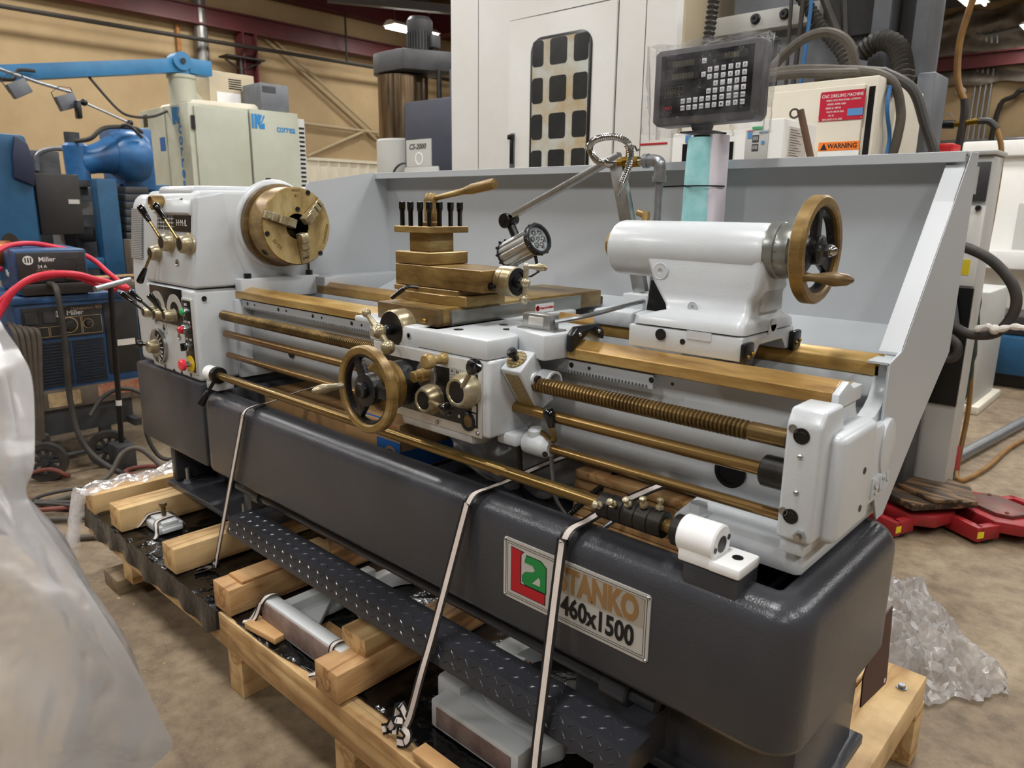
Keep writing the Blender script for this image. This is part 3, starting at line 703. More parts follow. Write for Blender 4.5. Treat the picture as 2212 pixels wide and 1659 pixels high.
# ---- saddle, cross slide, compound, tool post
b = B()
b.box(.70, 1.0, -.285, .20, 1.176, 1.190, .004)
b.prism([(.78, -.30), (.955, -.30), (.955, -.26), (.985, -.19), (.985, .2), (.74, .2), (.74, -.24)], 'z', 1.142, 1.189, .006)
b.prism([(.945, -.302), (1.168, -.302), (1.168, -.21), (1.135, -.185), (1.135, -.06), (.945, -.06)], 'z', 1.148, 1.190, .006)
b.prism([(1.125, -.195), (1.255, -.232), (1.268, -.15), (1.268, -.06), (1.125, -.06)], 'z', 1.15, 1.203, .006)
b.box(1.125, 1.268, .10, .2, 1.177, 1.215, .008)
sd = part('saddle', b, 'paint')
b = B(); b.prism([(-.178, 1.165), (-.178, 1.2), (-.16, 1.215), (-.09, 1.215), (-.07, 1.2), (-.07, 1.18), (-.118, 1.203)], 'x', 1.268, 1.284, .003); wp = part('wiper', b, 'black', sd)
for y in (-.155, -.09):
    b = B(); b.sph((1.2845, y, 1.2), .0045, 10, 6); part('wiper_screw', b, 'chrome', sd)
for x, y in ((1.03, -.25), (1.10, -.17), (1.175, -.16), (1.05, -.13)):
    b = B(); z_ = 1.1905 if x < 1.13 else 1.2035; b.rev((x, y, z_), (0, 0, 1), [(0, .0105), (.0006, .0105), (.0006, 0)], 16); part('bolt_hole', b, 'dark_steel', sd)
b = B(); b.rev((.925, -.3005, 1.17), (0, -1, 0), [(0, .007), (.002, .007), (.002, .0045), (0, .004), (0, 0)], 14); part('oil_cup', b, 'chrome', sd)
# linear scale reader head with armoured cable
b = B(); b.box(1.16, 1.235, -.19, -.16, 1.205, 1.236, .003); b.m(1).box(1.178, 1.218, -.192, -.18, 1.212, 1.23, .002); b.m(0).box(1.15, 1.25, -.195, -.155, 1.198, 1.206); rd = part('reader_head', b, ['alu', 'plate'], sd)
b = B(); b.tube([(1.235, -.175, 1.222), (1.27, -.12, 1.232), (1.26, .0, 1.236), (1.23, .15, 1.236), (1.2, .3, 1.235), (1.25, .38, 1.22), (1.4, .42, 1.2)], .005, 8, 5); part('scale_cable', b, 'galv', sd)
# cross slide
b = B(); b.box(.765, .975, -.245, .34, 1.187, 1.229, .002); b.m(1).box(.975, .983, -.225, .24, 1.187, 1.223, .0015)
b.m(2).box(.763, .977, -.262, -.245, 1.182, 1.228, .002)
cs = part('cross_slide', b, ['oiled', 'ground_steel', 'oiled_dark'])
b = B(); b.box(.80, .94, .34, .40, 1.18, 1.205, .004); part('slide_bellows', b, 'black', cs)
b = B(); b.box(.9832, .9838, .055, .125, 1.192, 1.214); st_ = part('caution_sticker', b, 'white', cs)
text('Air Pressure Gun Prohibited', .0092, (.9845, .094, 1.203), (0, 1, 0), (0, 0, 1), 'ink_red', st_, sx=.55)
b = B(); b.rev((.9838, .063, 1.203), (1, 0, 0), [(0, .007), (.0006, .007), (.0006, .0055), (0, .0055)], 16); b.box(.984, .9846, .058, .068, 1.2022, 1.2038, T=Matrix.Translation((0, .063, 1.203)) @ Matrix.Rotation(.7, 4, 'X') @ Matrix.Translation((0, -.063, -1.203))); part('caution_sign', b, 'ink_red', st_)
for x in (.83, .935):
    b = B(); b.sph((x, -.263, 1.2), .006, 10, 6); part('slide_screw', b, 'gold', cs)
# cross feed dial and ball crank
CX = .862
b = B(); b.rev((CX, -.24, 1.176), (0, -1, 0), [(0, .03), (.012, .03)], 24); b.m(1).rev((CX, -.252, 1.176), (0, -1, 0), [(0, .043), (.002, .045), (.016, .045), (.0165, .0435), (.018, .045), (.046, .044), (.049, .041)], 36, cap=1)
b.m(2).rev((CX, -.252, 1.176), (0, -1, 0), [(.049, .041), (.05, .012), (.062, .012), (.066, .008), (.07, .008)], 30, cap=2)
cf = part('cross_feed_dial', b, ['oiled_dark', 'brass_pale', 'black'])
c0 = V(CX, -.335, 1.176); cr = (V(.842, -.352, 1.207)-c0).normalized(); cr = V(-.66, -.12, .72).normalized()
b = B(); b.sph(c0, .017, 16, 10); b.rev(c0, cr, [(.01, .009), (.035, .006), (.045, .0065)], 12); b.sph(c0+cr*.052, .0105, 14, 8); b.rev(c0, -cr, [(.01, .009), (.03, .007)], 12); b.sph(c0-cr*.044+V(0, -.004, 0), .0165, 16, 10); b.rev(c0+V(0, -.014, 0), (0, -1, 0), [(0, .009), (.005, .009), (.005, 0)], 14)
part('ball_crank', b, 'brass_pale', cf)
# compound base, slide
b = B(); b.prism([(.743, -.185), (.80, -.205), (.93, -.205), (.99, -.19), (.99, -.062), (.743, -.062)], 'z', 1.229, 1.252, .0015, 1)
b.prism([(.743, -.195), (.97, -.195), (.97, -.062), (.743, -.062)], 'z', 1.251, 1.263, .001, 1)
cb = part('compound_base', b, 'oiled')
b = B(); b.tube([(.832, -.196, 1.262), (.822, -.215, 1.264), (.815, -.225, 1.258)], .0045, 8, 3); b.cyl((.815, -.225, 1.258), (.79, -.24, 1.236), .006, .005, 10); part('clamp_lever', b, 'black', cb)
b = B(); b.box(.743, 1.042, -.19, -.066, 1.264, 1.313, .0015, 1); cm = part('compound_slide', b, 'oiled')
b = B(); b.cyl((1.041, -.165, 1.278), (1.056, -.165, 1.278), .004, n=8); b.cyl((1.0415, -.165, 1.278), (1.0425, -.165, 1.278), .009, n=14); part('slide_lock', b, 'black', cm)
b = B(); b.rev((1.042, -.128, 1.289), (1, 0, 0), [(0, .029), (.004, .033), (.018, .033), (.019, .031), (.021, .0335), (.045, .033), (.047, .03)], 36, cap=1); b.m(1).rev((1.042, -.128, 1.289), (1, 0, 0), [(.047, .03), (.047, .023), (.044, .022), (.044, .013), (.058, .011), (.062, .007)], 28, cap=2)
dd = part('compound_dial', b, ['brass_pale', 'black'], None)
c0 = V(1.112, -.128, 1.289); up = V(.1, -.05, 1).normalized()
b = B(); b.sph(c0, .0115, 14, 8); b.cyl(c0, c0+up*.032, .006, .0055, 10); b.cyl(c0, c0-up*.032, .006, .0055, 10); b.sph(c0+up*.036, .0075, 12, 8); b.sph(c0-up*.037, .0115, 14, 8)
b.rev(c0+up*.036, (1, .1, -.02), [(.004, .0045), (.02, .0052), (.034, .0085), (.05, .0065), (.054, .002), (.0545, 0)], 14)
part('ball_crank', b, 'brass_pale', dd)
# tool post
b = B(); b.box(.743, .868, -.19, -.065, 1.314, 1.343, .002, 1); b.box(.768, .844, -.165, -.09, 1.343, 1.387, .0015, 1); b.box(.742, .869, -.191, -.064, 1.387, 1.402, .0015, 1); tpst = part('tool_post', b, 'oiled')
for x, y in ((.757, -.176), (.79, -.178), (.825, -.178), (.855, -.176), (.855, -.145), (.855, -.11), (.855, -.08), (.757, -.08)):
    b = B(); b.cyl((x, y, 1.401), (x, y, 1.44), .0058, n=10); b.cyl((x, y, 1.436), (x, y, 1.441), .0066, .0072, n=8); b.box(x-.006, x+.006, y-.006, y+.006, 1.441, 1.458, .0012, 1); part('clamp_screw', b, 'black_gloss', tpst)
b = B(); b.rev((.806, -.128, 1.402), (0, 0, 1), [(0, .024), (.008, .024), (.011, .017), (.014, .0165), (.06, .0175), (.072, .014), (.076, .011), (.076, 0)], 24); hb = part('post_hub', b, 'oiled', tpst)
d = (V(1.0, -.11, 1.5)-V(.806, -.128, 1.466)).normalized()
b = B(); b.rev(V(.806, -.128, 1.464), d, [(0, .006), (.11, .0075), (.112, .009), (.118, .0095), (.13, .012), (.185, .0125), (.197, .011), (.199, 0)], 16); part('post_handle', b, 'oiled', tpst)

# ---- apron
b = B(); b.box(.83, 1.172, -.30, -.165, .985, 1.148, .008, 3); b.prism([(-.302, .99), (-.295, .962), (-.255, .955), (-.18, .97), (-.18, .99)], 'x', .89, 1.12, .005)
ap = part('apron', b, 'paint')
b = B(); b.box(.80, 1.155, -.3045, -.3, .984, 1.144, .002); apl = part('apron_plate', b, 'plate', ap)
b = B(); b.box(.80, 1.145, -.3055, -.3044, 1.004, 1.118, .0005); ab = part('legend_panel', b, 'black', ap)
for x, z in ((1.142, 1.134), (1.145, .994), (1.02, .992)):
    b = B(); b.sph((x, -.305, z), .005, 10, 6); part('plate_screw', b, 'chrome', ap)
for k in range(6):
    b = B(); x = 1.062+.0165*(k % 3); z = 1.122-.0165*(k//3); b.box(x, x+.0155, -.3064, -.3055, z-.0155, z, 0); part('legend_cell', b, 'plate', ab)
    text('≡N'[k % 2], .011, (x+.0077, -.3066, z-.008), (1, 0, 0), (0, 0, 1), 'ink', ab)
for x, z, w_, h in ((1.135, 1.085, .012, .02), (1.135, 1.045, .012, .014), (1.132, 1.022, .016, .024), (1.058, 1.058, .005, .012), (1.058, 1.04, .005, .005), (1.09, 1.02, .006, .006)):
    b = B(); b.box(x-w_/2, x+w_/2, -.3064, -.3055, z-h/2, z+h/2); part('legend_mark', b, 'plate', ab)
def wheel(parent, c, ax, R_, rr, wdt, m_rim, m_sp, name, n_sp=3, a0=0., hub=.03, hubl=.03):
    """hand wheel: rim ring, spokes, hub; returns rim part"""
    x, y, d = frame(ax); c = Vector(c)
    b = B(); q = rr; h = wdt/2
    pf = [(-h, R_-.003), (-h+.003, R_), (h-.004, R_), (h, R_-.004), (h, R_-q+.003), (h-.003, R_-q), (-h+.003, R_-q), (-h, R_-q+.003)]
    b.rev(c, d, pf, 56, closed=True); rim = part(name, b, m_rim, parent)
    b = B(); b.rev(c, d, [(-h*.7, R_-q), (h*.3, R_-q+.001), (h*.3, R_-q-.006), (-h*.7, R_-q-.008)], 48, closed=True)
    for k in range(n_sp):
        a = a0+2*PI*k/n_sp; e = x*math.cos(a)+y*math.sin(a); t = d.cross(e)
        v = []
        for s_, w_ in ((hub*.6, hub*.55), (R_-q-.004, .014)):
            for p, r_ in ((-1, -.007), (1, -.007), (1, .007), (-1, .007)): v.append(c-d*.004+e*s_+t*w_*p*.8+d*r_)
        b.raw(v, [(0, 1, 2, 3), (4, 5, 6, 7), (0, 1, 5, 4), (1, 2, 6, 5), (2, 3, 7, 6), (3, 0, 4, 7)], bev=.003)
    b.rev(c-d*hubl*.6, d, [(0, hub), (hubl*.9, hub), (hubl, hub*.8), (hubl, 0)], 28); part('spokes', b, m_sp, rim)
    return rim, x, y, d
# apron hand wheel
HC = (.905, -.402, 1.062)
b = B(); b.m(1).rev((.905, -.302, 1.062), (0, -1, 0), [(0, .052), (.03, .05), (.04, .048)], 36); b.m(0).rev((.905, -.338, 1.062), (0, -1, 0), [(0, .055), (.012, .055), (.014, .052), (.018, .055), (.032, .054), (.036, .045)], 40); ad = part('apron_dial', b, ['oiled', 'black_cast'])
rim, x_, y_, d_ = wheel(None, HC, (0, -1, 0), .096, .019, .022, 'oiled', 'black_cast', 'apron_handwheel', 3, 0, .036, .024)
b = B(); b.rev((.905, -.414, 1.062), (0, -1, 0), [(0, .018), (.008, .018), (.01, .015), (.008, .006), (.006, 0)], 22); part('hub_nut', b, 'black', rim)
b = B(); b.rev((.822, -.41, 1.058), (0, -1, 0), [(0, .0085), (.012, .0065), (.03, .0085), (.05, .0115), (.068, .0085), (.076, .003), (.077, 0)], 16); part('handle', b, 'brass_pale', rim)
# clamp knobs
b = B(); b.rev((1.045, -.304, 1.137), (0, -1, 0), [(0, .013), (.012, .011), (.014, .0095), (.032, .009), (.036, .014), (.04, .0165), (.052, .0165), (.056, .013), (.057, 0)], 22); part('clamp_knob', b, 'oiled', ap)
b = B(); b.rev((.99, -.305, 1.092), (0, -1, 0), [(0, .032), (.005, .032), (.007, .03), (.007, 0)], 28); kd = part('knob_plate', b, 'alu', ap)
b = B(); b.rev((.993, -.311, 1.095), (0, -1, 0), [(0, .015), (.02, .015), (.022, .012), (.024, .0125), (.036, .0125), (.038, .01), (.038, 0)], 22); part('push_knob', b, 'oiled', kd)
b = B(); b.rev((1.002, -.312, 1.066), (0, -1, 0), [(0, .005), (.002, .005), (.002, 0)], 12); part('plate_screw', b, 'dark_steel', kd)
# levers of the apron
def knob_lever(hub, r, L_, kend, kr, dy):
    hx, hy, hz = hub
    b = B(); b.rev((hx, hy, hz), (0, -1, 0), [(0, r), (.01, r), (.012, r*1.05), (L_*.75, r*.95), (L_, r*.8), (L_, r*.66), (L_-.002, r*.62)], 28, cap=1); b.m(1).rev((hx, hy-L_+.002, hz), (0, -1, 0), [(0, r*.62), (.0, 0)], 28); h = part('apron_lever', b, ['brass_pale', 'black'], ap)
    p0 = V(hx, hy-L_*.7, hz); p1 = Vector(kend); dn = (p1-p0).normalized(); ln = (p1-p0).length
    b = B(); b.cyl(p0+dn*r*.7, p1-dn*.03, .0055, .005, 12); part('lever_rod', b, 'brass_pale', h)
    b = B(); b.rev(p1-dn*.036, dn, [(0, .006), (.004, .008), (.026, kr), (.034, kr*1.02), (.04, kr*.75), (.043, 0)], 18); part('lever_knob', b, 'black_gloss', h)
knob_lever((1.12, -.305, 1.083), .036, .038, (1.205, -.372, 1.157), .0155, 0)
knob_lever((1.012, -.305, 1.045), .032, .034, (1.115, -.36, 1.05), .0135, 0)
b = B(); b.rev((1.118, -.305, 1.015), (0, -1, 0), [(0, .021), (.004, .021), (.006, .018), (.004, .0135)], 26, cap=1); b.m(1).rev((1.118, -.308, 1.015), (0, -1, 0), [(0, .0135), (0, 0)], 22); part('oil_gauge', b, ['black', 'oiled_dark'], ap)
# thread dial box on the right side of the apron
b = B(); b.prism([(-.272, 1.130), (-.225, 1.166), (-.160, 1.056), (-.209, 1.037)], 'x', 1.174, 1.228, .004, 3); tb = part('thread_dial_box', b, 'paint')
nz = V(0, -.6, .8); ny = V(0, .8, .6); nx = V(1, 0, 0); tc_ = V(1.199, -.2485, 1.149)
b = B(); b.rev(tc_, nz, [(0, .022), (.002, .022), (.002, 0)], 30); td = part('dial_face', b, 'chart_gold', tb)
for k in range(12):
    a = 2*PI*k/12; e = nx*math.cos(a)+ny*math.sin(a); p = tc_+nz*.0025+e*.018; q = nz.cross(e)*.0005
    b = B(); b.raw([p-e*.0035-q, p+e*.0035-q, p+e*.0035+q, p-e*.0035+q], [(0, 1, 2, 3)]); part('dial_mark', b, 'ink', td)
b = B(); b.rev(tc_+V(-.002, 0, 0), nz, [(0, .009), (.003, .0075), (.006, .005), (.012, .006), (.014, .0095), (.02, .0115), (.026, .009), (.028, 0)], 18); part('dial_knob', b, 'black', tb)
fd_ = V(0, .063, -.093).normalized(); fc = V(0, -.2405, 1.0835); fn_ = V(0, -.828, -.561)
b = B(); v = [V(x, 0, 0)+fc+fd_*s_+fn_*h for h in (0.0005, .0015) for x, s_ in ((1.183, -.047), (1.221, -.047), (1.221, .042), (1.183, .042))]
b.raw(v, [(0, 1, 2, 3), (4, 5, 6, 7), (0, 1, 5, 4), (1, 2, 6, 5), (2, 3, 7, 6), (3, 0, 4, 7)]); part('thread_chart', b, 'chart_gold', tb)
b = B(); b.rev((1.227, -.226, 1.11), (1, 0, 0), [(0, .014), (.004, .0125), (.006, .009)], 22); b.m(1).rev((1.229, -.226, 1.11), (1, 0, 0), [(0, .0085), (.011, .0085), (.011, .0045), (.006, .004), (.006, 0)], 18); part('box_screw', b, ['paint', 'dark_steel'], tb)
b = B()
b.rev((1.225, -.20, 1.103), (1, 0, 0), [(0, .024), (.035, .024), (.035, .019), (0, .019)], 26, closed=True, a0=-.3, a1=PI-.2); part('screw_guard', b, 'paint', tb)
# lever housing under the apron on the switch rod
b = B(); b.box(1.15, 1.205, -.255, -.18, .965, .99, .006); b.rev((1.205, -.22, .972), (1, 0, 0), [(0, .02), (.004, .024), (.055, .024), (.062, .019), (.068, .017)], 26); b.rev((1.23, -.22, .985), (0, -.1, 1), [(0, .018), (.018, .016), (.022, .012)], 20)
lh = part('lever_housing', b, 'paint', None)
b = B(); b.tube([(1.208, -.215, .997), (1.238, -.218, 1.0), (1.282, -.232, .994), (1.29, -.235, 1.003), (1.277, -.232, 1.03)], .0058, 10, 6); part('lever_rod', b, 'rod_brass', lh)
b = B(); b.rev((1.282, -.232, 1.018), (-.28, .02, 1), [(0, .006), (.006, .0085), (.026, .0135), (.034, .0135), (.041, .009), (.043, 0)], 18); part('lever_knob', b, 'black_gloss', lh)
b = B(); b.rev((1.27, -.237, .963), (.2, -1, 0), [(0, .006), (.002, .006), (.002, 0)], 12); part('socket_screw', b, 'dark_steel', lh)
# armoured cables hanging into the pan
def flexhose(path, r, m_, name, parent=None, sm=10, rib=.0055, label=None):
    P = smooth([Vector(p) for p in path], sm); L_ = [0]
    for i in range(1, len(P)): L_.append(L_[-1]+(P[i]-P[i-1]).length)
    Q = []; n = int(L_[-1]/(rib/2)); j = 0
    for i in range(n+1):
        s_ = L_[-1]*i/n
        while j < len(P)-2 and L_[j+1] < s_: j += 1
        t = (s_-L_[j])/max(1e-9, L_[j+1]-L_[j]); Q.append(P[j].lerp(P[j+1], min(1, t)))
    b = B(); b.tube(Q, r, 10, 0, lambda i, k: r*(1 if i % 2 else .74))
    return part(name, b, m_, parent, label, ang=60) if parent is not False else b
flexhose([(1.165, -.2, .97), (1.17, -.2, .90), (1.175, -.19, .83), (1.20, -.15, .77)], .006, 'dark_steel', 'cable_conduit')
flexhose([(1.245, -.19, .965), (1.252, -.19, .90), (1.27, -.19, .84), (1.32, -.17, .79), (1.38, -.14, .76)], .0055, 'galv', 'cable_conduit')
flexhose([(1.33, -.06, .98), (1.335, -.08, .90), (1.31, -.15, .85), (1.28, -.18, .80), (1.30, -.16, .755)], .008, 'black', 'cable_conduit')
flexhose([(1.39, -.05, .97), (1.40, -.07, .90), (1.39, -.13, .84), (1.36, -.17, .80), (1.34, -.2, .772)], .006, 'galv', 'cable_conduit')

# ---- tailstock
ZT = 1.368
b = B(); b.rev((1.268, 0, ZT), (1, 0, 0), [(0, .038), (0, .05), (.004, .0545), (.012, .056), (.32, .057), (.335, .052), (.335, .03)], 48)
# web and foot of the upper casting, lofted from barrel to foot
def tsec(z, x0, x1, y0, y1, r=.014):
    return [(x, y, z) for x, y in rrect((x0+x1)/2, (y0+y1)/2, x1-x0, y1-y0, r, 5)]
b.loft([tsec(1.375, 1.345, 1.605, -.05, .05), tsec(1.34, 1.37, 1.61, -.056, .056), tsec(1.31, 1.385, 1.612, -.062, .062), tsec(1.29, 1.40, 1.60, -.064, .064), tsec(1.268, 1.42, 1.60, -.07, .07), tsec(1.258, 1.43, 1.60, -.082, .082), tsec(1.25, 1.40, 1.602, -.096, .104), tsec(1.243, 1.375, 1.605, -.101, .118), tsec(1.229, 1.371, 1.606, -.102, .122)])
tail = part('tailstock', b, 'paint', ang=45)
b = B(); b.prism([(-.102, 1.182), (-.102, 1.226), (.122, 1.226), (.122, 1.182), (.09, 1.182), (.07, 1.205), (-.03, 1.205), (-.05, 1.182)], 'x', 1.365, 1.606, .004); tbs = part('tailstock_base', b, 'paint', None)
b = B(); b.box(1.495, 1.545, -.1035, -.1, 1.212, 1.2275); part('tongue', b, 'paint', tail)
b = B(); b.prism([(-.035, 1.265), (.05, 1.265), (.045, 1.335), (.0, 1.34), (-.03, 1.325)], 'x', 1.594, 1.6085, .004); part('casting_pocket', b, 'sheetgrey', tail)
b = B(); b.cyl((1.44, -.1025, 1.213), (1.44, -.106, 1.213), .011, n=18); b.cyl((1.44, -.106, 1.213), (1.44, -.1065, 1.213), .009, n=18); part('adjust_screw', b, 'dark_steel', tail)
b = B(); b.cyl((1.487, -.1015, 1.205), (1.487, -.1035, 1.205), .0055, n=12); part('set_screw', b, 'dark_steel', tail)
for x, z, r, y in ((1.405, 1.329, .0165, -.060), (1.488, 1.268, .0105, -.074)):
    b = B(); b.rev((x, y, z), (0, -1, 0), [(0, r), (.002, r), (.0025, r*.93), (.002, r*.9), (.002, r*.35), (-.001, r*.3), (-.001, 0)], 22); part('plug_screw', b, 'paint', tail)
b = B(); b.cyl((1.60, .02, 1.237), (1.6075, .02, 1.237), .012, n=14); b.box(1.606, 1.6075, .0, .035, 1.222, 1.238); part('zero_plate', b, 'plate', tail)
for y0 in (-.112, .098):
    b = B(); b.box(1.606, 1.618, y0, y0+.036, 1.178, 1.218, .004); w_ = part('way_wiper', b, 'black', tbs)
    for dy, dz in ((.01, .022), (.026, .026)):
        b = B(); b.sph((1.6185, y0+dy, 1.178+dz-.006), .004, 10, 6); part('wiper_screw', b, 'gold', w_)
b = B(); b.rev((1.245, 0, ZT+.004), (1, 0, 0), [(0, .012), (0, .026), (.003, .0295), (.03, .0295)], 36); b.m(1).rev((1.245, 0, ZT+.004), (1, 0, 0), [(0, .012), (.02, .01), (.02, 0)], 20); part('quill', b, ['oiled', 'black'], tail)
b = B(); b.rev((1.30, .04, 1.40), (-.2, .3, 1), [(0, .008), (.024, .008), (.03, .009), (.042, .009), (.044, 0)], 16); b.cyl((1.295, .05, 1.434), (1.275, .045, 1.44), .007, n=12); part('quill_lock', b, 'oiled', tail)
b = B(); b.rev((1.60, 0, ZT+.008), (1, 0, 0), [(0, .05), (.004, .0515), (.02, .051), (.022, .049), (.024, .05), (.044, .048), (.05, .04), (.056, .03)], 44); tdr = part('quill_dial', b, 'ground_steel', tail)
for k in range(60):
    a = 2*PI*k/60; rr = .0512; c = V(1.622, rr*math.cos(a), ZT+.008+rr*math.sin(a))
    if math.cos(a) < .3: 
        b = B(); l_ = .008 if k % 5 == 0 else .005; t = V(0, -math.sin(a), math.cos(a))*.0004; r_ = V(0, math.cos(a), math.sin(a))*.0003
        b.raw([c-t+r_, c+t+r_, c+t+r_+V(l_, 0, 0), c-t+r_+V(l_, 0, 0)], [(0, 1, 2, 3)]); part('dial_mark', b, 'ink', tdr) if k % 3 == 0 else b.bm.free()
b = B(); b.rev((1.655, -.046, ZT+.036), (0, -.85, .5), [(0, .0085), (.004, .0085), (.005, .007), (.005, 0)], 16); part('lock_screw', b, 'white', tdr)
rim, x_, y_, d_ = wheel(None, (1.679, 0, ZT+.012), (1, 0, 0), .094, .019, .024, 'oiled', 'black_cast', 'tailstock_handwheel', 3, -.5, .026, .03)
b = B(); b.cyl((1.69, 0, ZT+.012), (1.704, 0, ZT+.012), .0125, n=6); b.sph((1.706, 0, ZT+.012), .0095, 14, 8); part('hub_nut', b, 'chrome', rim)
b = B(); b.rev((1.69, -.068, ZT-.03), (1, 0, 0), [(0, .0085), (.012, .0065), (.026, .0085), (.05, .0125), (.07, .0095), (.08, .003), (.081, 0)], 18); part('handle', b, 'oiled_dark', rim)

# ---- splash guard
b = B(); gy = .465
b.box(-.12, 1.80, gy, gy+.003, 1.195, 1.562)                                     # back wall
b.prism([(.405, 1.545), (.405, 1.566), (gy+.03, 1.568), (gy+.03, 1.562), (.41, 1.56), (.41, 1.545)], 'x', -.125, 1.80, .001, 1)   # top lip
b.prism([(gy, 1.2), (gy+.003, 1.2), (.192, 1.10), (.189, 1.10)], 'x', -.12, 1.80)   # sloping floor
b.prism([(.113, 1.204), (.113, 1.51), (.125, 1.524), (.395, 1.567), (gy+.003, 1.562), (gy+.003, 1.2)], 'x', -.123, -.12)
b.prism([(.113, 1.15), (.113, 1.206), (.46, 1.206), (.43, 1.15)], 'x', -.12, -.03, .002)       # ledge at the headstock
side = [(.435, 1.566), (.497, 1.568), (.497, 1.15), (.335, 1.03), (.150, .875), (.11, .875), (.068, .95), (.068, 1.185), (.135, 1.2)]
b.prism(side, 'x', 1.80, 1.804, .0008, 1)
b.prism([(.435, 1.566), (.428, 1.556), (.128, 1.196), (.135, 1.2)], 'x', 1.765, 1.803, .001, 1)   # flange of the right side
b.box(1.765, 1.803, .068, .135, 1.182, 1.186)
gd = part('splash_guard', b, 'sheetgrey')

# ---- work lamp
b = B()
def flatbar(b, p0, p1, w_, t, side):
    p0, p1 = Vector(p0), Vector(p1); d = (p1-p0).normalized(); s_ = Vector(side); s_ = (s_-d*s_.dot(d)).normalized(); n = d.cross(s_); v = []
    for p in (p0, p1):
        for i, j in ((-1, -1), (1, -1), (1, 1), (-1, 1)): v.append(p+s_*w_/2*i+n*t/2*j)
    b.raw(v, [(0, 1, 2, 3), (4, 5, 6, 7), (0, 1, 5, 4), (1, 2, 6, 5), (2, 3, 7, 6), (3, 0, 4, 7)], bev=.002)
flatbar(b, (1.195, .2, 1.25), (1.105, .2, 1.562), .036, .018, (1, 0, 0)); la1 = part('lamp_post', b, 'alu', None)
b = B(); flatbar(b, (1.115, .2, 1.572), (.752, .2, 1.418), .02, .016, (0, 1, 0)); part('lamp_arm', b, 'alu', None)
b = B(); b.box(1.165, 1.235, .165, .235, 1.2, 1.25, .004); part('lamp_base', b, 'paint', None)
b = B(); b.cyl((.748, .185, 1.412), (.748, .218, 1.412), .021, n=20, bev=.002); b.cyl((.748, .183, 1.412), (.748, .186, 1.412), .007, n=12); b.cyl((.757, .205, 1.4), (.776, .21, 1.362), .012, n=12); b.cyl((.765, .19, 1.415), (.765, .216, 1.415), .014, n=10); part('lamp_joint', b, 'black', None)
hd = V(.92, -.10, .37).normalized(); hf = V(.858, .2, 1.364); hr = hf-hd*.125
b = B(); ex, ey, ez = frame(hd); v = []; n = 60
for t in (0, .125):
    for i in range(n):
        a = 2*PI*i/n; r_ = .038*(1-.07*(1 if (i % 5) in (0,) else 0)); v.append(hr+hd*t+(ex*math.cos(a)+ey*math.sin(a))*r_)
b.raw(v, [(i, (i+1) % n, n+(i+1) % n, n+i) for i in range(n)]+[tuple(range(n)), tuple(range(n, 2*n))]); wl_ = part('lamp_body', b, 'alu', None, ang=20)
b = B(); b.rev(hf-hd*.004, hd, [(0, .034), (0, .0435), (.013, .0435), (.015, .041), (.015, .035), (.004, .033)], 40, closed=True); b.rev(hr-hd*.004, hd, [(0, 0), (0, .037), (.002, .0405), (.006, .0405)], 40)
for k in range(12):
    a = 2*PI*k/12
    for c in (hf+hd*.005, hr): b.sph(c+(ex*math.cos(a)+ey*math.sin(a))*.0425, .0042, 8, 5)
part('lamp_ring', b, 'black', wl_)
b = B(); b.rev(hf+hd*.004, hd, [(0, .0345), (.0, 0)], 30); part('lamp_lens', b, 'lens', wl_)
for k in range(7):
    a = 2*PI*k/6; r_ = .019 if k < 6 else 0
    b = B(); b.rev(hf+hd*.004+(ex*math.cos(a)+ey*math.sin(a))*r_, hd, [(0, .0085), (.0035, .0065), (.005, 0)], 14); part('led', b, 'chrome', wl_)
b = B(); b.strip([hf+V(0, -.005, -.043), hf+V(.012, -.005, -.085), hf+V(-.02, .0, -.10), hr+V(.02, .01, -.06), hr+V(.01, .01, -.035)], .01, .003, (0, 1, 0)); part('lamp_yoke', b, 'black', wl_)

# ---- coolant pipe, valve and hose
b = B(); b.cyl((1.228, .2, 1.2), (1.228, .2, 1.525), .0095, n=16); pp = part('coolant_pipe', b, 'galv', None)
b = B(); b.tube([(1.228, .2, 1.515), (1.228, .2, 1.54), (1.224, .2, 1.552), (1.21, .2, 1.556), (1.19, .2, 1.556)], .014, 14, 4); b.cyl((1.228, .2, 1.508), (1.228, .2, 1.522), .0165, n=16); b.cyl((1.197, .2, 1.556), (1.185, .2, 1.556), .0165, n=16); part('elbow', b, 'galv', pp)
b = B(); b.cyl((1.19, .2, 1.556), (1.165, .2, 1.555), .0095, n=14); b.cyl((1.12, .2, 1.555), (1.095, .2, 1.554), .01, n=14); b.tube([(1.10, .2, 1.554), (1.085, .195, 1.554), (1.078, .19, 1.56)], .0115, 12, 4); part('nipple', b, 'chrome', pp)
b = B(); b.cyl((1.115, .2, 1.555), (1.13, .2, 1.555), .0135, n=6); b.rev((1.128, .2, 1.555), (1, 0, 0), [(0, .01), (.006, .0145), (.02, .0145), (.026, .01)], 20); b.cyl((1.152, .2, 1.555), (1.17, .2, 1.555), .0135, n=6); b.cyl((1.142, .2, 1.565), (1.142, .2, 1.588), .0085, n=14); b.cyl((1.142, .2, 1.585), (1.142, .2, 1.592), .011, n=6); vl = part('valve', b, 'gold', pp)
b = B(); b.strip([(1.128, .2, 1.59), (1.142, .2, 1.594), (1.156, .2, 1.591), (1.164, .2, 1.579), (1.17, .2, 1.583)], .007, .002, (0, 1, 0)); part('valve_handle', b, 'chrome', vl)
ho = flexhose([(1.085, .195, 1.553), (1.068, .17, 1.56), (1.07, .14, 1.588), (1.105, .12, 1.603), (1.15, .125, 1.606), (1.178, .14, 1.592), (1.18, .15, 1.565), (1.17, .155, 1.535), (1.155, .158, 1.505)], .0085, 'chrome', 'coolant_hose', sm=12, rib=.005)
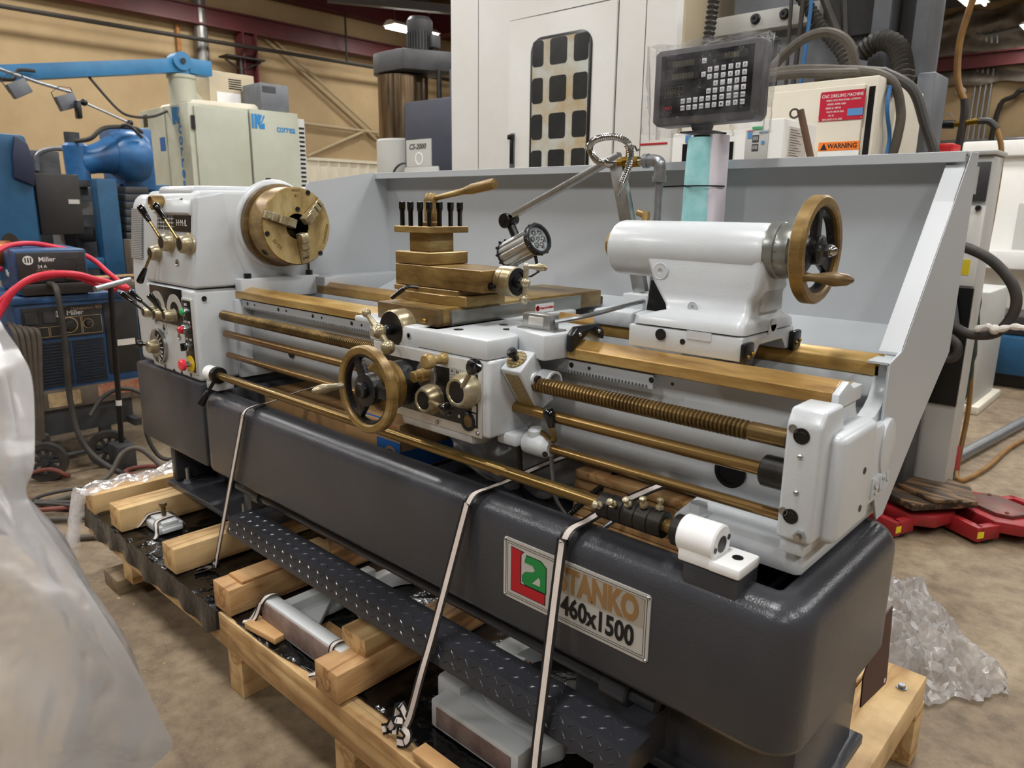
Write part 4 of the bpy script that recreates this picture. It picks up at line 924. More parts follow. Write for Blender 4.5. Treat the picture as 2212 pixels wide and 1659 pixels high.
b = B(); b.rev((1.156, .158, 1.508), (-.35, .02, -1), [(0, .0085), (.012, .0085), (.03, .0045), (.034, .0035), (.034, 0)], 14); part('nozzle', b, 'chrome', ho)
# coolant box behind the tailstock
b = B(); b.loft([[(x, y, 1.207) for x, y in rrect(1.265, .2, .075, .07, .006, 3)], [(x, y, 1.285) for x, y in rrect(1.262, .2, .055, .052, .006, 3)]]); b.cyl((1.262, .2, 1.285), (1.262, .2, 1.3), .018, n=16); part('clamp_block', b, 'black', None)

# ---- digital readout on its post
b = B(); b.box(1.24, 1.3, .315, .36, 1.18, 1.62, .006); post = part('readout_post', b, 'alu', None)
b = B(); b.loft([[(x, y, z) for x, y in rrect(1.266, .33, w_, .085, .03, 5)] for z, w_ in ((1.40, .078), (1.45, .076), (1.52, .073), (1.57, .07), (1.612, .066))]); fm = part('foam_wrap', b, 'foam', post, 'pale blue foam wrap')
b = B(); b.loft([[(x, y, z) for x, y in rrect(1.3, .338, w_, .07, .014, 4)] for z, w_ in ((1.40, .03), (1.5, .028), (1.58, .028), (1.618, .026))]); part('foam_edge', b, 'foam_pale', post)
b = B(); b.rev((1.272, .33, 1.5), (0, 0, 1), [(0, .046), (0, .0485), (.003, .0485), (.003, .046)], 24, closed=True); b.strip([(1.25, .284, 1.502), (1.215, .268, 1.5), (1.19, .262, 1.499)], .003, .001, (0, 0, 1)); part('cable_tie', b, 'black', post)
b = B(); b.box(1.222, 1.30, .29, .37, 1.622, 1.626); b.cyl((1.265, .33, 1.626), (1.265, .33, 1.65), .016, n=14); b.cyl((1.24, .32, 1.64), (1.285, .32, 1.64), .012, n=14); part('readout_bracket', b, 'black', post)
RY = .30
b = B(); v = [(1.136, RY, 1.652), (1.136, RY, 1.806), (1.146, RY, 1.813), (1.402, RY, 1.813), (1.404, RY, 1.655), (1.395, RY, 1.643), (1.15, RY, 1.641)]
b.prism([(x, z) for x, y, z in v], 'y', RY, RY+.055, .005, 3); dro = part('readout', b, 'case_grey', None)
b = B(); b.box(1.155, 1.388, RY-.001, RY+.0005, 1.662, 1.800); sc_ = part('screen', b, 'screen', dro)
KX0, KX1, KZ0, KZ1 = 1.155, 1.388, 1.662, 1.80
def kp(u, w_): return KX0+(KX1-KX0)*u, KZ1-(KZ1-KZ0)*w_
KEYS = [(.488, .16, 'X₀'), (.488, .37, 'Y₀')]
grid = {0: [(.555, 'X'), (.625, '▭'), (.70, 'CA'), (.775, '7'), (.848, '8'), (.92, '9')],
        1: [(.555, 'Y'), (.625, '×'), (.70, '÷'), (.775, '4'), (.848, '5'), (.92, '6')],
        2: [(.625, '+'), (.70, '-'), (.775, '1'), (.848, '2'), (.92, '3')],
        3: [(.555, 'HA'), (.625, 'r'), (.70, '='), (.775, '0'), (.848, '.'), (.92, '±')],
        4: [(.275, 'SIFT'), (.345, 'TOOL'), (.415, 'CLS'), (.485, '1/2'), (.555, 'R/r'), (.625, 'Z/1'), (.70, 'SIN'), (.775, 'COS'), (.848, 'TAN'), (.92, 'ARC')],
        5: [(.275, 'EDM'), (.345, '▷'), (.415, 'CALL'), (.485, 'ZERO'), (.555, '╱'), (.625, '◱'), (.70, '✱'), (.775, '↓'), (.848, '↑'), (.92, 'ENT')]}
for r, row in grid.items():
    for u, s_ in row: KEYS.append((u, .295+.112*r+.028*(.92-u), s_))
kb = None
for u, w_, s_ in KEYS:
    x, z = kp(u, w_)
    if kb is None:
        b = B(); b.box(x-.0056, x+.0056, RY-.0032, RY-.0008, z-.0058, z+.0058, .0012, 2); kb = part('key', b, 'key', dro); k0 = V(x, 0, z)
    else: dup(kb, (x-k0.x, 0, z-k0.z))
    text(s_, .0075 if len(s_) < 2 else (.0052 if len(s_) < 4 else .004), (x, RY-.0034, z), (1, 0, 0), (0, 0, 1), 'ink', dro, 'key_legend', ex=.0001)
for x0_, x1_, w0, w1 in ((.07, .44, .1, .22), (.07, .44, .3, .42), (.6, .95, .07, .18)):
    xa, za = kp(x0_, w0); xb, zb = kp(x1_, w1)
    b = B(); b.box(xa, xb, RY-.0016, RY-.0009, zb, za); di = part('digit_window', b, 'ink', dro)
    text('8888888' if x0_ < .5 else '88888', (za-zb)*1.05, ((xa+xb)/2, RY-.0019, (za+zb)/2), (1, 0, 0), (0, 0, 1), 'digit_off', dro, 'digits', ex=.0001, sx=.93)
xa, za = kp(.06, .52); xb, zb = kp(.27, .68); b = B()
for k in range(6): b.box(xa+(xb-xa)*k/5-.0003, xa+(xb-xa)*k/5+.0003, RY-.0018, RY-.0010, zb, za)
for k in range(3): b.box(xa, xb, RY-.0018, RY-.0010, zb+(za-zb)*k/2-.0003, zb+(za-zb)*k/2+.0003)
for k in range(4): b.rev((xa+(xb-xa)*(k+1)/5, RY-.0014, (za+zb)/2), (0, -1, 0), [(0, .006), (.0004, .006), (.0004, .0055), (0, .0055)], 18, closed=True)
part('function_diagram', b, 'digit_off', dro)
x, z = kp(.1, .86); text('SINO', .011, (x, RY-.0014, z), (1, 0, 0), (0, 0, 1), 'ink_red', dro, bold=.01); x, z = kp(.1, .93); text('SDS6-2V', .007, (x, RY-.0014, z), (1, 0, 0), (0, 0, 1), 'case_grey', dro)
b = B(); b.rev((1.262, RY, 1.650), (0, -1, 0), [(0, .0055), (.001, .0055), (.001, .004), (.0015, 0)], 16); part('readout_badge', b, 'gold', dro)
# clear bag over the readout
def bag(u, w_):
    a = 2*PI*u; ca, sa = math.cos(a), math.sin(a)
    k = 1/max(abs(ca), abs(sa))
    hx, hy = .145+.005*math.sin(9*a+w_*5), .043+.004*math.sin(13*a+3*w_)
    z = 1.822-w_*.205+.004*math.sin(7*a)
    fl = 1+.02*w_ if w_ > .75 else 1
    return (1.268+ca*k*hx*fl-.004, RY+.030+sa*k*hy*fl, z+.006*math.sin(5*w_+4*a)*w_)
b = B(); b.sheet(bag, 96, 18)
b.sheet(lambda u, w_: (1.124+u*.288, RY-.012+w_*.086, 1.822+.004*math.sin(17*u+9*w_)), 30, 6)
obj('plastic_bag', b, 'wrap', label='clear crinkled plastic bag pulled over the digital readout', cat='bag', ang=60)

# ---- name plate on the pan
b = B(); b.prism(rrect(1.4125, .74, .345, .13, .006, 3), 'y', -.3245, -.3222); npl = part('name_plate', b, 'plate')
NY = -.3248
def frm(b, x0, x1, z0, z1, t, y0=NY-.0002, y1=NY+.0004):
    b.box(x0, x1, y0, y1, z0, z0+t); b.box(x0, x1, y0, y1, z1-t, z1); b.box(x0, x0+t, y0, y1, z0, z1); b.box(x1-t, x1, y0, y1, z0, z1)
b = B(); frm(b, 1.246, 1.579, .681, .799, .0009); frm(b, 1.2505, 1.5745, .6855, .7945, .0007); part('border', b, 'ink', npl)
def poly(pts, m_, name, y=NY-.0006, grow=None):
    if grow:
        cx = sum(p[0] for p in pts)/len(pts); cz = sum(p[1] for p in pts)/len(pts)
    b = B(); b.prism(pts, 'y', y, NY+.0006); return part(name, b, m_, npl)
Lp = [(1.262, .788), (1.292, .786), (1.286, .779), (1.286, .716), (1.35, .716), (1.35, .6945), (1.262, .6945)]
Lb = [(1.2605, .7895), (1.2955, .7875), (1.2878, .779), (1.2878, .7175), (1.352, .7175), (1.352, .693), (1.2605, .693)]
poly(Lb, 'ink', 'emblem_outline', NY-.0003); poly(Lp, 'ink_red', 'emblem_letter')
ap_ = [(1.302, .782), (1.338, .782), (1.352, .772), (1.352, .7195), (1.30, .7195), (1.292, .7255), (1.292, .737), (1.30, .747), (1.318, .752), (1.324, .758), (1.318, .766), (1.298, .766)]
cx, cz = 1.322, .75
poly([(cx+(x-cx)*1.055, cz+(z-cz)*1.05) for x, z in ap_], 'ink', 'emblem_outline', NY-.0003); poly(ap_, 'ink_green', 'emblem_letter')
poly([(1.318, .729), (1.338, .729), (1.338, .742), (1.334, .746)], 'plate', 'emblem_counter', NY-.0009)
b = B(); b.box(1.372, 1.572, NY-.0004, NY+.0006, .739, .794); part('name_band', b, 'plate_dull', npl)
text('STANKO', .066, (1.473, NY-.0007, .7665), (1, 0, 0), (0, 0, 1), 'ink_gold', npl, bold=.05, sx=.68)
text('460x1500', .055, (1.473, NY-.0007, .7125), (1, 0, 0), (0, 0, 1), 'ink', npl, bold=.028, sx=.75)
for x in (1.2445, 1.5805):
    for z in (.6795, .8005):
        b = B(); b.sph((x, NY, z), .0038, 10, 6); part('rivet', b, 'chrome', npl)
# ================================================================ pallet and what lies on it
def wood(name, c1, c2, c3, ax=1, sc=9):
    m = mat(name, c2, .62); nt = m.node_tree; N = nt.nodes; L = nt.links; bs = N['Principled BSDF']
    tc = N.new('ShaderNodeTexCoord'); mp = N.new('ShaderNodeMapping'); s_ = [9, 9, 9]; s_[ax] = .8; mp.inputs['Scale'].default_value = s_
    L.new(tc.outputs['Object'], mp.inputs[0])
    n = N.new('ShaderNodeTexNoise'); n.inputs['Scale'].default_value = 1.6; n.inputs['Detail'].default_value = 4; n.inputs['Distortion'].default_value = .6; L.new(mp.outputs[0], n.inputs['Vector'])
    mu = N.new('ShaderNodeMath'); mu.operation = 'MULTIPLY'; mu.inputs[1].default_value = sc; L.new(n.outputs[0], mu.inputs[0])
    fr = N.new('ShaderNodeMath'); fr.operation = 'PINGPONG'; fr.inputs[1].default_value = 1; L.new(mu.outputs[0], fr.inputs[0])
    r = N.new('ShaderNodeValToRGB'); L.new(fr.outputs[0], r.inputs[0]); e = r.color_ramp.elements
    e[0].position = .0; e[0].color = lin(c1); e[1].position = 1; e[1].color = lin(c3); q = e.new(.35); q.color = lin(c2)
    n2 = N.new('ShaderNodeTexNoise'); n2.inputs['Scale'].default_value = 7; n2.inputs['Detail'].default_value = 6; L.new(tc.outputs['Object'], n2.inputs['Vector'])
    r2 = N.new('ShaderNodeValToRGB'); L.new(n2.outputs[0], r2.inputs[0]); r2.color_ramp.elements[0].position = .3; r2.color_ramp.elements[0].color = lin((190, 178, 165)); r2.color_ramp.elements[1].position = .55; r2.color_ramp.elements[1].color = (1, 1, 1, 1)
    mx = N.new('ShaderNodeMix'); mx.data_type = 'RGBA'; mx.blend_type = 'MULTIPLY'; mx.inputs[0].default_value = .8; L.new(r.outputs[0], mx.inputs[6]); L.new(r2.outputs[0], mx.inputs[7])
    L.new(mx.outputs[2], bs.inputs['Base Color'])
    bp = N.new('ShaderNodeBump'); bp.inputs['Strength'].default_value = .25; bp.inputs['Distance'].default_value = .003; L.new(fr.outputs[0], bp.inputs['Height']); L.new(bp.outputs[0], bs.inputs['Normal'])
    return m
wood('pine_y', (176, 134, 84), (212, 176, 122), (222, 190, 140), 1, 5)
wood('pine_x', (172, 132, 84), (206, 170, 118), (216, 184, 134), 0, 5)
wood('fir_y', (150, 106, 64), (192, 146, 96), (204, 164, 114), 1, 9)
wood('ply', (178, 128, 78), (206, 160, 106), (214, 172, 120), 0, 3)
wood('old_wood', (86, 72, 54), (122, 104, 80), (140, 120, 94), 1, 6)
wood('charred', (44, 34, 26), (72, 58, 44), (140, 104, 66), 0, 7)
mat('film_black', (9, 9, 10), .16, bump=1, bsc=34, spec=.5)
mat('casting', (206, 209, 210), .4, bump=.1, bsc=120)
mat('casting_raw', (150, 130, 124), .5, col2=(112, 92, 86), sc=16)
mat('maroon', (66, 30, 26), .5)
mat('kraft', (178, 140, 92), .75, col2=(160, 122, 78), sc=4)
mat('ink_blue', (38, 96, 164), .5)
mat('ink_orange', (206, 92, 50), .5)
pal = thing('pallet', 'long pine skid pallet carrying the lathe, edges showing under black film', 'pallet', (.43, .13, 0))
def pp_(name, b, m_, label=None): return obj(name, b, m_, pal, label)
pp_('stringer', B().box(-.96, 1.70, -.448, -.41, .145, .252, .003), 'pine_x')
pp_('stringer', B().box(-.96, 1.70, .66, .70, .145, .252, .003), 'pine_x')
yy = -.409
for k in range(9):
    pp_('deck_board', B().box(-.96, 1.698, yy, yy+.112, .222, .25, .002), 'pine_x'); yy += .1187
for x in (-.63, .2, .765, 1.35):
    pp_('skid', B().box(x, x+.085, -.44, .69, .0 if x > -.5 else .062, .144, .003), 'pine_y')
b = B(); b.box(1.702, 1.825, -.44, .70, .165, .248, .004); eb_ = pp_('end_timber', b, 'pine_y')
b = B(); b.box(1.735, 1.825, .64, .72, 0, .164, .003); pp_('end_post', b, 'pine_y')
b = B(); b.cyl((1.79, .60, .248), (1.79, .60, .251), .013, n=16); b.cyl((1.79, .60, .251), (1.79, .60, .259), .009, n=6); obj('bolt', b, 'galv', eb_)
obj('sleeper', B().box(-.76, -.62, -.47, .3, 0, .061, .004), 'old_wood', label='weathered grey timber lying on the floor under the pallet skid', cat='timber')
obj('timber', B().box(-.94, -.845, -.45, .3, .254, .335, .003), 'pine_y', label='pine timber at the far left end of the pallet, partly under clear film', cat='timber', group='cross timbers on the pallet')
obj('timber', B().box(-.69, -.585, -.445, .3, .262, .351, .003), 'pine_y', label='pine cross timber between the clear film and the small white clamp block', cat='timber', group='cross timbers on the pallet')
obj('timber', B().box(-.215, -.12, -.445, .3, .262, .351, .003), 'pine_y', label='pine cross timber between the white clamp block and the first strap', cat='timber', group='cross timbers on the pallet')
obj('timber', B().box(.15, .25, -.445, .3, .262, .347, .003), 'fir_y', label='cross timber carrying the thin plywood piece', cat='timber', group='cross timbers on the pallet')
obj('timber', B().box(.715, .815, -.455, .3, .262, .343, .003), 'fir_y', label='reddish cross timber with a square pine block on top', cat='timber', group='cross timbers on the pallet')
obj('timber', B().box(1.58, 1.69, -.40, .3, .262, .351, .003), 'pine_y', label='pine cross timber under the right stand of the lathe', cat='timber', group='cross timbers on the pallet')
obj('plywood_piece', B().box(.165, .245, -.40, -.262, .3475, .357, .001), 'ply', label='thin plywood offcut lying on the fourth cross timber', cat='board')
obj('wood_block', B().box(.19, .25, -.25, -.10, .3475, .385, .002), 'pine_x', label='small pine block behind the plywood offcut under the treadle', cat='block')
obj('wood_block', B().box(.705, .805, -.365, -.18, .3435, .392, .003), 'pine_y', label='square pine block sitting on the reddish timber', cat='block')
obj('wood_block', B().box(.33, .47, -.437, -.385, .262, .280, .002, T=Matrix.Translation((.4, -.41, 0)) @ Matrix.Rotation(.12, 4, 'Z') @ Matrix.Translation((-.4, .41, 0))), 'ply', label='flat knotty board piece nailed in front of the angled white bracket', cat='board')
obj('wood_block', B().box(.50, .60, -.31, -.27, .262, .280, .002), 'ply', label='flat board piece nailed behind the angled white bracket', cat='board')
obj('wood_block', B().box(1.08, 1.22, -.444, -.405, .262, .280, .002), 'ply', label='flat board piece at the bottom edge beside the steady rest foot', cat='board')
# black film over the deck
def bf(u, w_):
    x = -.955+u*2.62; hang = .085 if x < .12 else max(0, .085-.5*(x-.12))
    edge = -.452 if x < .18 else -.452+min(.05, .09*(x-.18))+.012*math.sin(9*x)
    s_ = w_*1.0
    wr = .0028*math.sin(31*x+11*w_)*math.sin(23*w_+7*x)+.0022*math.sin(57*x-19*w_)
    if s_ < .16:
        t = s_/.16; z = .256-(1-t)*hang*(1+.12*math.sin(14*x)); y = edge-.006*(1-t)+.006*math.sin(40*x)*(1-t)*(1 if hang > .02 else 0)
        return (x, y, z+wr*.6)
    t = (s_-.16)/.84
    return (x, edge+t*(.32-edge), .2565+abs(wr))
obj('black_film', B().sheet(bf, 260, 44), 'film_black', label='wrinkled black plastic film spread over the pallet deck', cat='film', ang=70)
# castings lying on the film
cl = thing('clamp_block', 'small white clamp block with a brass bolt, strapped to the black film', 'clamp', (-.53, -.30, .26))
b = B(); b.box(-.60, -.46, -.36, -.27, .262, .292, .004); b.box(-.60, -.46, -.345, -.285, .29, .305, .004); b.box(-.46, -.447, -.352, -.278, .268, .284, .003); obj('body', b, 'casting', cl)
b = B(); b.cyl((-.53, -.31, .303), (-.53, -.31, .345), .008, n=14); b.cyl((-.53, -.31, .345), (-.53, -.31, .357), .0145, n=6); obj('bolt', b, 'oiled_dark', cl)
fr_ = thing('angle_bracket', 'angled white cast bracket with a long bar and gusset, strapped in front of the treadle', 'casting', (.5, -.33, .26))
b = B(); b.box(.345, .74, -.395, -.355, .262, .345, .004); b.m(1).box(.35, .735, -.398, -.394, .27, .338, .001); obj('bar', b, ['casting', 'casting_raw'], fr_)
b = B(); b.box(.39, .43, -.36, -.05, .262, .335, .004); b.box(.37, .45, -.36, -.05, .262, .282, .004); obj('arm', b, 'casting', fr_)
b = B(); b.prism([(.42, -.356), (.56, -.356), (.42, -.2)], 'z', .29, .306, .002); obj('gusset', b, 'casting', fr_)
b = B(); b.rev((.56, -.02, .262), (0, 0, 1), [(0, .17), (.04, .165), (.045, .155), (.045, .12), (.03, .11), (0, .11)], 48, closed=True, a0=.2, a1=2.6+PI); obj('collar', b, 'casting', fr_)
b = B(); b.strip([(.66, .09, .31), (.665, .07, .325), (.68, .06, .325), (.69, .05, .31)], .012, .004, (1, 0, 0)); obj('hook', b, 'black', fr_)
sr_ = thing('steady_rest', 'big white steady rest lying on black film under the right end of the treadle', 'steady rest', (1.18, -.2, .26))
b = B(); b.box(1.03, 1.305, -.345, -.29, .262, .335, .006); obj('foot', b, 'casting', sr_)
b = B(); b.box(1.05, 1.285, -.3475, -.34, .272, .322, .002); obj('foot_pocket', b, 'casting_raw', sr_)
b = B(); b.prism([(1.04, -.30), (1.30, -.30), (1.33, -.22), (1.30, -.15), (1.05, -.15), (1.0, -.22)], 'z', .262, .308, .008)
b.rev((1.175, -.04, .262), (0, 0, 1), [(0, .215), (.05, .21), (.055, .2), (.055, .15), (.05, .14), (0, .14)], 56, closed=True); obj('ring', b, 'casting', sr_, ang=40)
b = B(); b.rev((1.175, -.04, .2625), (0, 0, 1), [(0, .139), (.001, 0)], 40); obj('ring_shade', b, 'film_black', sr_)
for a in (.9, 3.3, 5.4):
    c = V(1.175+.14*math.cos(a), -.04+.14*math.sin(a), .30); d = V(-math.cos(a), -math.sin(a), 0)
    b = B(); b.cyl(c-d*.05, c+d*.03, .014, n=14); obj('finger', b, 'casting', sr_); b = B(); b.cyl(c+d*.03, c+d*.045, .011, n=14); obj('finger_tip', b, 'oiled_dark', sr_)
b = B(); b.box(.965, 1.05, -.27, -.20, .262, .33, .01); obj('hinge_boss', b, 'casting', sr_)
b = B(); b.strip([(1.06, -.2, .31), (1.065, -.205, .335), (1.09, -.21, .337), (1.10, -.21, .31)], .014, .006, (0, 1, 0)); obj('wing_screw', b, 'black', sr_)
# straps
def strap(label, path, side, tail=None, w_=.026):
    t = thing('strap', label, 'strap', path[-1], 'black and white packing straps'); P = smooth([Vector(p) for p in path], 5)
    obj('band', B().strip(P, w_, .0012, side), 'strap_black', t); obj('stripe', B().strip(P, w_*.5, .0022, side), 'strap_white', t)
    for tl_ in (tail or []):
        Q = smooth([Vector(p) for p in tl_], 5)
        obj('tail', B().strip(Q, w_*.95, .0012, (.8, .3, .5)), 'strap_black', t); obj('tail_stripe', B().strip(Q, w_*.5, .0024, (.8, .3, .5)), 'strap_white', t)
    return t
strap('left strap tied over the pan below the apron wheel down to the black film', [(.30, .0, .93), (.24, -.16, .90), (.207, -.25, .874), (.203, -.29, .872), (.20, -.322, .864), (.192, -.333, .842), (.185, -.334, .82), (.05, -.335, .53), (-.04, -.336, .335), (-.06, -.34, .275)], (1, -.06, .25), [[(-.06, -.34, .29), (-.07, -.345, .272), (-.075, -.37, .266), (-.085, -.40, .264)], [(-.05, -.336, .30), (-.065, -.34, .275), (-.095, -.365, .268), (-.10, -.385, .264)]])
strap('middle strap running down the pan to the corner of the steady rest', [(1.33, -.02, .955), (1.24, -.14, .925), (1.17, -.24, .88), (1.158, -.28, .873), (1.15, -.318, .868), (1.143, -.333, .845), (1.137, -.338, .82), (1.09, -.382, .56), (1.075, -.41, .45), (1.04, -.416, .33), (1.02, -.42, .29)], (1, -.06, .12), [[(1.02, -.42, .31), (.995, -.425, .30), (.985, -.43, .28), (.965, -.437, .268)], [(1.03, -.415, .32), (1.0, -.41, .335), (.99, -.415, .30), (1.0, -.43, .27)], [(1.02, -.42, .295), (1.045, -.425, .29), (1.04, -.432, .272), (1.02, -.438, .266)]])
strap('right strap crossing the name plate and passing the treadle to the bottom edge', [(1.53, -.03, .95), (1.47, -.16, .92), (1.42, -.24, .885), (1.412, -.28, .876), (1.404, -.318, .869), (1.399, -.333, .846), (1.396, -.338, .82), (1.405, -.39, .55), (1.41, -.412, .44), (1.415, -.43, .30), (1.416, -.434, .268)], (1, -.06, .04), [[(1.416, -.43, .29), (1.405, -.44, .275), (1.39, -.445, .266)]])
strap('short strap holding the clamp block near its brass bolt, nearer one', [(-.44, -.385, .264), (-.455, -.372, .27), (-.47, -.365, .292), (-.49, -.35, .308), (-.50, -.29, .308), (-.50, -.268, .29), (-.49, -.25, .264)], (.8, .5, 0), w_=.018)
strap('short strap over the left end of the clamp block', [(-.60, -.41, .264), (-.585, -.385, .268), (-.58, -.364, .29), (-.575, -.345, .308), (-.565, -.29, .308), (-.56, -.266, .29), (-.55, -.25, .264)], (.9, .3, 0), w_=.018)
strap('short strap over the left end of the angled white bracket', [(.30, -.432, .264), (.32, -.42, .272), (.35, -.405, .32), (.365, -.39, .35), (.37, -.36, .35), (.372, -.345, .32), (.375, -.335, .264)], (1, .2, 0), [[(.33, -.43, .264), (.345, -.415, .29), (.36, -.405, .335)]], w_=.018)
strap('short strap over the right end of the angled white bracket', [(.66, -.44, .264), (.675, -.42, .27), (.70, -.402, .30), (.705, -.394, .348), (.71, -.36, .35), (.713, -.348, .32), (.715, -.335, .264)], (1, .2, 0), w_=.018)
# things inside the chip pan below the bed
cb1 = thing('cardboard_box', 'plain brown cardboard box in the pan left of the apron wheel', 'box', (.17, 0, .747))
b = B(); b.box(-.07, .44, -.13, .06, .747, .85, .002); obj('carton', b, 'kraft', cb1)
b = B(); b.box(-.06, .43, -.16, -.12, .849, .855, .001, T=Matrix.Translation((0, -.13, .85)) @ Matrix.Rotation(-.35, 4, 'X') @ Matrix.Translation((0, .13, -.85))); obj('flap', b, 'kraft', cb1)
cb2 = thing('cardboard_box', 'brown carton with blue bands and orange print in the pan behind the apron wheel', 'box', (.6, 0, .747))
b = B(); b.box(.452, .70, -.155, .05, .747, .885, .002); obj('carton', b, 'kraft', cb2)
b = B(); b.box(.60, .7005, -.1560, -.1548, .752, .835); b.box(.7, .7008, -.155, .05, .752, .81); obj('blue_band', b, 'ink_blue', cb2)
b = B(); b.box(.46, .64, -.15, -.14, .8852, .8856); obj('blue_stripe', b, 'ink_blue', cb2)
text('HAN', .03, (.52, -.1556, .86), (1, 0, 0), (0, 0, 1), 'ink_blue', cb2, bold=.02); text('夾 頭', .035, (.65, -.1556, .86), (1, 0, 0), (0, 0, 1), 'ink_orange', cb2)
b = B(); b.rev((.66, -.1562, .79), (0, -1, 0), [(0, .03), (.0006, .03), (.0006, .022), (0, .022)], 24, closed=True); b.box(.655, .685, -.1568, -.156, .765, .80); obj('print_drawing', b, 'kraft', cb2)
def bun(u, w_):
    a = 2*PI*u; h = math.sin(PI*min(1, w_*1.02)); r1, r2 = .25*(.35+.65*h**.5), .10*(.3+.7*h**.5)
    k = 1+.07*math.sin(6*a+9*w_)+.05*math.sin(11*a-14*w_)
    return (.98+r1*math.cos(a)*k, .02+r2*math.sin(a)*k, .75+.20*w_+.008*math.sin(9*a))
obj('plastic_bundle', B().sheet(bun, 70, 26), 'film_milky', label='crumpled milky plastic bundle stuffed in the pan behind the apron', cat='plastic bag', ang=70)
pk = thing('plywood_stack', 'stack of plywood sheets in the pan under the right half of the bed', 'plywood', (1.4, .05, .747))
for k in range(7):
    obj('sheet', B().box(1.25+.01*random.random(), 1.60, -.12+.008*random.random(), .09, .749+.0215*k, .768+.0215*k, .001, T=Matrix.Translation((1.4, 0, .75)) @ Matrix.Rotation(.02*(random.random()-.5), 4, 'Z') @ Matrix.Translation((-1.4, 0, -.75))), 'ply' if k % 3 else 'fir_y', pk)
# rear cover hanging at the right end
b = B(); b.prism([(.18, .50), (.27, .60), (.335, .60), (.375, .392), (.37, .386), (.19, .42)], 'x', 1.80, 1.803); part('rear_cover', b, 'maroon', None, 'dark brown sheet cover')
b = B(); b.cyl((1.803, .355, .402), (1.804, .355, .402), .006, n=12); part('cover_hole', b, 'white', None)
# clear film at the left end of the pallet
def cf_(u, w_):
    x = -.975+.10*u+.02*math.sin(5*w_); s_ = w_
    y = -.50+.75*max(0, s_-.25)/.75 if s_ > .25 else -.50-.0*s_
    z = .345 if s_ > .25 else .06+.285*(s_/.25)
    if s_ <= .25: y = -.475-.05*(1-s_/.25)+.015*math.sin(20*u)
    return (x-.06*(1-min(1, s_/.25))+.012*math.sin(26*w_), y+random.uniform(-.004, .004), z+.006*math.sin(17*u+40*w_)+.005*math.sin(60*w_)+random.uniform(-.003, .006))
obj('clear_film', B().sheet(cf_, 16, 56), 'film_clear', label='clear crinkled film draped over the left end timber of the pallet', cat='film', ang=12)
# clear film heap on the floor right of the pallet
def hf_(u, w_):
    A, Bq, Cq, D_ = V(1.38, 1.42, 0), V(1.53, 1.75, 0), V(1.985, 1.19, 0), V(1.77, .92, 0)
    p = (A*(1-w_)+D_*w_)*(1-u)+(Bq*(1-w_)+Cq*w_)*u
    e = min(1, 6*min(u, 1-u, w_, 1-w_)+.05)
    h = .012+.11*e*(1-.6*w_)*(.5+.5*abs(math.sin(5*u+3*math.sin(6*w_))))+.03*e*abs(math.sin(19*w_+8*u))+.016*e*math.sin(37*u-21*w_)
    return (p.x+.02*math.sin(17*w_)*(1 if u > .9 or u < .1 else .4)+random.uniform(-.008, .008), p.y+.02*math.sin(15*u+8*w_)+random.uniform(-.008, .008), max(.003, .8*h+e*random.uniform(-.01, .016)))
obj('clear_film', B().sheet(hf_, 30, 46), 'film_clear', label='heap of clear crumpled film on the floor behind the right pallet end', cat='film', ang=9)
# milky sheet draped over something at the left edge, close to the camera
BD = [(1.085, -1.115, 1.40), (1.162, -1.104, 1.312), (1.209, -1.099, 1.280), (1.237, -1.098, 1.247), (1.287, -1.119, 1.171), (1.289, -1.130, 1.132), (1.368, -1.110, 1.054), (1.417, -1.089, 0.979), (1.434, -1.070, 0.899), (1.429, -1.061, 0.859), (1.378, -1.070, 0.803), (1.304, -1.086, 0.704), (1.225, -1.116, 0.493), (1.15, -1.14, .2), (1.12, -1.16, .004)]
BP = smooth([Vector(p) for p in BD], 6); nb = len(BP)-1
def fgs(u, w_):
    p = BP[min(nb, int(round(w_*nb)))]; s_ = (u-.5)*2
    d = V(-.45, -.62, 0) if s_ > 0 else V(-.95, .05, 0); l_ = abs(s_)
    wob = .03*math.sin(7*l_+6*w_)+.016*abs(math.sin(13*l_-9*w_))+.012*math.sin(31*w_+11*l_)+.006*abs(math.sin(29*l_+23*w_))
    q = p+d*l_*.55+V(.6, -.55, 0)*wob*min(1, l_*6)
    return (q.x, q.y, max(.003, q.z+.02*l_*math.sin(6*l_+4*w_)*min(1, p.z*3)))
obj('plastic_sheet', B().sheet(fgs, 60, nb), 'film_milky', label='milky plastic sheet draped over a stand at the left edge of the picture', cat='plastic sheet', ang=75)
cs_ = thing('covered_stand', 'grey stand with a dark round knob hidden under the milky sheet', 'stand', (.95, -1.28, 0))
b = B(); b.box(.75, .98, -1.42, -1.22, 0, 1.2, .02); obj('cabinet', b, 'sheetgrey', cs_)
b = B(); b.rev((.98, -1.28, .93), (1, .2, 0), [(0, .02), (.06, .02), (.065, .045), (.085, .05), (.1, .035), (.102, 0)], 24); obj('knob', b, 'black', cs_)
# wood chips and litter on the floor
b = B()
for k in range(170):
    x, y = random.uniform(-1.6, 1.3), random.uniform(-1.25, -.45)
    s_ = random.uniform(.003, .009); a = random.random()*PI; e1 = V(math.cos(a), math.sin(a), 0)*s_; e2 = V(-math.sin(a), math.cos(a), 0)*s_*random.uniform(.3, .7); c = V(x, y, .001)
    b.raw([c+e1, c+e2, c-e1, c-e2, c+V(0, 0, .003)], [(0, 1, 4), (1, 2, 4), (2, 3, 4), (3, 0, 4), (0, 1, 2, 3)])
obj('wood_chips', b, 'pine_x', label='pale wood chips scattered on the concrete in front of the pallet', cat='wood chips', kind='stuff')
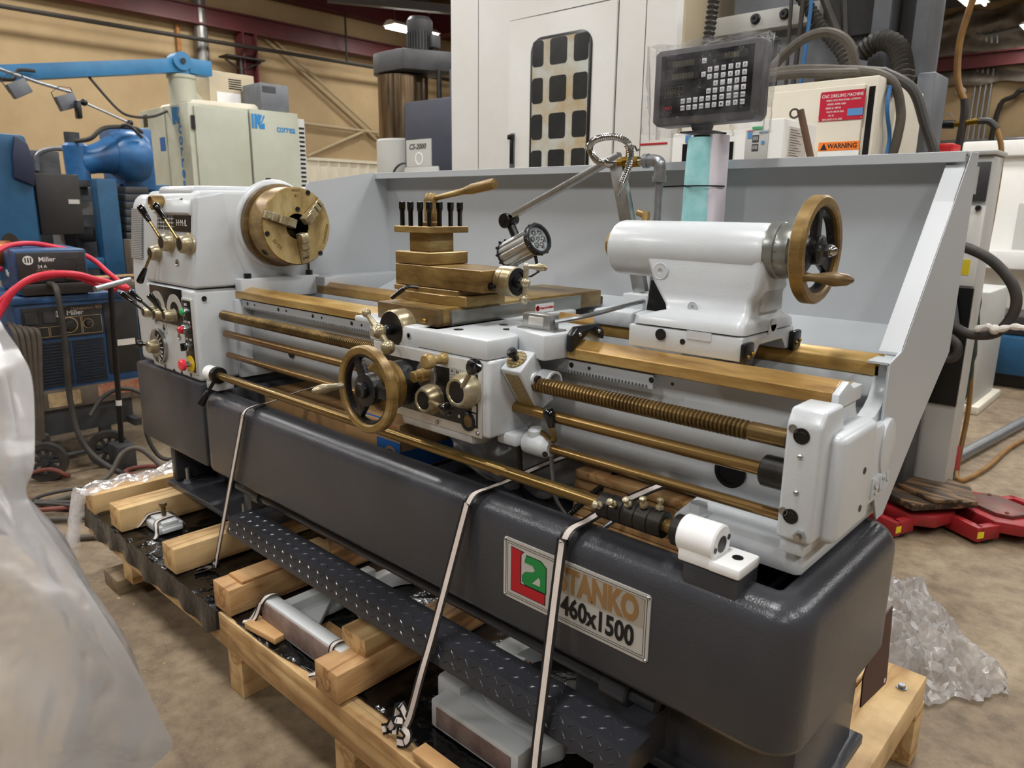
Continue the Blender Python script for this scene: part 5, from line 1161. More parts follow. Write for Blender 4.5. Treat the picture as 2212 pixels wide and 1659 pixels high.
# ================================================================ background machines
mat('mill_blue', (48, 108, 164), .36, col2=(36, 78, 122), sc=5, bump=.1, bsc=30)
mat('sky_blue', (56, 130, 180), .42, col2=(44, 110, 156), sc=3)
mat('col_blue', (26, 84, 122), .5, col2=(20, 68, 102), sc=5)
mat('mint', (186, 186, 168), .5, col2=(162, 160, 138), sc=2.5, lo=.45, hi=.75)
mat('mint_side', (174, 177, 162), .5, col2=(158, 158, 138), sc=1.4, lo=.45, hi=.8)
mat('navy_cover', (34, 40, 66), .45)
mat('dark_grey', (66, 66, 68), .5, col2=(50, 50, 52), sc=5)
mat('steel_grey', (112, 116, 122), .45, col2=(96, 98, 104), sc=4)
mat('warm_white', (232, 232, 230), .45, col2=(224, 221, 214), sc=1.2)
mat('cream', (222, 216, 200), .45, col2=(212, 204, 186), sc=2)
mat('tan', (198, 184, 156), .55)
mat('light_grey', (186, 186, 182), .5)
mat('glass_dark', (48, 50, 52), .2, col2=(62, 62, 60), sc=4)
mat('grille_dirty', (202, 206, 200), .6, col2=(186, 164, 124), sc=3.5, lo=.42, hi=.62)
mat('rubber', (44, 42, 40), .55, col2=(62, 56, 50), sc=12)
mat('hose_grey', (92, 84, 74), .6, col2=(72, 66, 58), sc=10)
mat('hose_red', (206, 40, 62), .45)
mat('hose_yellow', (150, 110, 50), .5, col2=(118, 84, 44), sc=9)
mat('hose_brown', (106, 72, 46), .6, col2=(80, 56, 38), sc=9)
mat('cable_blue', (52, 110, 166), .5)
mat('cable_dusty_red', (120, 66, 56), .6)
mat('skate_red', (158, 34, 40), .45, col2=(112, 42, 40), sc=9, lo=.5, hi=.75, bump=.1, bsc=40)
mat('worn_steel', (112, 92, 84), .45, .4, col2=(128, 60, 56), sc=10)
mat('sling_green', (46, 58, 48), .8, bump=.4, bsc=60)
mat('sling_red', (150, 52, 44), .8)
mat('weld_blue', (44, 84, 130), .4, col2=(34, 60, 96), sc=6)
mat('weld_black', (34, 33, 33), .5, col2=(46, 42, 40), sc=6)
mat('dust', (112, 100, 88), .7, col2=(92, 82, 72), sc=8)
mat('label_old', (196, 172, 130), .6, col2=(160, 134, 100), sc=30)
mat('label_red', (166, 76, 56), .6, col2=(180, 150, 120), sc=22)
mat('copper', (206, 128, 76), .3, .8)
mat('sign_red', (186, 20, 52), .4)
mat('sign_orange', (240, 124, 32), .45)
mat('sign_blue', (86, 142, 196), .45)
mat('paper', (214, 208, 200), .6)
mat('blue_print', (34, 126, 186), .5)
mat('oil_column', (120, 104, 84), .22, .85, col2=(84, 66, 46), sc=5, stretch=(3, 3, .4))
mat('red_plastic', (206, 36, 40), .4)
mat('copper_dust', (140, 120, 92), .7)
mat('yellow_tag', (232, 206, 40), .5)
def TH(n, l, c, loc=(0, 0, 0), g=None): return thing(n, l, c, loc, g)

# ---- mint cabinet of the milling machine
t = TH('control_cabinet', 'tall mint white cabinet with blue lettering behind the headstock', 'cabinet', (-5.6, 2.6, 0))
obj('body', B().box(-6.23, -5.10, 2.0, 3.16, 0, 2.386, .01), 'mint', t)
d1 = obj('door', B().box(-5.10, -5.075, 2.05, 2.598, .1, 2.36, .006), 'mint_side', t)
d2 = obj('door', B().box(-5.10, -5.055, 2.61, 3.15, .1, 2.385, .008), 'mint_side', t)
obj('hinge', B().box(-5.11, -5.07, 2.02, 2.05, 2.15, 2.27), 'black', d1)
obj('latch', B().box(-5.056, -5.05, 2.735, 2.79, 1.66, 1.72), 'black', d2)
vt = obj('vent_side', B().box(-5.55, -5.09, 3.16, 3.25, 0, 2.34, .01), 'light_grey', t)
for k in range(44): obj('vent_slot', B().box(-5.0895, -5.085, 3.175, 3.235, .3+.045*k, .32+.045*k), 'black', vt)
def ik(parent, o, xd, h, m_='blue_print'):
    """blue emblem: two bars and an arrow-like mark"""
    xd = Vector(xd); n = xd.cross(V(0, 0, 1)); o = Vector(o)
    def pg(pts, m2=m_, e=.002):
        b = B(); v = [o+xd*p[0]*h+V(0, 0, p[1]*h)+n*e for p in pts]+[o+xd*p[0]*h+V(0, 0, p[1]*h) for p in pts]; k = len(pts)
        b.raw(v, [tuple(range(k)), tuple(range(k, 2*k))]+[(i, (i+1) % k, k+(i+1) % k, k+i) for i in range(k)]); obj('emblem', b, m2, parent)
    pg([(0, 0), (.16, 0), (.16, 1), (0, 1)]); pg([(.22, 0), (.42, 0), (.42, .4), (.62, 0), (1, 0), (1, .42), (.72, .3), (.66, .5), (.84, .95), (.5, 1), (.42, .8), (.42, 1), (.22, 1)])
    pg([(.70, .42), (.98, .98), (1.05, .9), (.78, .36)])
ik(t, (-5.445, 1.9985, 2.205), (1, 0, 0), .16); 
for k, c_ in enumerate('correa'): text(c_, .165, (-5.30, 1.998, 2.165-.104*k), (1, 0, 0), (0, 0, 1), 'blue_print', t, bold=.03, sx=.9)
ik(d2, (-5.0535, 2.62, 2.20), (0, 1, 0), .14); text('correa', .10, (-5.052, 3.0, 2.215), (0, 1, 0), (0, 0, 1), 'blue_print', d2, bold=.02, sx=.8)
obj('label_plate', B().box(-5.78, -5.66, 1.997, 2.0, 1.97, 2.10), 'ink_blue', t); obj('label_plate', B().box(-6.14, -6.04, 1.997, 2.0, 2.22, 2.34), 'black', t)
b = B(); b.box(-5.62, -5.60, 1.99, 2.0, 0, 2.38); obj('panel_seam', b, 'mint_side', t)
b = B(); b.prism([(2.06, 2.388), (2.10, 2.43), (2.75, 2.45), (2.82, 2.40), (2.80, 2.388)], 'x', -5.9, -5.2, .01); obj('top_cover', b, 'cream', label='low cream hood lying on the mint cabinet', cat='cover')
t2 = TH('control_box', 'cream control box with a vent and white panels on top of the mint cabinet', 'box', (-5.7, 2.6, 2.45)); obj('case', B().box(-6.0, -5.55, 2.45, 2.95, 2.452, 2.78, .01), 'tan', t2)
b = B()
for k in range(5): obj('vent_slot', B().box(-5.5498, -5.547, 2.66, 2.80, 2.62+.022*k, 2.632+.022*k), 'black', t2)
obj('panel', B().box(-5.55, -5.54, 2.52, 2.78, 2.48, 2.58), 'white', t2)
t2 = TH('control_box', 'grey electrical box beside the cream control box on the mint cabinet', 'box', (-5.4, 2.95, 2.39)); obj('case', B().box(-5.50, -5.13, 2.78, 3.10, 2.39, 2.66, .01), 'steel_grey', t2)
obj('vent', B().box(-5.1298, -5.125, 2.80, 2.95, 2.57, 2.63), 'dark_grey', t2)

# jib with blue arm
t = TH('jib_crane', 'blue swinging jib arm on a white post above the mint cabinet', 'crane', (-5.45, 2.15, 2.39))
b = B(); b.rev((-5.55, 2.17, 2.387), (0, 0, 1), [(0, .13), (.26, .125), (.27, .14), (.30, .14)], 28); b.prism([(2.20, 2.387), (2.45, 2.387), (2.24, 2.62)], 'x', -5.56, -5.53); obj('post', b, 'mint', t)
p0, p1 = V(-5.5, 2.2, 2.78), V(-5.56, .1, 2.415); d = (p1-p0).normalized()
b = B(); flatbar(b, p0-d*.02, p1, .14, .125, (1, 0, 0)); obj('arm', b, 'sky_blue', t)
b = B(); b.box(-5.58, -5.42, 2.20, 2.43, 2.70, 2.84, .004); obj('counter_block', b, 'sky_blue', t)
b = B(); b.rev((-5.42, 2.13, 2.80), (1, 0, 0), [(-.16, .085), (.02, .085), (.022, .03), (.03, .03)], 24); b.rev((-5.55, 2.17, 2.685), (0, 0, 1), [(0, .125), (.05, .125), (.09, .08)], 24); obj('pivot', b, 'sky_blue', t); b = B(); b.cyl((-5.39, 2.13, 2.80), (-5.38, 2.13, 2.80), .025, n=14); obj('pivot_bolt', b, 'black', t)
pipe('cable', [(-5.5, 1.3, 2.56), (-5.45, 1.5, 2.3), (-5.4, 1.62, 2.24), (-5.4, 1.8, 2.26), (-5.6, 2.05, 2.36)], .012, 'rubber', 'slack black cable from the blue arm to the mint cabinet', 'cable', sm=6)
pipe('cable', [(-5.42, .85, 2.54), (-5.42, .72, 2.53), (-5.42, .67, 2.45), (-5.45, .5, 2.46)], .014, 'rubber', 'black cable looped over the blue jib arm', 'cable', sm=6)
def flood(loc, lab, rx):
    t = TH('flood_lamp', lab, 'lamp', loc, 'flood lamps under the jib'); T = Matrix.Translation(loc) @ Matrix.Rotation(rx, 4, 'X')
    obj('head', B().box(-.05, .04, -.075, .075, -.06, .06, .008, T=T), 'steel_grey', t); obj('yoke', B().strip([T @ V(0, -.085, 0), T @ V(0, -.085, .10), T @ V(0, 0, .13), T @ V(0, .08, .1), T @ V(0, .08, 0)], .015, .004, (1, 0, 0)), 'black', t)
flood((-5.3, .68, 2.37), 'small flood lamp hanging under the blue arm at the left edge', .5); flood((-5.3, 1.03, 2.30), 'small flood lamp hanging further along the thin rail', .35)
pipe('lamp_rail', [(-5.35, .5, 2.53), (-5.35, .85, 2.44), (-5.35, 1.1, 2.39)], .014, 'galv', 'thin grey rail carrying the flood lamps', 'rail')
t = TH('machine_lamp', 'jointed machine lamp reaching left above the blue milling head', 'lamp', (-5.0, 1.45, 2.1))
obj('arm', B().tube([(-5.2, 1.5, 2.16), (-5.2, 1.25, 2.255), (-5.2, 1.13, 2.30)], .011, 8), 'galv', t); obj('shade', B().box(-5.24, -5.16, 1.06, 1.10, 2.16, 2.31, .01), 'black', t)
b = B(); b.sph((-5.2, 1.135, 2.30), .03); b.sph((-5.2, 1.5, 2.16), .03); obj('joint', b, 'black', t)
# ---- blue milling head, column, frames
t = TH('milling_head', 'glossy blue swivelling milling head left of the mint cabinet', 'milling head', (-4, .85, 0))
obj('pedestal', B().box(-4.6, -4.1, .95, 1.35, 0, 1.6, .02), 'col_blue', t); obj('rear_block', B().box(-4.5, -4.05, .98, 1.22, 1.55, 2.02, .02), 'mill_blue', t)
b = B(); b.rev((-4.0, 1.12, 1.80), (0, -1, 0), [(0, .17), (.04, .19), (.13, .185), (.2, .17), (.23, .15)], 32); b.loft([[(-4.0+r_*math.cos(a), y+.0*a, z+r_*k_*math.sin(a)) for a in [2*PI*i_/20 for i_ in range(20)]] for y, z, r_, k_ in ((.95, 1.80, .16, 1.0), (.86, 1.80, .135, 1.0), (.78, 1.775, .11, 1.0), (.66, 1.74, .085, 1.1))]); obj('swivel', b, 'mill_blue', t)
b = B(); b.rev((-4.0, .64, 1.61), (0, 0, 1), [(0, .08), (.24, .085), (.26, .07), (.26, 0)], 28); obj('spindle_head', b, 'mill_blue', t)
b = B(); b.cyl((-4.0, .625, 1.865), (-4.0, .625, 1.945), .05, n=20); obj('spindle_motor', b, 'dark_grey', t); b = B(); b.rev((-4, .64, 1.50), (0, 0, 1), [(0, .05), (.06, .05), (.062, .08), (.11, .08)], 24); obj('spindle_nose', b, 'dark_grey', t)
b = B(); b.tube([(-3.92, .62, 1.88), (-3.85, .7, 1.90), (-3.84, .8, 1.98), (-3.86, 1.0, 2.0), (-3.95, 1.1, 1.98)], .016, 8, 5); b.tube([(-3.85, .9, 1.99), (-3.8, .95, 2.01), (-3.82, 1.05, 1.93)], .012, 8, 5); obj('head_cable', b, 'rubber', t)
for y, z in ((.68, 1.66), (.69, 1.78), (.9, 1.75)): obj('head_bolt', B().cyl((-3.945, y, z), (-3.93, y, z), .014, n=10), 'dark_grey', t)
t = TH('machine_column', 'blue machine column with a dark edge cover at the left edge', 'machine column', (-3.7, 0, 0))
b = B(); b.prism([(-.6, 0), (-.6, 1.885), (.22, 1.875), (.235, 1.8), (.22, 0)], 'x', -3.95, -3.6, .02); obj('column', b, 'col_blue', t); b = B(); b.prism([(.12, 1.60), (.235, 1.55), (.25, 1.70), (.225, 1.82), (.16, 1.87), (.13, 1.75)], 'x', -3.62, -3.575, .01); obj('edge_cover', b, 'navy_cover', t)
t = TH('switch_panel', 'dark grey electrical panel with a red notice between the blue machines', 'panel', (-4.9, .5, 0)); obj('case', B().box(-5.1, -4.9, .35, .80, 0, 1.86, .01), 'dark_grey', t); obj('notice', B().box(-4.9, -4.897, .50, .64, 1.60, 1.68), 'label_red', t)
nt_ = obj('tag', B().box(-4.9, -4.897, .46, .68, 1.54, 1.595), 'paper', t); text('BE1  BE3', .055, (-4.896, .57, 1.568), (0, 1, 0), (0, 0, 1), 'ink', nt_, bold=.02)
obj('conduit_arm', B().tube([(-4.88, .62, 1.7), (-4.86, .63, 1.82), (-4.8, .72, 1.87), (-4.7, .85, 1.87)], .02, 8, 5), 'galv', t)
t = TH('gate_frame', 'dark blue steel frame with a black cover below the milling head', 'machine frame', (-3.7, .5, 0))
for y0, y1 in ((.16, .27), (.66, .80)): obj('upright', B().box(-3.86, -3.72, y0, y1, 0, 1.62, .01), 'col_blue', t)
obj('crossbar', B().box(-3.86, -3.72, .27, .66, .98, 1.06, .01), 'col_blue', t); obj('black_cover', B().box(-3.90, -3.70, .27, .545, 1.23, 1.64, .01), 'weld_black', t); obj('data_plate', B().box(-3.70, -3.697, .46, .53, 1.44, 1.47), 'plate', t)
t = TH('grey_cabinet', 'small grey cabinet with a square window behind the blue frame', 'cabinet', (-4.2, .6, 0)); obj('body', B().box(-4.4, -4.1, .53, .85, 0, 1.56, .01), 'steel_grey', t); obj('window', B().box(-4.1, -4.095, .64, .76, 1.36, 1.46), 'light_grey', t); obj('lock', B().cyl((-4.1, .58, 1.40), (-4.09, .58, 1.40), .012, n=10), 'chrome', t)
t = TH('chuck_spindle', 'dark round spindle with a worn nose seen inside the blue frame', 'spindle', (-3.9, .62, 0)); b = B(); b.rev((-4.0, .58, 1.22), (.5, .86, 0), [(-.1, .05), (-.06, .11), (.02, .12), (.03, .06), (.12, .055), (.13, .03), (.13, 0)], 28); obj('body', b, 'dark_grey', t); obj('support', B().box(-4.05, -3.95, .50, .56, 0, 1.25), 'steel_grey', t)
t = TH('bellows', 'stack of dark grey bellows plates behind the headstock edge', 'bellows', (-3.8, .9, 0))
for k in range(7): obj('fold', B().box(-3.95, -3.72, .83+.004*k, 1.02, 1.19+.055*k, 1.238+.055*k, .006), 'dark_grey', t)
obj('stand', B().box(-3.9, -3.75, .86, 1.0, 0, 1.19), 'dark_grey', t)
t = TH('work_table', 'dusty steel work table covered with tools behind the welder', 'table', (-3.3, .6, 0)); obj('top', B().box(-3.55, -2.95, -.3, 1.3, .90, .95, .004), 'dust', t)
for x, y in ((-3.5, -.25), (-3.0, -.25), (-3.5, 1.25), (-3.0, 1.25)): obj('leg', B().box(x-.03, x+.03, y-.03, y+.03, 0, .9), 'dark_grey', t)
obj('drawer_front', B().box(-2.95, -2.94, -.25, 1.25, .72, .89, .002), 'dust', t)
b = B(); b.box(-3.5, -3.38, .72, .96, .951, 1.2, .004); obj('angle_plate', b, 'dust', label='rusty steel angle plate standing on the work table', cat='steel block')
for k in range(9):
    y = .45+.085*k; a = random.uniform(-.6, .6); c = V(-3.1+.08*math.sin(3*k), y, .964); e = V(math.sin(a)*.1, math.cos(a)*.09, 0)
    obj('hand_tool', B().cyl(c-e, c+e, .011, .009, 8), ('dust', 'dark_steel', 'rod_brass', 'weld_blue')[k % 4], label='small tool on the work table, %s from the left end' % ('first', 'second', 'third', 'fourth', 'fifth', 'sixth', 'seventh', 'eighth', 'ninth')[k], cat='tool', group='tools on the work table')
obj('board', B().box(-3.25, -3.12, .3, .7, .951, .972, .002), 'pine_x', label='light wooden board on the work table beside the angle plate', cat='board')
# ---- welder, wire feeder
WX = -2.3
t = TH('welder', 'blue and black welding power source on wheels left of the lathe', 'welder', (-2.6, 0, 0))
obj('case', B().box(-2.95, WX, -.285, .325, .36, .93, .01), 'weld_blue', t); obj('lid', B().box(-2.96, WX+.015, -.295, .335, .925, .965, .008), 'weld_blue', t)
fp = obj('front_panel', B().box(WX, WX+.012, -.255, .13, .735, .905, .003), 'weld_black', t); obj('side_panel', B().box(WX, WX+.010, .14, .315, .50, .905, .003), 'weld_black', t)
for y0, y1 in ((-.265, -.045), (-.035, .125)):
    for k in range(15): obj('louver', B().box(WX, WX+.010, y0, y1, .475+.0165*k, .483+.0165*k, 0, T=None), 'weld_black', t)
ap2 = obj('apron_panel', B().box(WX-.02, WX+.02, -.28, .32, .345, .455, .004), 'dust', t)
obj('warning_label', B().box(WX+.02, WX+.022, -.19, -.03, .36, .44), 'label_old', t); obj('warning_label', B().box(WX+.02, WX+.022, .06, .30, .38, .45), 'label_red', t); obj('plate', B().box(WX+.01, WX+.013, .17, .29, .655, .69), 'paper', t)
text('Miller', .036, (WX+.0125, -.005, .865), (0, 1, 0), (0, 0, 1), 'ink_white', fp, bold=.01); text('Dimension 400', .026, (WX+.0125, .055, .886), (0, 1, 0), (0, 0, 1), 'label_old', fp)
b = B(); b.rev((WX+.012, -.085, .865), (1, 0, 0), [(0, .018), (.0008, .018), (.0008, 0)], 18); obj('badge', b, 'ink_white', fp)
for k in range(3): b = B(); b.box(WX+.0128, WX+.0134, -.098+.009*k, -.094+.009*k, .855, .875); obj('badge_bar', b, 'ink', fp)
for y, z, r in ((-.04, .80, .028), (.055, .80, .017)):
    b = B(); b.rev((WX+.012, y, z), (1, 0, 0), [(0, r), (.02, r*.9), (.022, r*.6), (.022, 0)], 20); kn = obj('dial_knob', b, 'weld_black', t)
    b = B(); b.rev((WX+.0125, y, z), (1, 0, 0), [(0, r*1.55), (.0006, r*1.55), (.0006, r*1.4), (0, r*1.4)], 22, closed=True); obj('dial_ring', b, 'label_old', kn)
for y in (-.215, -.13): obj('meter', B().box(WX+.012, WX+.018, y-.03, y+.03, .82, .885, .004), 'dark_grey', t)
b = B(); b.rev((WX+.012, .18, .815), (1, 0, 0), [(0, .012), (.016, .012), (.02, .006), (.02, 0)], 14); obj('red_button', b, 'btn_red', t)
b = B()
for x0, x1, z0, z1 in ((-.25, -.14, .745, .80), (-.135, -.085, .745, .80), (-.08, .02, .745, .845), (.025, .125, .745, .845)):
    for q in ((x0, x1, z0, z0+.002), (x0, x1, z1-.002, z1), (x0, x0+.002, z0, z1), (x1-.002, x1, z0, z1)): b.box(WX+.0122, WX+.0128, *q)
obj('panel_lines', b, 'label_old', fp)
for y in (-.19, .02):
    b = B(); c = V(-2.16, y-.08 if y < 0 else y+.02, .105); b.rev(c, (.85, -.5 if y < 0 else -.3, 0), [(-.022, .075), (-.022, .105), (.022, .105), (.022, .075)], 32, closed=True); wh = obj('wheel', b, 'rubber', t)
    b = B(); ax = V(.85, -.5 if y < 0 else -.3, 0).normalized(); ex, ey, ez = frame(ax); b.rev(c, ax, [(-.02, .02), (.02, .02)], 16); b.rev(c, ax, [(-.015, .066), (-.015, .077), (.015, .077), (.015, .066)], 30, closed=True)
    for k in range(9):
        a = 2*PI*k/9; e = ex*math.cos(a)+ey*math.sin(a); flatbar(b, c+e*.015, c+e*.072, .012, .02, tuple(ax))
    obj('wheel_spokes', b, 'dark_grey', wh)
obj('axle', B().cyl((-2.2, -.3, .105), (-2.2, .1, .105), .012, n=10), 'dark_grey', t)
for x, y in ((-2.85, -.25), (-2.85, .25)): obj('rear_foot', B().box(x-.03, x+.03, y-.03, y+.03, 0, .36), 'dark_grey', t)
obj('running_gear', B().box(-2.9, -2.18, -.27, -.23, .2, .24), 'dark_grey', t); obj('running_gear', B().box(-2.9, -2.18, .2, .24, .2, .24), 'dark_grey', t); obj('gear_riser', B().box(-2.35, -2.3, -.26, .24, .2, .36), 'dark_grey', t)
t = TH('wire_feeder', 'blue wire feeder with black front standing on the welder', 'wire feeder', (-2.45, -.08, .966))
T = Matrix.Translation((-2.45, -.08, 0)) @ Matrix.Rotation(-.10, 4, 'Z') @ Matrix.Translation((2.45, .08, 0))
obj('case', B().box(-2.85, -2.3, -.235, .10, .972, 1.205, .01, T=T), 'weld_blue', t)
ff = obj('front', B().box(-2.3, -2.285, -.225, .09, 1.035, 1.192, .004, T=T), 'weld_black', t); obj('lower_front', B().box(-2.3, -2.262, -.22, .11, .972, 1.03, .004, T=T), 'weld_black', t)
R3 = T.to_3x3(); xd = R3 @ V(0, 1, 0)
text('Miller', .034, T @ V(-2.2845, -.09, 1.155), xd, (0, 0, 1), 'ink_white', ff, bold=.015); text('24 A', .022, T @ V(-2.2845, -.115, 1.118), xd, (0, 0, 1), 'ink_white', ff, bold=.01); text('24V Wire Feeder', .012, T @ V(-2.2845, -.10, 1.10), xd, (0, 0, 1), 'label_old', ff)
b = B(); b.rev(T @ V(-2.2849, -.175, 1.153), R3 @ V(1, 0, 0), [(0, .024), (.0008, .024), (.0008, 0)], 20); obj('badge', b, 'ink_white', ff)
for k in range(3): obj('badge_bar', B().box(-2.2842, -2.2835, -.19+.012*k, -.184+.012*k, 1.14, 1.166, T=T), 'ink', ff)
text('Miller', .05, T @ V(-2.56, -.2365, 1.07), R3 @ V(1, 0, 0), (0, 0, 1), 'ink_white', t, bold=.015)
obj('meter_slot', B().box(-2.285, -2.282, -.02, .055, 1.155, 1.18, T=T), 'dark_grey', ff)
for y, z in ((-.0, 1.065), (.06, 1.09)): b = B(); b.rev(T @ V(-2.285, y, z), (1, 0, 0), [(0, .022), (.012, .02), (.012, .014), (.01, 0)], 20); obj('knob', b, 'weld_black', ff)
b = B(); b.rev((-2.72, -.30, 1.17), (.3, -1, 0), [(0, .02), (0, .10), (.006, .11), (.008, .02)], 32); b.rev((-2.72, -.15, 1.17), (.3, -1, 0), [(0, .02), (0, .10), (.006, .11), (.008, .02)], 32); sp_ = obj('wire_spool', b, 'rubber', label='black wire spool wound with copper wire behind the feeder', cat='spool')
b = B(); b.rev((-2.71, -.17, 1.17), (.3, -1, 0), [(0, .07), (.12, .07)], 28); obj('copper_winding', b, 'copper', sp_)
# cables of the welder
pipe('weld_cable', [(-2.25, -.12, 1.03), (-2.17, -.115, 1.02), (-2.12, -.12, .93), (-2.1, -.125, .7), (-2.1, -.135, .45), (-2.05, -.13, .25), (-1.98, -.08, .12), (-1.85, .02, .03), (-1.7, .12, .018), (-1.5, .2, .016)], .015, 'rubber', 'thick black cable plugged into the wire feeder and falling to the floor', 'cable', 10, 8)
t = TH('hose_clamp_bar', 'upright black bar with a steel cross handle in front of the welder', 'bar', (-2.1, .09, 0)); obj('bar', B().cyl((-2.08, .085, .14), (-2.1, .128, 1.02), .014, n=14), 'black', t); obj('cross_handle', B().cyl((-2.04, .03, 1.01), (-2.12, .235, 1.04), .015, n=14), 'galv', t); obj('foot', B().box(-2.14, -2.0, .03, .13, 0, .15, .01), 'dark_grey', t); obj('tag', B().cyl((-2.085, .095, .36), (-2.086, .097, .39), .0155, n=12), 'paper', t)
def rcab(lab, pts, r=.014, m_='hose_red', c='cable', g=None): return pipe('cable', pts, r, m_, lab, c, 10, 8, g)
rcab('front red cable arching over the wire feeder front', [(-2.1, -.5, .75), (-2.12, -.385, .92), (-2.1, -.32, 1.02), (-2.1, -.24, 1.075), (-2.1, -.15, 1.095), (-2.11, -.03, 1.085), (-2.13, .06, 1.055), (-2.16, .14, 1.03), (-2.2, .2, 1.0), (-2.25, .27, .975)], .016)
rcab('second red cable just behind the front arch', [(-2.15, -.5, .70), (-2.15, -.4, .92), (-2.13, -.33, 1.01), (-2.12, -.25, 1.06), (-2.13, -.1, 1.085), (-2.14, .0, 1.06), (-2.18, .1, 1.01), (-2.25, .2, .975)], .014)
rcab('red cable looping behind the wire feeder at the left', [(-2.3, -.5, .98), (-2.35, -.4, 1.1), (-2.42, -.3, 1.19), (-2.5, -.2, 1.225), (-2.55, -.05, 1.22), (-2.4, .12, 1.16), (-2.3, .2, 1.06), (-2.22, .26, .98)], .014)
rcab('red cable entering at the left edge below the feeder', [(-2.4, -.55, 1.0), (-2.42, -.42, 1.06), (-2.45, -.32, 1.09), (-2.5, -.27, 1.1)], .014)
for k in range(5):
    rcab('grey cable hank hanging at the left side of the welder, %s' % ('outermost', 'second', 'third', 'fourth', 'innermost')[k], [(-2.12, -.36+.022*k, .86-.01*k), (-2.08, -.345+.025*k, .80), (-2.1, -.335+.02*k, .6), (-2.12, -.32+.012*k, .36), (-2.14, -.315+.01*k, .24)], .0125, 'hose_grey', 'cable', 'cable hank on the welder')
for lab, pts, m_, r in (
    ('dark cable loop falling from the right of the welder to the floor', [(-2.2, .3, .50), (-2.1, .26, .36), (-2.05, .21, .2), (-2.0, .24, .06), (-1.95, .3, .03), (-1.9, .34, .1), (-1.95, .3, .3), (-2.15, .2, .42), (-2.22, .08, .40), (-2.2, -.02, .3)], 'rubber', .012),
    ('grey cable hump on the floor before the wheel', [(-1.75, -.55, .018), (-1.8, -.25, .018), (-1.85, -.08, .05), (-1.88, .02, .15), (-1.85, .1, .16), (-1.75, .18, .05), (-1.6, .22, .018)], 'hose_grey', .014),
    ('thin red hose loop on the floor beside the pallet', [(-1.75, .35, .014), (-1.95, .2, .014), (-1.98, .08, .02), (-1.85, .02, .04), (-1.7, .12, .03), (-1.55, .3, .014)], 'cable_dusty_red', .011),
    ('red hose curl on the floor at the far left', [(-2.6, -.6, .014), (-2.25, -.4, .04), (-2.1, -.28, .08), (-2.05, -.22, .05), (-2.1, -.2, .02), (-2.3, -.28, .014), (-2.6, -.5, .014)], 'cable_dusty_red', .011),
    ('long dark cable crossing the floor by the left pallet corner', [(-2.3, -.7, .016), (-1.8, -.4, .016), (-1.65, -.2, .018), (-1.7, .05, .03), (-1.6, .25, .016), (-1.4, .45, .016)], 'rubber', .014),
    ('grey cable curving on the floor near the clear film', [(-2.2, -.75, .015), (-1.65, -.5, .015), (-1.45, -.32, .02), (-1.5, -.1, .015), (-1.35, .1, .015)], 'hose_grey', .013),
    ('grey cable lying nearest to the camera by the pallet corner', [(-1.9, -.8, .015), (-1.45, -.55, .015), (-1.25, -.42, .015), (-1.15, -.2, .015), (-1.2, .1, .015)], 'hose_grey', .013),
    ('dusty red cable in the floor tangle', [(-2.0, -.7, .012), (-1.75, -.5, .02), (-1.6, -.36, .035), (-1.62, -.2, .03), (-1.75, -.1, .012)], 'cable_dusty_red', .011),
    ('brown cable under the tangle beside the wheel', [(-2.1, -.6, .012), (-1.9, -.42, .012), (-1.7, -.38, .014), (-1.5, -.2, .012), (-1.4, .0, .012)], 'hose_brown', .012),
    ('thin black lead curling over the tangle', [(-1.95, -.6, .03), (-1.7, -.42, .045), (-1.55, -.3, .045), (-1.6, -.15, .04), (-1.8, -.2, .035), (-1.85, -.4, .03), (-1.7, -.55, .014)], 'rubber', .009)):
    rcab(lab, pts, r, m_)
b = B()
for k in range(8): b.rev((-1.72, -.42, .02+.018*k), (0, 0, 1), [(0, .17+.02*math.sin(k)), (.012, .185+.02*math.sin(k)), (.024, .17+.02*math.sin(k)), (.012, .16+.02*math.sin(k))], 30, closed=True)


# ---- radial drill with oily column
t = TH('radial_drill', 'radial drill with an oily steel column, motor on top and dark blue arm', 'drill press', (-5.3, 4.7, 0))
b = B(); b.rev((-5.25, 4.73, 0), (0, 0, 1), [(0, .34), (2.22, .335), (2.24, .32)], 40); obj('column_base', b, 'light_grey', t)
b = B(); b.rev((-5.25, 4.73, 2.24), (0, 0, 1), [(0, .30), (.72, .30)], 40); obj('column', b, 'oil_column', t)
b = B(); b.prism([(-5.59, 4.6), (-5.52, 4.5), (-5.40, 4.42), (-5.25, 4.40), (-4.86, 4.42), (-4.62, 4.9), (-4.62, 5.05), (-5.0, 5.1), (-5.4, 5.0), (-5.56, 4.85)], 'z', 2.98, 3.20, .01); obj('gear_head', b, 'dark_grey', t)
b = B(); b.rev((-4.95, 4.75, 3.2), (0, 0, 1), [(0, .13), (.02, .14), (.22, .14), (.24, .15), (.34, .15), (.38, .12), (.38, 0)], 28)
for k in range(28):
    a = 2*PI*k/28; b.box(.138, .155, -.004, .004, 3.22, 3.42, T=Matrix.Translation((-4.95, 4.75, 0)) @ Matrix.Rotation(a, 4, 'Z'))
obj('motor', b, 'dark_grey', t); obj('terminal_box', B().box(-4.8, -4.72, 4.75, 4.87, 3.24, 3.38, .01), 'dark_grey', t)
obj('lift_screw', B().cyl((-4.62, 4.75, 2.6), (-4.62, 4.75, 2.98), .03, n=12), 'dark_steel', t); obj('lift_tube', B().cyl((-4.48, 4.85, 2.55), (-4.48, 4.85, 2.98), .05, n=14), 'steel_grey', t)
mat('navy', (56, 60, 76), .5, col2=(46, 50, 64), sc=3)
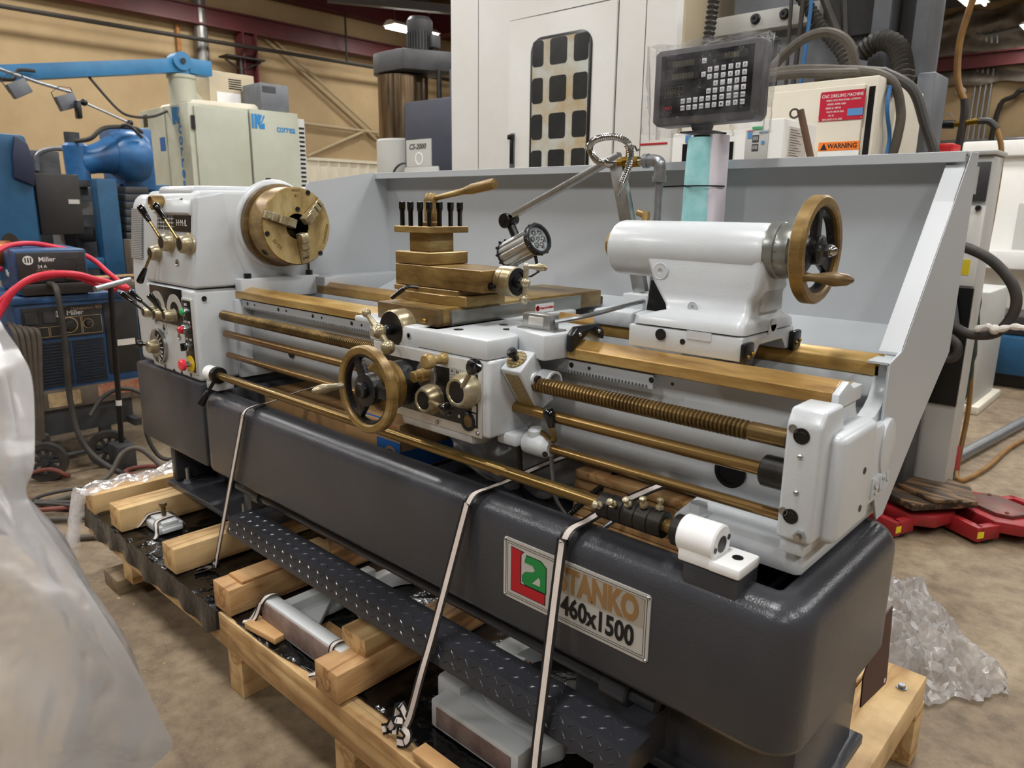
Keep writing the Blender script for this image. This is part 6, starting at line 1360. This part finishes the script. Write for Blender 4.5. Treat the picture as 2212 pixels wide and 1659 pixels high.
obj('arm_body', B().box(-4.90, -3.9, 4.45, 5.2, 1.5, 2.62, .02), 'navy', t); sgn = obj('name_sign', B().box(-4.86, -4.42, 4.44, 4.45, 1.9, 2.20), 'light_grey', t)
text('CS-2000', .085, (-4.66, 4.437, 2.12), (1, 0, 0), (0, 0, 1), 'ink', sgn, shear=.25, bold=.01)
b = B(); b.rev((-4.63, 4.44, 1.99), (0, -1, 0), [(0, .07), (.004, .07), (.004, .055), (0, .055)], 24, closed=True); obj('sign_ring', b, 'white', sgn)
b = B(); b.rev((-4.9, 4.42, 1.80), (.3, -1, .2), [(-.01, .14), (-.01, .155), (.01, .155), (.01, .14)], 28, closed=True); obj('feed_wheel', b, 'black', t)
obj('arm_head', B().box(-4.9, -4.3, 4.43, 4.5, 1.0, 1.9, .02), 'light_grey', t)
b = B(); b.rev((-4.25, 4.9, 2.62), (0, 0, 1), [(0, .16), (.4, .16), (.45, .14), (.55, .13), (.56, 0)], 28); obj('head_motor', b, 'dark_grey', t)
# ---- large white enclosure with window
t = TH('machine_enclosure', 'tall white machine enclosure with a dirty barred window behind the splash guard', 'machine', (-.6, 2.8, 0))
EY = 2.0
obj('body', B().box(-1.432, .158, EY, 3.6, 0, 3.2, .006), 'warm_white', t)
fd = obj('door', B().prism([(-.93, .3), (-.93, 2.476), (-.187, 2.468+.0), (-.19, .3)], 'y', EY-.012, EY, .003), 'warm_white', t)
for x in (-1.19, -.02): obj('seam', B().box(x-.002, x+.002, EY-.001, EY+.001, 0, 3.2), 'dark_grey', t)
for q in ((-.936, -.932, .3, 2.48), (-.936, -.183, 2.476, 2.480), (-.186, -.182, .3, 2.476)): obj('seam', B().box(q[0], q[1], EY-.0015, EY+.001, q[2], q[3]), 'dark_grey', t)
WX0, WX1, WZ0, WZ1 = -.757, -.333, 1.25, 2.36
b = B(); b.prism(rrect((WX0+WX1)/2, (WZ0+WZ1)/2, WX1-WX0, WZ1-WZ0, .08, 8), 'y', EY-.02, EY-.011, .002); gs = obj('window_gasket', b, 'black', fd)
b = B(); b.prism(rrect((WX0+WX1)/2, (WZ0+WZ1)/2, WX1-WX0-.034, WZ1-WZ0-.034, .066, 8), 'y', EY-.0225, EY-.019); obj('guard_plate', b, 'grille_dirty', fd)
for i in range(3):
    for j in range(6):
        x = WX0+.013+.072*0; x0 = (WX0+.018, WX0+.144, WX0+.309)[i]; x1 = (WX0+.098, WX0+.263, WX1-.018)[i]; z1 = WZ1-.018-.192*j; z0 = z1-.135
        if z0 < WZ0+.01: continue
        b = B(); b.prism(rrect((x0+x1)/2, (z0+z1)/2, x1-x0, z1-z0, .018, 4), 'y', EY-.0235, EY-.0205); obj('pane', b, 'glass_dark', fd)
b = B(); b.box(-.915, -.875, EY-.016, EY-.012, 1.67, 1.87, .002); b.m(1).box(-.90, -.885, EY-.03, EY-.012, 1.70, 1.85, .003); b.box(-.915, -.88, EY-.036, EY-.012, 1.835, 1.862, .002); obj('door_handle', b, ['steel_grey', 'black'], fd)
obj('red_strip', B().box(-.02, .14, EY-.004, EY, 1.763, 1.772), 'ink_red', t)
obj('side_panel', B().box(.158, .17, 2.05, 3.5, .2, 3.1), 'tan', t)  # tan sheet: shade on the enclosure's right side put into the colour
# ---- drilling machine electrics
t = TH('drill_cabinet', 'cream electrical cabinet with a red data sign behind the readout', 'cabinet', (1.0, 1.8, 0))
obj('body', B().box(.50, 1.262, 1.515, 2.05, 0, 1.905, .006), 'cream', t); dr = obj('door', B().box(.52, 1.222, 1.497, 1.515, .2, 1.878, .004), 'cream', t); obj('door_gap', B().box(1.232, 1.252, 1.512, 1.516, .2, 1.87), 'black', t)
sg = obj('data_sign', B().box(1.073, 1.227, 1.494, 1.4975, 1.763, 1.862), 'sign_red', dr)
for k, (s_, h, x) in enumerate((('CNC DRILLING MACHINE', .0155, 1.15), ('MAKE: LELILY INDUSTRIAL COMPANY', .0088, 1.155), ('MODEL: SUPER 1000F', .0088, 1.132), ('SERIAL #: 100F-02', .0088, 1.122), ('VOLTS: 480 30 60Hz', .0088, 1.13), ('HP: 30', .0088, 1.117), ('MFG DATE: 01-01-2005', .0088, 1.122))):
    text(s_, h, (x, 1.4936, 1.846-.0128*k-(.002 if k else 0)), (1, 0, 0), (0, 0, 1), 'ink_white', sg, bold=.006, sx=.80)
obj('tag', B().box(1.173, 1.225, 1.4925, 1.494, 1.776, 1.80), 'sign_blue', sg)
wsg = obj('warning_sign', B().box(1.083, 1.226, 1.494, 1.4975, 1.66, 1.69), 'sign_orange', dr); text('WARNING', .0235, (1.167, 1.4936, 1.675), (1, 0, 0), (0, 0, 1), 'ink', wsg, bold=.02, sx=.9)
b = B(); b.prism([(1.09, 1.663), (1.115, 1.663), (1.1025, 1.687)], 'y', 1.4932, 1.4942); tr_ = obj('hazard_triangle', b, 'ink', wsg); obj('notice', B().box(1.083, 1.226, 1.494, 1.4975, 1.57, 1.659), 'white', dr)
for x, z in ((1.077, 1.858), (1.223, 1.858), (1.077, 1.767), (1.223, 1.767)): b = B(); b.sph((x, 1.494, z), .003, 8, 5); obj('sign_screw', b, 'chrome', sg)
obj('cap', B().box(1.17, 1.2, 1.75, 1.79, 1.905, 1.93, .006), 'galv', t); b = B(); b.rev((1.262, 1.66, 1.86), (1, 0, 0), [(0, .014), (.02, .014), (.022, .008), (.022, 0)], 14); obj('latch', b, 'galv', t)
t = TH('cooling_unit', 'white cooling unit with a digital panel behind the top of the splash guard', 'cooling unit', (1.08, 1.2, 0)); obj('case', B().box(.955, 1.12, 1.10, 1.37, 0, 1.737, .004), 'warm_white', t); cpn = obj('control_plate', B().box(.992, 1.072, 1.096, 1.10, 1.60, 1.705, .002), 'light_grey', t)
for z in (1.678, 1.65): dw = obj('digit_window', B().box(1.018, 1.04, 1.0945, 1.0965, z-.011, z+.011), 'dark_grey', cpn); text('88', .018, (1.029, 1.094, z), (1, 0, 0), (0, 0, 1), 'light_grey', dw)
obj('brand_mark', B().box(1.0, 1.016, 1.0945, 1.0965, 1.68, 1.70), 'sign_blue', cpn); text('DAIKIN', .007, (1.008, 1.094, 1.7035), (1, 0, 0), (0, 0, 1), 'ink_red', cpn, bold=.01); text('AIRCON', .008, (1.055, 1.094, 1.697), (1, 0, 0), (0, 0, 1), 'blue_print', cpn, bold=.01); obj('green_tag', B().box(1.015, 1.052, 1.094, 1.097, 1.707, 1.716), 'btn_green', t)
b = B(); b.cyl((1.055, 1.0955, 1.665), (1.055, 1.0935, 1.665), .006, n=14); obj('round_mark', b, 'sign_blue', cpn)
pg = obj('instruction_sheet', B().box(1.12, 1.1215, 1.14, 1.29, 1.62, 1.715), 'paper', t)
for k in range(11): obj('print_line', B().box(1.1216, 1.1222, 1.15, 1.205+.06*((k*7) % 3)/3, 1.705-.008*k, 1.7065-.008*k), 'dark_grey', pg)
t = TH('cooling_unit', 'white vented cooling unit left of the blue wrapped readout post', 'cooling unit', (.85, 1.2, 0)); obj('case', B().box(.70, .952, 1.12, 1.34, 0, 1.712, .004), 'warm_white', t); obj('vent', B().box(.745, .94, 1.116, 1.12, 1.4, 1.675), 'black', t); obj('brand_mark', B().box(.755, .775, 1.115, 1.12, 1.68, 1.705), 'sign_blue', t)
t = TH('suction_pipe', 'brown stained pipe with an eye bolt standing beside the cooling unit', 'pipe', (1.2, 1.12, 0)); obj('pipe', B().cyl((1.236, 1.1, 1.55), (1.168, 1.1, 1.757), .011, n=12), 'hose_brown', t); b = B(); b.rev((1.15, 1.1, 1.748), (.3, -1, 0), [(-.003, .010), (-.003, .016), (.003, .016), (.003, .010)], 20, closed=True); obj('eye', b, 'chrome', t); obj('pipe_lower', B().cyl((1.236, 1.1, 0), (1.236, 1.1, 1.55), .011, n=12), 'hose_brown', t)
# grey column of the drilling machine
t = TH('drilling_machine', 'heavy grey drilling machine frame with bolted plate rising behind the readout', 'machine', (.8, 2.6, 0))
obj('body', B().box(.28, 1.0, 2.30, 3.2, 0, 3.2, .02), 'steel_grey', t); pt = obj('bolt_plate', B().box(.20, .745, 2.22, 2.30, 2.275, 2.36, .006), 'light_grey', t)
obj('window_recess', B().box(.44, .54, 2.294, 2.31, 2.03, 2.24, .02), 'black', t)
for x in (.445, .585, .70):
    b = B(); b.rev((x, 2.22, 2.325), (0, -1, 0), [(0, .024), (.004, .024), (.006, .018), (.02, .018), (.02, .008), (.014, 0)], 18); obj('bolt', b, 'black', pt)
obj('upright', B().box(.985, 1.06, 2.18, 2.4, 1.8, 3.3, .01), 'steel_grey', t); obj('upright', B().box(1.06, 1.145, 2.3, 2.5, 1.5, 3.3, .01), 'weld_black', t); obj('upright', B().box(1.145, 1.20, 2.2, 2.4, 1.99, 3.3, .01), 'steel_grey', t)
obj('bracket', B().box(1.2, 1.27, 2.15, 2.35, 1.5, 2.0, .01), 'steel_grey', t); obj('upper_panel', B().box(.75, .985, 2.26, 2.3, 2.2, 3.2, .004), 'dark_grey', t)
def fh(name, lab, pts, r, m_, rib=.02): 
    b = flexhose(pts, r, m_, name, False, 8, rib); obj(name, b, m_, label=lab, cat='hose', ang=60)
fh('corrugated_hose', 'black corrugated hose sweeping down in front of the grey frame', [(.63, 2.05, 2.55), (.70, 2.02, 2.4), (.83, 2.0, 2.22), (.95, 1.98, 2.08), (1.0, 1.97, 1.97), (1.005, 1.97, 1.92)], .028, 'rubber')
fh('corrugated_hose', 'black corrugated hose hanging left above the readout', [(.52, 1.7, 2.5), (.51, 1.68, 2.2), (.50, 1.66, 2.0), (.50, 1.66, 1.915)], .026, 'rubber')
fh('corrugated_hose', 'fat black corrugated elbow hose on the cabinet top right', [(.98, 2.1, 2.09), (1.06, 2.08, 2.13), (1.14, 2.05, 2.09), (1.19, 2.0, 1.99), (1.2, 1.98, 1.915)], .042, 'rubber')
for lab, pts, r, m_ in (
    ('grey hose arching over the cream cabinet', [(.74, 1.7, 1.92), (.79, 1.72, 2.02), (.88, 1.74, 2.10), (.97, 1.76, 2.12), (1.05, 1.78, 2.07), (1.08, 1.8, 1.96)], .019, 'hose_grey'),
    ('grey hose lying along the top of the cream cabinet, rear', [(.52, 1.6, 1.925), (.7, 1.62, 1.955), (.9, 1.64, 1.975), (1.1, 1.66, 1.955), (1.22, 1.7, 1.94)], .019, 'hose_grey'),
    ('grey hose lying along the top of the cream cabinet, front', [(.50, 1.53, 1.925), (.7, 1.54, 1.93), (.9, 1.55, 1.945), (1.08, 1.56, 1.935), (1.2, 1.62, 1.93)], .017, 'hose_grey'),
    ('grey hose dropping over the right edge of the cream cabinet', [(1.0, 1.62, 1.93), (1.15, 1.6, 1.94), (1.27, 1.6, 1.9), (1.31, 1.62, 1.8), (1.31, 1.62, 1.7), (1.29, 1.62, 1.55), (1.3, 1.62, 1.3)], .016, 'hose_grey'),
    ('dark hose falling further right beside the cream cabinet', [(1.2, 1.72, 1.95), (1.31, 1.72, 1.88), (1.37, 1.72, 1.75), (1.42, 1.72, 1.62), (1.44, 1.72, 1.4)], .018, 'rubber'),
    ('dark cable hanging before the grey frame, first', [(.72, 1.95, 2.6), (.73, 1.95, 2.3), (.74, 1.95, 1.93)], .008, 'rubber'),
    ('dark cable hanging before the grey frame, second', [(.76, 1.95, 2.6), (.78, 1.95, 2.3), (.77, 1.95, 1.93)], .01, 'rubber'),
    ('blue cable hanging before the grey frame', [(.79, 1.95, 2.6), (.815, 1.95, 2.3), (.80, 1.95, 1.93)], .008, 'cable_blue'),
    ('thick dark hose slanting behind the corrugated hose', [(.70, 2.1, 2.6), (.80, 2.1, 2.35), (.90, 2.1, 2.15), (1.0, 2.08, 2.0), (1.05, 2.06, 1.93)], .018, 'rubber'),
    ('dark hose bundle strand at the top right of the frame', [(.74, 2.12, 2.6), (.86, 2.12, 2.4), (.9, 2.12, 2.2), (.93, 2.1, 1.95)], .014, 'rubber'),
    ('twisted blue cable on the side of the cream cabinet', [(1.285, 1.66, 1.86), (1.275, 1.6, 1.88), (1.28, 1.57, 1.8), (1.285, 1.62, 1.7), (1.28, 1.6, 1.6), (1.28, 1.58, 1.5)], .007, 'cable_blue')):
    pipe('hose', pts, r, m_, lab, 'hose', 10, 8)
# ---- right hand background
t = TH('chiller', 'tall grey chiller cabinet with a display beyond the right end of the guard', 'chiller', (1.3, 2.8, 0))
T = Matrix.Identity(4)
obj('body', B().box(1.16, 1.43, 2.62, 2.8, 0, 1.70, .006), 'light_grey', t); obj('lid', B().box(1.15, 1.44, 2.6, 2.82, 1.70, 1.72, .004), 'light_grey', t); obj('front', B().box(1.19, 1.425, 2.605, 2.62, 1.12, 1.48, .003), 'warm_white', t)
dsp = obj('display', B().box(1.25, 1.42, 2.60, 2.62, 1.50, 1.67, .002), 'dark_grey', t); obj('display_panel', B().box(1.31, 1.38, 2.597, 2.60, 1.53, 1.65), 'light_grey', t); obj('grille', B().box(1.2, 1.43, 2.604, 2.62, .55, 1.11), 'black', t)
for x in (1.30, 1.40): b = B(); b.cyl((x, 2.605, 1.47), (x, 2.585, 1.47), .012, n=10); obj('lock', b, 'black', t)
obj('yellow_label', B().box(1.37, 1.40, 2.602, 2.605, 1.17, 1.24), 'yellow_tag', t); obj('paper_label', B().box(1.33, 1.36, 2.602, 2.605, 1.17, 1.24), 'paper', t)
obj('red_tray', B().box(1.16, 1.25, 2.65, 2.8, 1.722, 1.76, .006), 'red_plastic', label='small red plastic tray on top of the grey chiller', cat='tray')
t = TH('grey_box', 'grey sheet metal box leaning out beside the chiller grille', 'box', (1.35, 2.45, 0)); b = B(); b.prism([(1.24, 1.2), (1.34, 1.2), (1.40, .95), (1.33, .90), (1.24, .93)], 'y', 2.38, 2.58, .004); obj('hood', b, 'steel_grey', t); obj('leg', B().box(1.2, 1.3, 2.4, 2.58, 0, .93, .004), 'dark_grey', t)
pipe('hose', [(1.30, 2.4, 1.30), (1.40, 2.4, 1.305), (1.52, 2.4, 1.25), (1.61, 2.4, 1.15), (1.63, 2.4, 1.05), (1.58, 2.4, .95), (1.48, 2.4, .93), (1.40, 2.4, .97), (1.34, 2.4, 1.05), (1.30, 2.4, 1.08)], .022, 'rubber', 'big black hose loop bulging out right of the splash guard', 'hose', 12, 10)
pipe('hose', [(1.3, 2.35, .93), (1.38, 2.35, .93), (1.45, 2.35, .88), (1.43, 2.35, .82), (1.3, 2.35, .82)], .02, 'rubber', 'small black hose loop under the big one', 'hose', 12, 8)
t = TH('cloth_rag', 'twisted white rag tied round the big black hose', 'rag', (1.6, 2.38, .95)); b = B(); b.tube([(1.50, 2.37, .955), (1.55, 2.36, .975), (1.58, 2.355, .965), (1.64, 2.36, .985), (1.70, 2.37, .98)], .014, 8, 5, lambda i, k: .014*(.6+.5*abs(math.sin(i*.9)))); b.sph((1.575, 2.365, .965), .022); obj('cloth', b, 'paper', t)
# yellow drop hose with brass fittings
fh_p = [(1.19, 3.3, 3.4), (1.135, 3.3, 2.75), (1.08, 3.3, 2.45), (1.06, 3.3, 2.30), (1.075, 3.3, 2.13), (1.12, 3.3, 2.02)]
pipe('drop_hose', fh_p, .017, 'hose_yellow', 'dirty yellow hose dropping from the roof to the ball valve', 'hose', 10, 8)
t = TH('hose_valve', 'black and brass ball valve with a hose tail right of the cream cabinet', 'valve', (1.13, 3.3, 1.9))
obj('rubber_sleeve', B().tube([(1.12, 3.3, 2.03), (1.13, 3.3, 1.95), (1.125, 3.3, 1.8), (1.12, 3.3, 1.62)], .02, 10, 5), 'rubber', t); obj('valve_body', B().cyl((1.0, 3.3, 1.91), (1.09, 3.3, 1.905), .022, n=14), 'black', t); obj('brass_fitting', B().cyl((1.09, 3.3, 1.905), (1.20, 3.3, 1.915), .016, n=12), 'gold', t); obj('lever', B().strip([(1.08, 3.3, 1.94), (1.06, 3.3, 1.965), (1.02, 3.3, 1.96), (.98, 3.3, 1.955)], .014, .004, (0, 1, 0)), 'galv', t)
pipe('drop_hose', [(1.20, 3.3, 1.915), (1.25, 3.3, 1.91), (1.29, 3.3, 1.87)], .017, 'rubber', 'short black sleeve at the start of the yellow hose tail', 'hose', 10, 8)
pipe('air_hose', [(1.285, 3.3, 1.88), (1.325, 3.3, 1.75), (1.33, 3.3, 1.5), (1.325, 3.3, 1.2), (1.33, 3.3, .8), (1.36, 3.3, .4), (1.37, 3.2, .1), (1.40, 3.15, .022), (1.46, 3.5, .02), (1.5, 4.2, .02), (1.7, 5.2, .02)], .013, 'hose_yellow', 'yellow brown air hose hanging to the floor and trailing right', 'hose', 10, 10)
t = TH('lifting_sling', 'dark green round slings with a red sleeve hanging right of the guard', 'sling', (1.35, 3.2, 0))
for k, pts in enumerate(([(1.28, 3.1, 1.18), (1.27, 3.1, .8), (1.29, 3.1, .4), (1.24, 3.1, .22), (1.27, 3.05, .1), (1.34, 3.0, .06)], [(1.30, 3.12, 1.18), (1.32, 3.12, .8), (1.33, 3.1, .4), (1.36, 3.05, .15), (1.38, 3.0, .05)], [(1.33, 3.15, 1.15), (1.36, 3.15, .8), (1.35, 3.15, .5), (1.30, 3.1, .25), (1.33, 3.05, .05)])):
    obj('strand', B().tube(pts, .022, 8, 8, lambda i, k2: .022*(1+.18*math.sin(i*2.1))), 'sling_green', t)
obj('sleeve', B().cyl((1.37, 3.04, .24), (1.39, 3.0, .12), .03, n=12), 'sling_red', t)
obj('steel_pipe', B().rev((1.29, 3.45, .035), (.12, 1, 0), [(0, .028), (0, .035), (2.6, .035), (2.6, .02)], 20), 'galv', label='long steel pipe lying on the floor at the right', cat='pipe')
t = TH('floor_jack', 'low steel frame lying on the floor behind the green slings', 'frame', (1.0, 4.2, 0)); obj('bar', B().cyl((.75, 4.7, .03), (1.05, 4.65, .03), .03, n=10), 'dark_steel', t); obj('bar', B().cyl((.9, 4.0, .03), (1.05, 4.65, .03), .02, n=10), 'dark_steel', t); obj('bar', B().cyl((.8, 4.0, .035), (.98, 3.95, .035), .035, n=10), 'dark_steel', t)
t = TH('white_machine', 'large white machine beyond the hoses at the right edge', 'machine', (1.0, 8.2, 0)); obj('body', B().box(.2, 3.4, 7.6, 9.5, .5, 2.05, .03), 'warm_white', t); obj('base', B().box(.4, 3.4, 7.7, 9.5, 0, .5, .03), 'cream', t); obj('window', B().box(.75, 1.6, 7.58, 7.61, .95, 1.55, .01), 'light_grey', t); obj('shelf', B().box(.3, 1.4, 7.3, 7.6, .92, 1.1, .02), 'warm_white', t); obj('top_ledge', B().box(.2, 3.4, 7.5, 7.7, 2.0, 2.15, .02), 'warm_white', t)
t = TH('blue_machine', 'low dark blue machine base at the right edge behind the hoses', 'machine', (1.3, 6.3, 0)); obj('bed', B().box(.85, 2.6, 6.0, 6.7, .12, .45, .02), 'col_blue', t); obj('slide', B().box(.9, 2.5, 6.05, 6.6, .45, .62, .02), 'weld_black', t); obj('foot', B().box(.9, 2.5, 6.1, 6.6, 0, .12), 'black', t)
t = TH('pedestal', 'white machine pedestal with feet left of the green slings', 'pedestal', (.7, 4.8, 0)); obj('body', B().box(.35, 1.1, 4.9, 5.6, .06, .9, .02), 'light_grey', t); obj('foot_rail', B().box(.3, 1.15, 4.85, 5.65, 0, .06, .01), 'cream', t)
# machine skates
def skate(loc, lab, rz):
    t = TH('machine_skate', lab, 'machine skate', loc, 'red machine skates'); T = Matrix.Translation(loc) @ Matrix.Rotation(rz, 4, 'Z')
    b = B(); b.prism([(-.2, -.07), (-.12, -.15), (.12, -.15), (.2, -.07), (.2, .07), (.12, .15), (-.12, .15), (-.2, .07)], 'z', .045, .10, .008, T=T); obj('deck', b, 'skate_red', t)
    b = B(); b.prism([(-.13, -.06), (-.08, -.1), (.08, -.1), (.13, -.06), (.13, .06), (.08, .1), (-.08, .1), (-.13, .06)], 'z', .10, .118, .003, T=T); obj('turntable', b, 'worn_steel', t)
    for s_ in (-1, 1):
        b = B(); b.box(-.14, .14, s_*.24-.02, s_*.24+.02, .015, .085, .006, T=T); b.box(-.14, -.10, min(s_*.13, s_*.24), max(s_*.13, s_*.24), .02, .085, .005, T=T); b.box(.10, .14, min(s_*.13, s_*.24), max(s_*.13, s_*.24), .02, .085, .005, T=T); obj('handle_frame', b, 'skate_red', t)
        b = B(); b.cyl(T @ V(-.13, s_*.19, .03), T @ V(.13, s_*.19, .03), .03, n=18); obj('roller', b, 'dark_steel', t)
    for x, y in ((-.1, -.06), (.1, -.06), (.1, .06), (-.1, .06)): b = B(); b.sph(T @ V(x, y, .119), .009, 10, 6); obj('stud', b, 'worn_steel', t)
    b = B(); b.box(.141, .143, -.26, -.225, .035, .065, T=T); obj('tag', b, 'yellow_tag', t)
    return t
skate((1.66, 2.62, 0), 'red machine skate with a bare steel turntable, nearest the right edge', -.55); skate((1.32, 2.42, 0), 'red machine skate carrying charred boards beside the lathe', -.35)
t = TH('charred_board', 'broken charred plywood board lying on the left red skate', 'board', (1.32, 2.5, .119)); obj('lower_board', B().prism([(-.24, -.2), (.2, -.22), (.26, .1), (.1, .24), (-.2, .22), (-.27, .02)], 'z', .129, .16, .004, T=Matrix.Translation((1.33, 2.50, 0)) @ Matrix.Rotation(-.5, 4, 'Z')), 'charred', t); obj('upper_board', B().prism([(-.18, -.08), (.16, -.1), (.2, .03), (.02, .11), (-.17, .05)], 'z', .161, .18, .003, T=Matrix.Translation((1.37, 2.45, 0)) @ Matrix.Rotation(-.5, 4, 'Z')), 'charred', t)
flush_text()
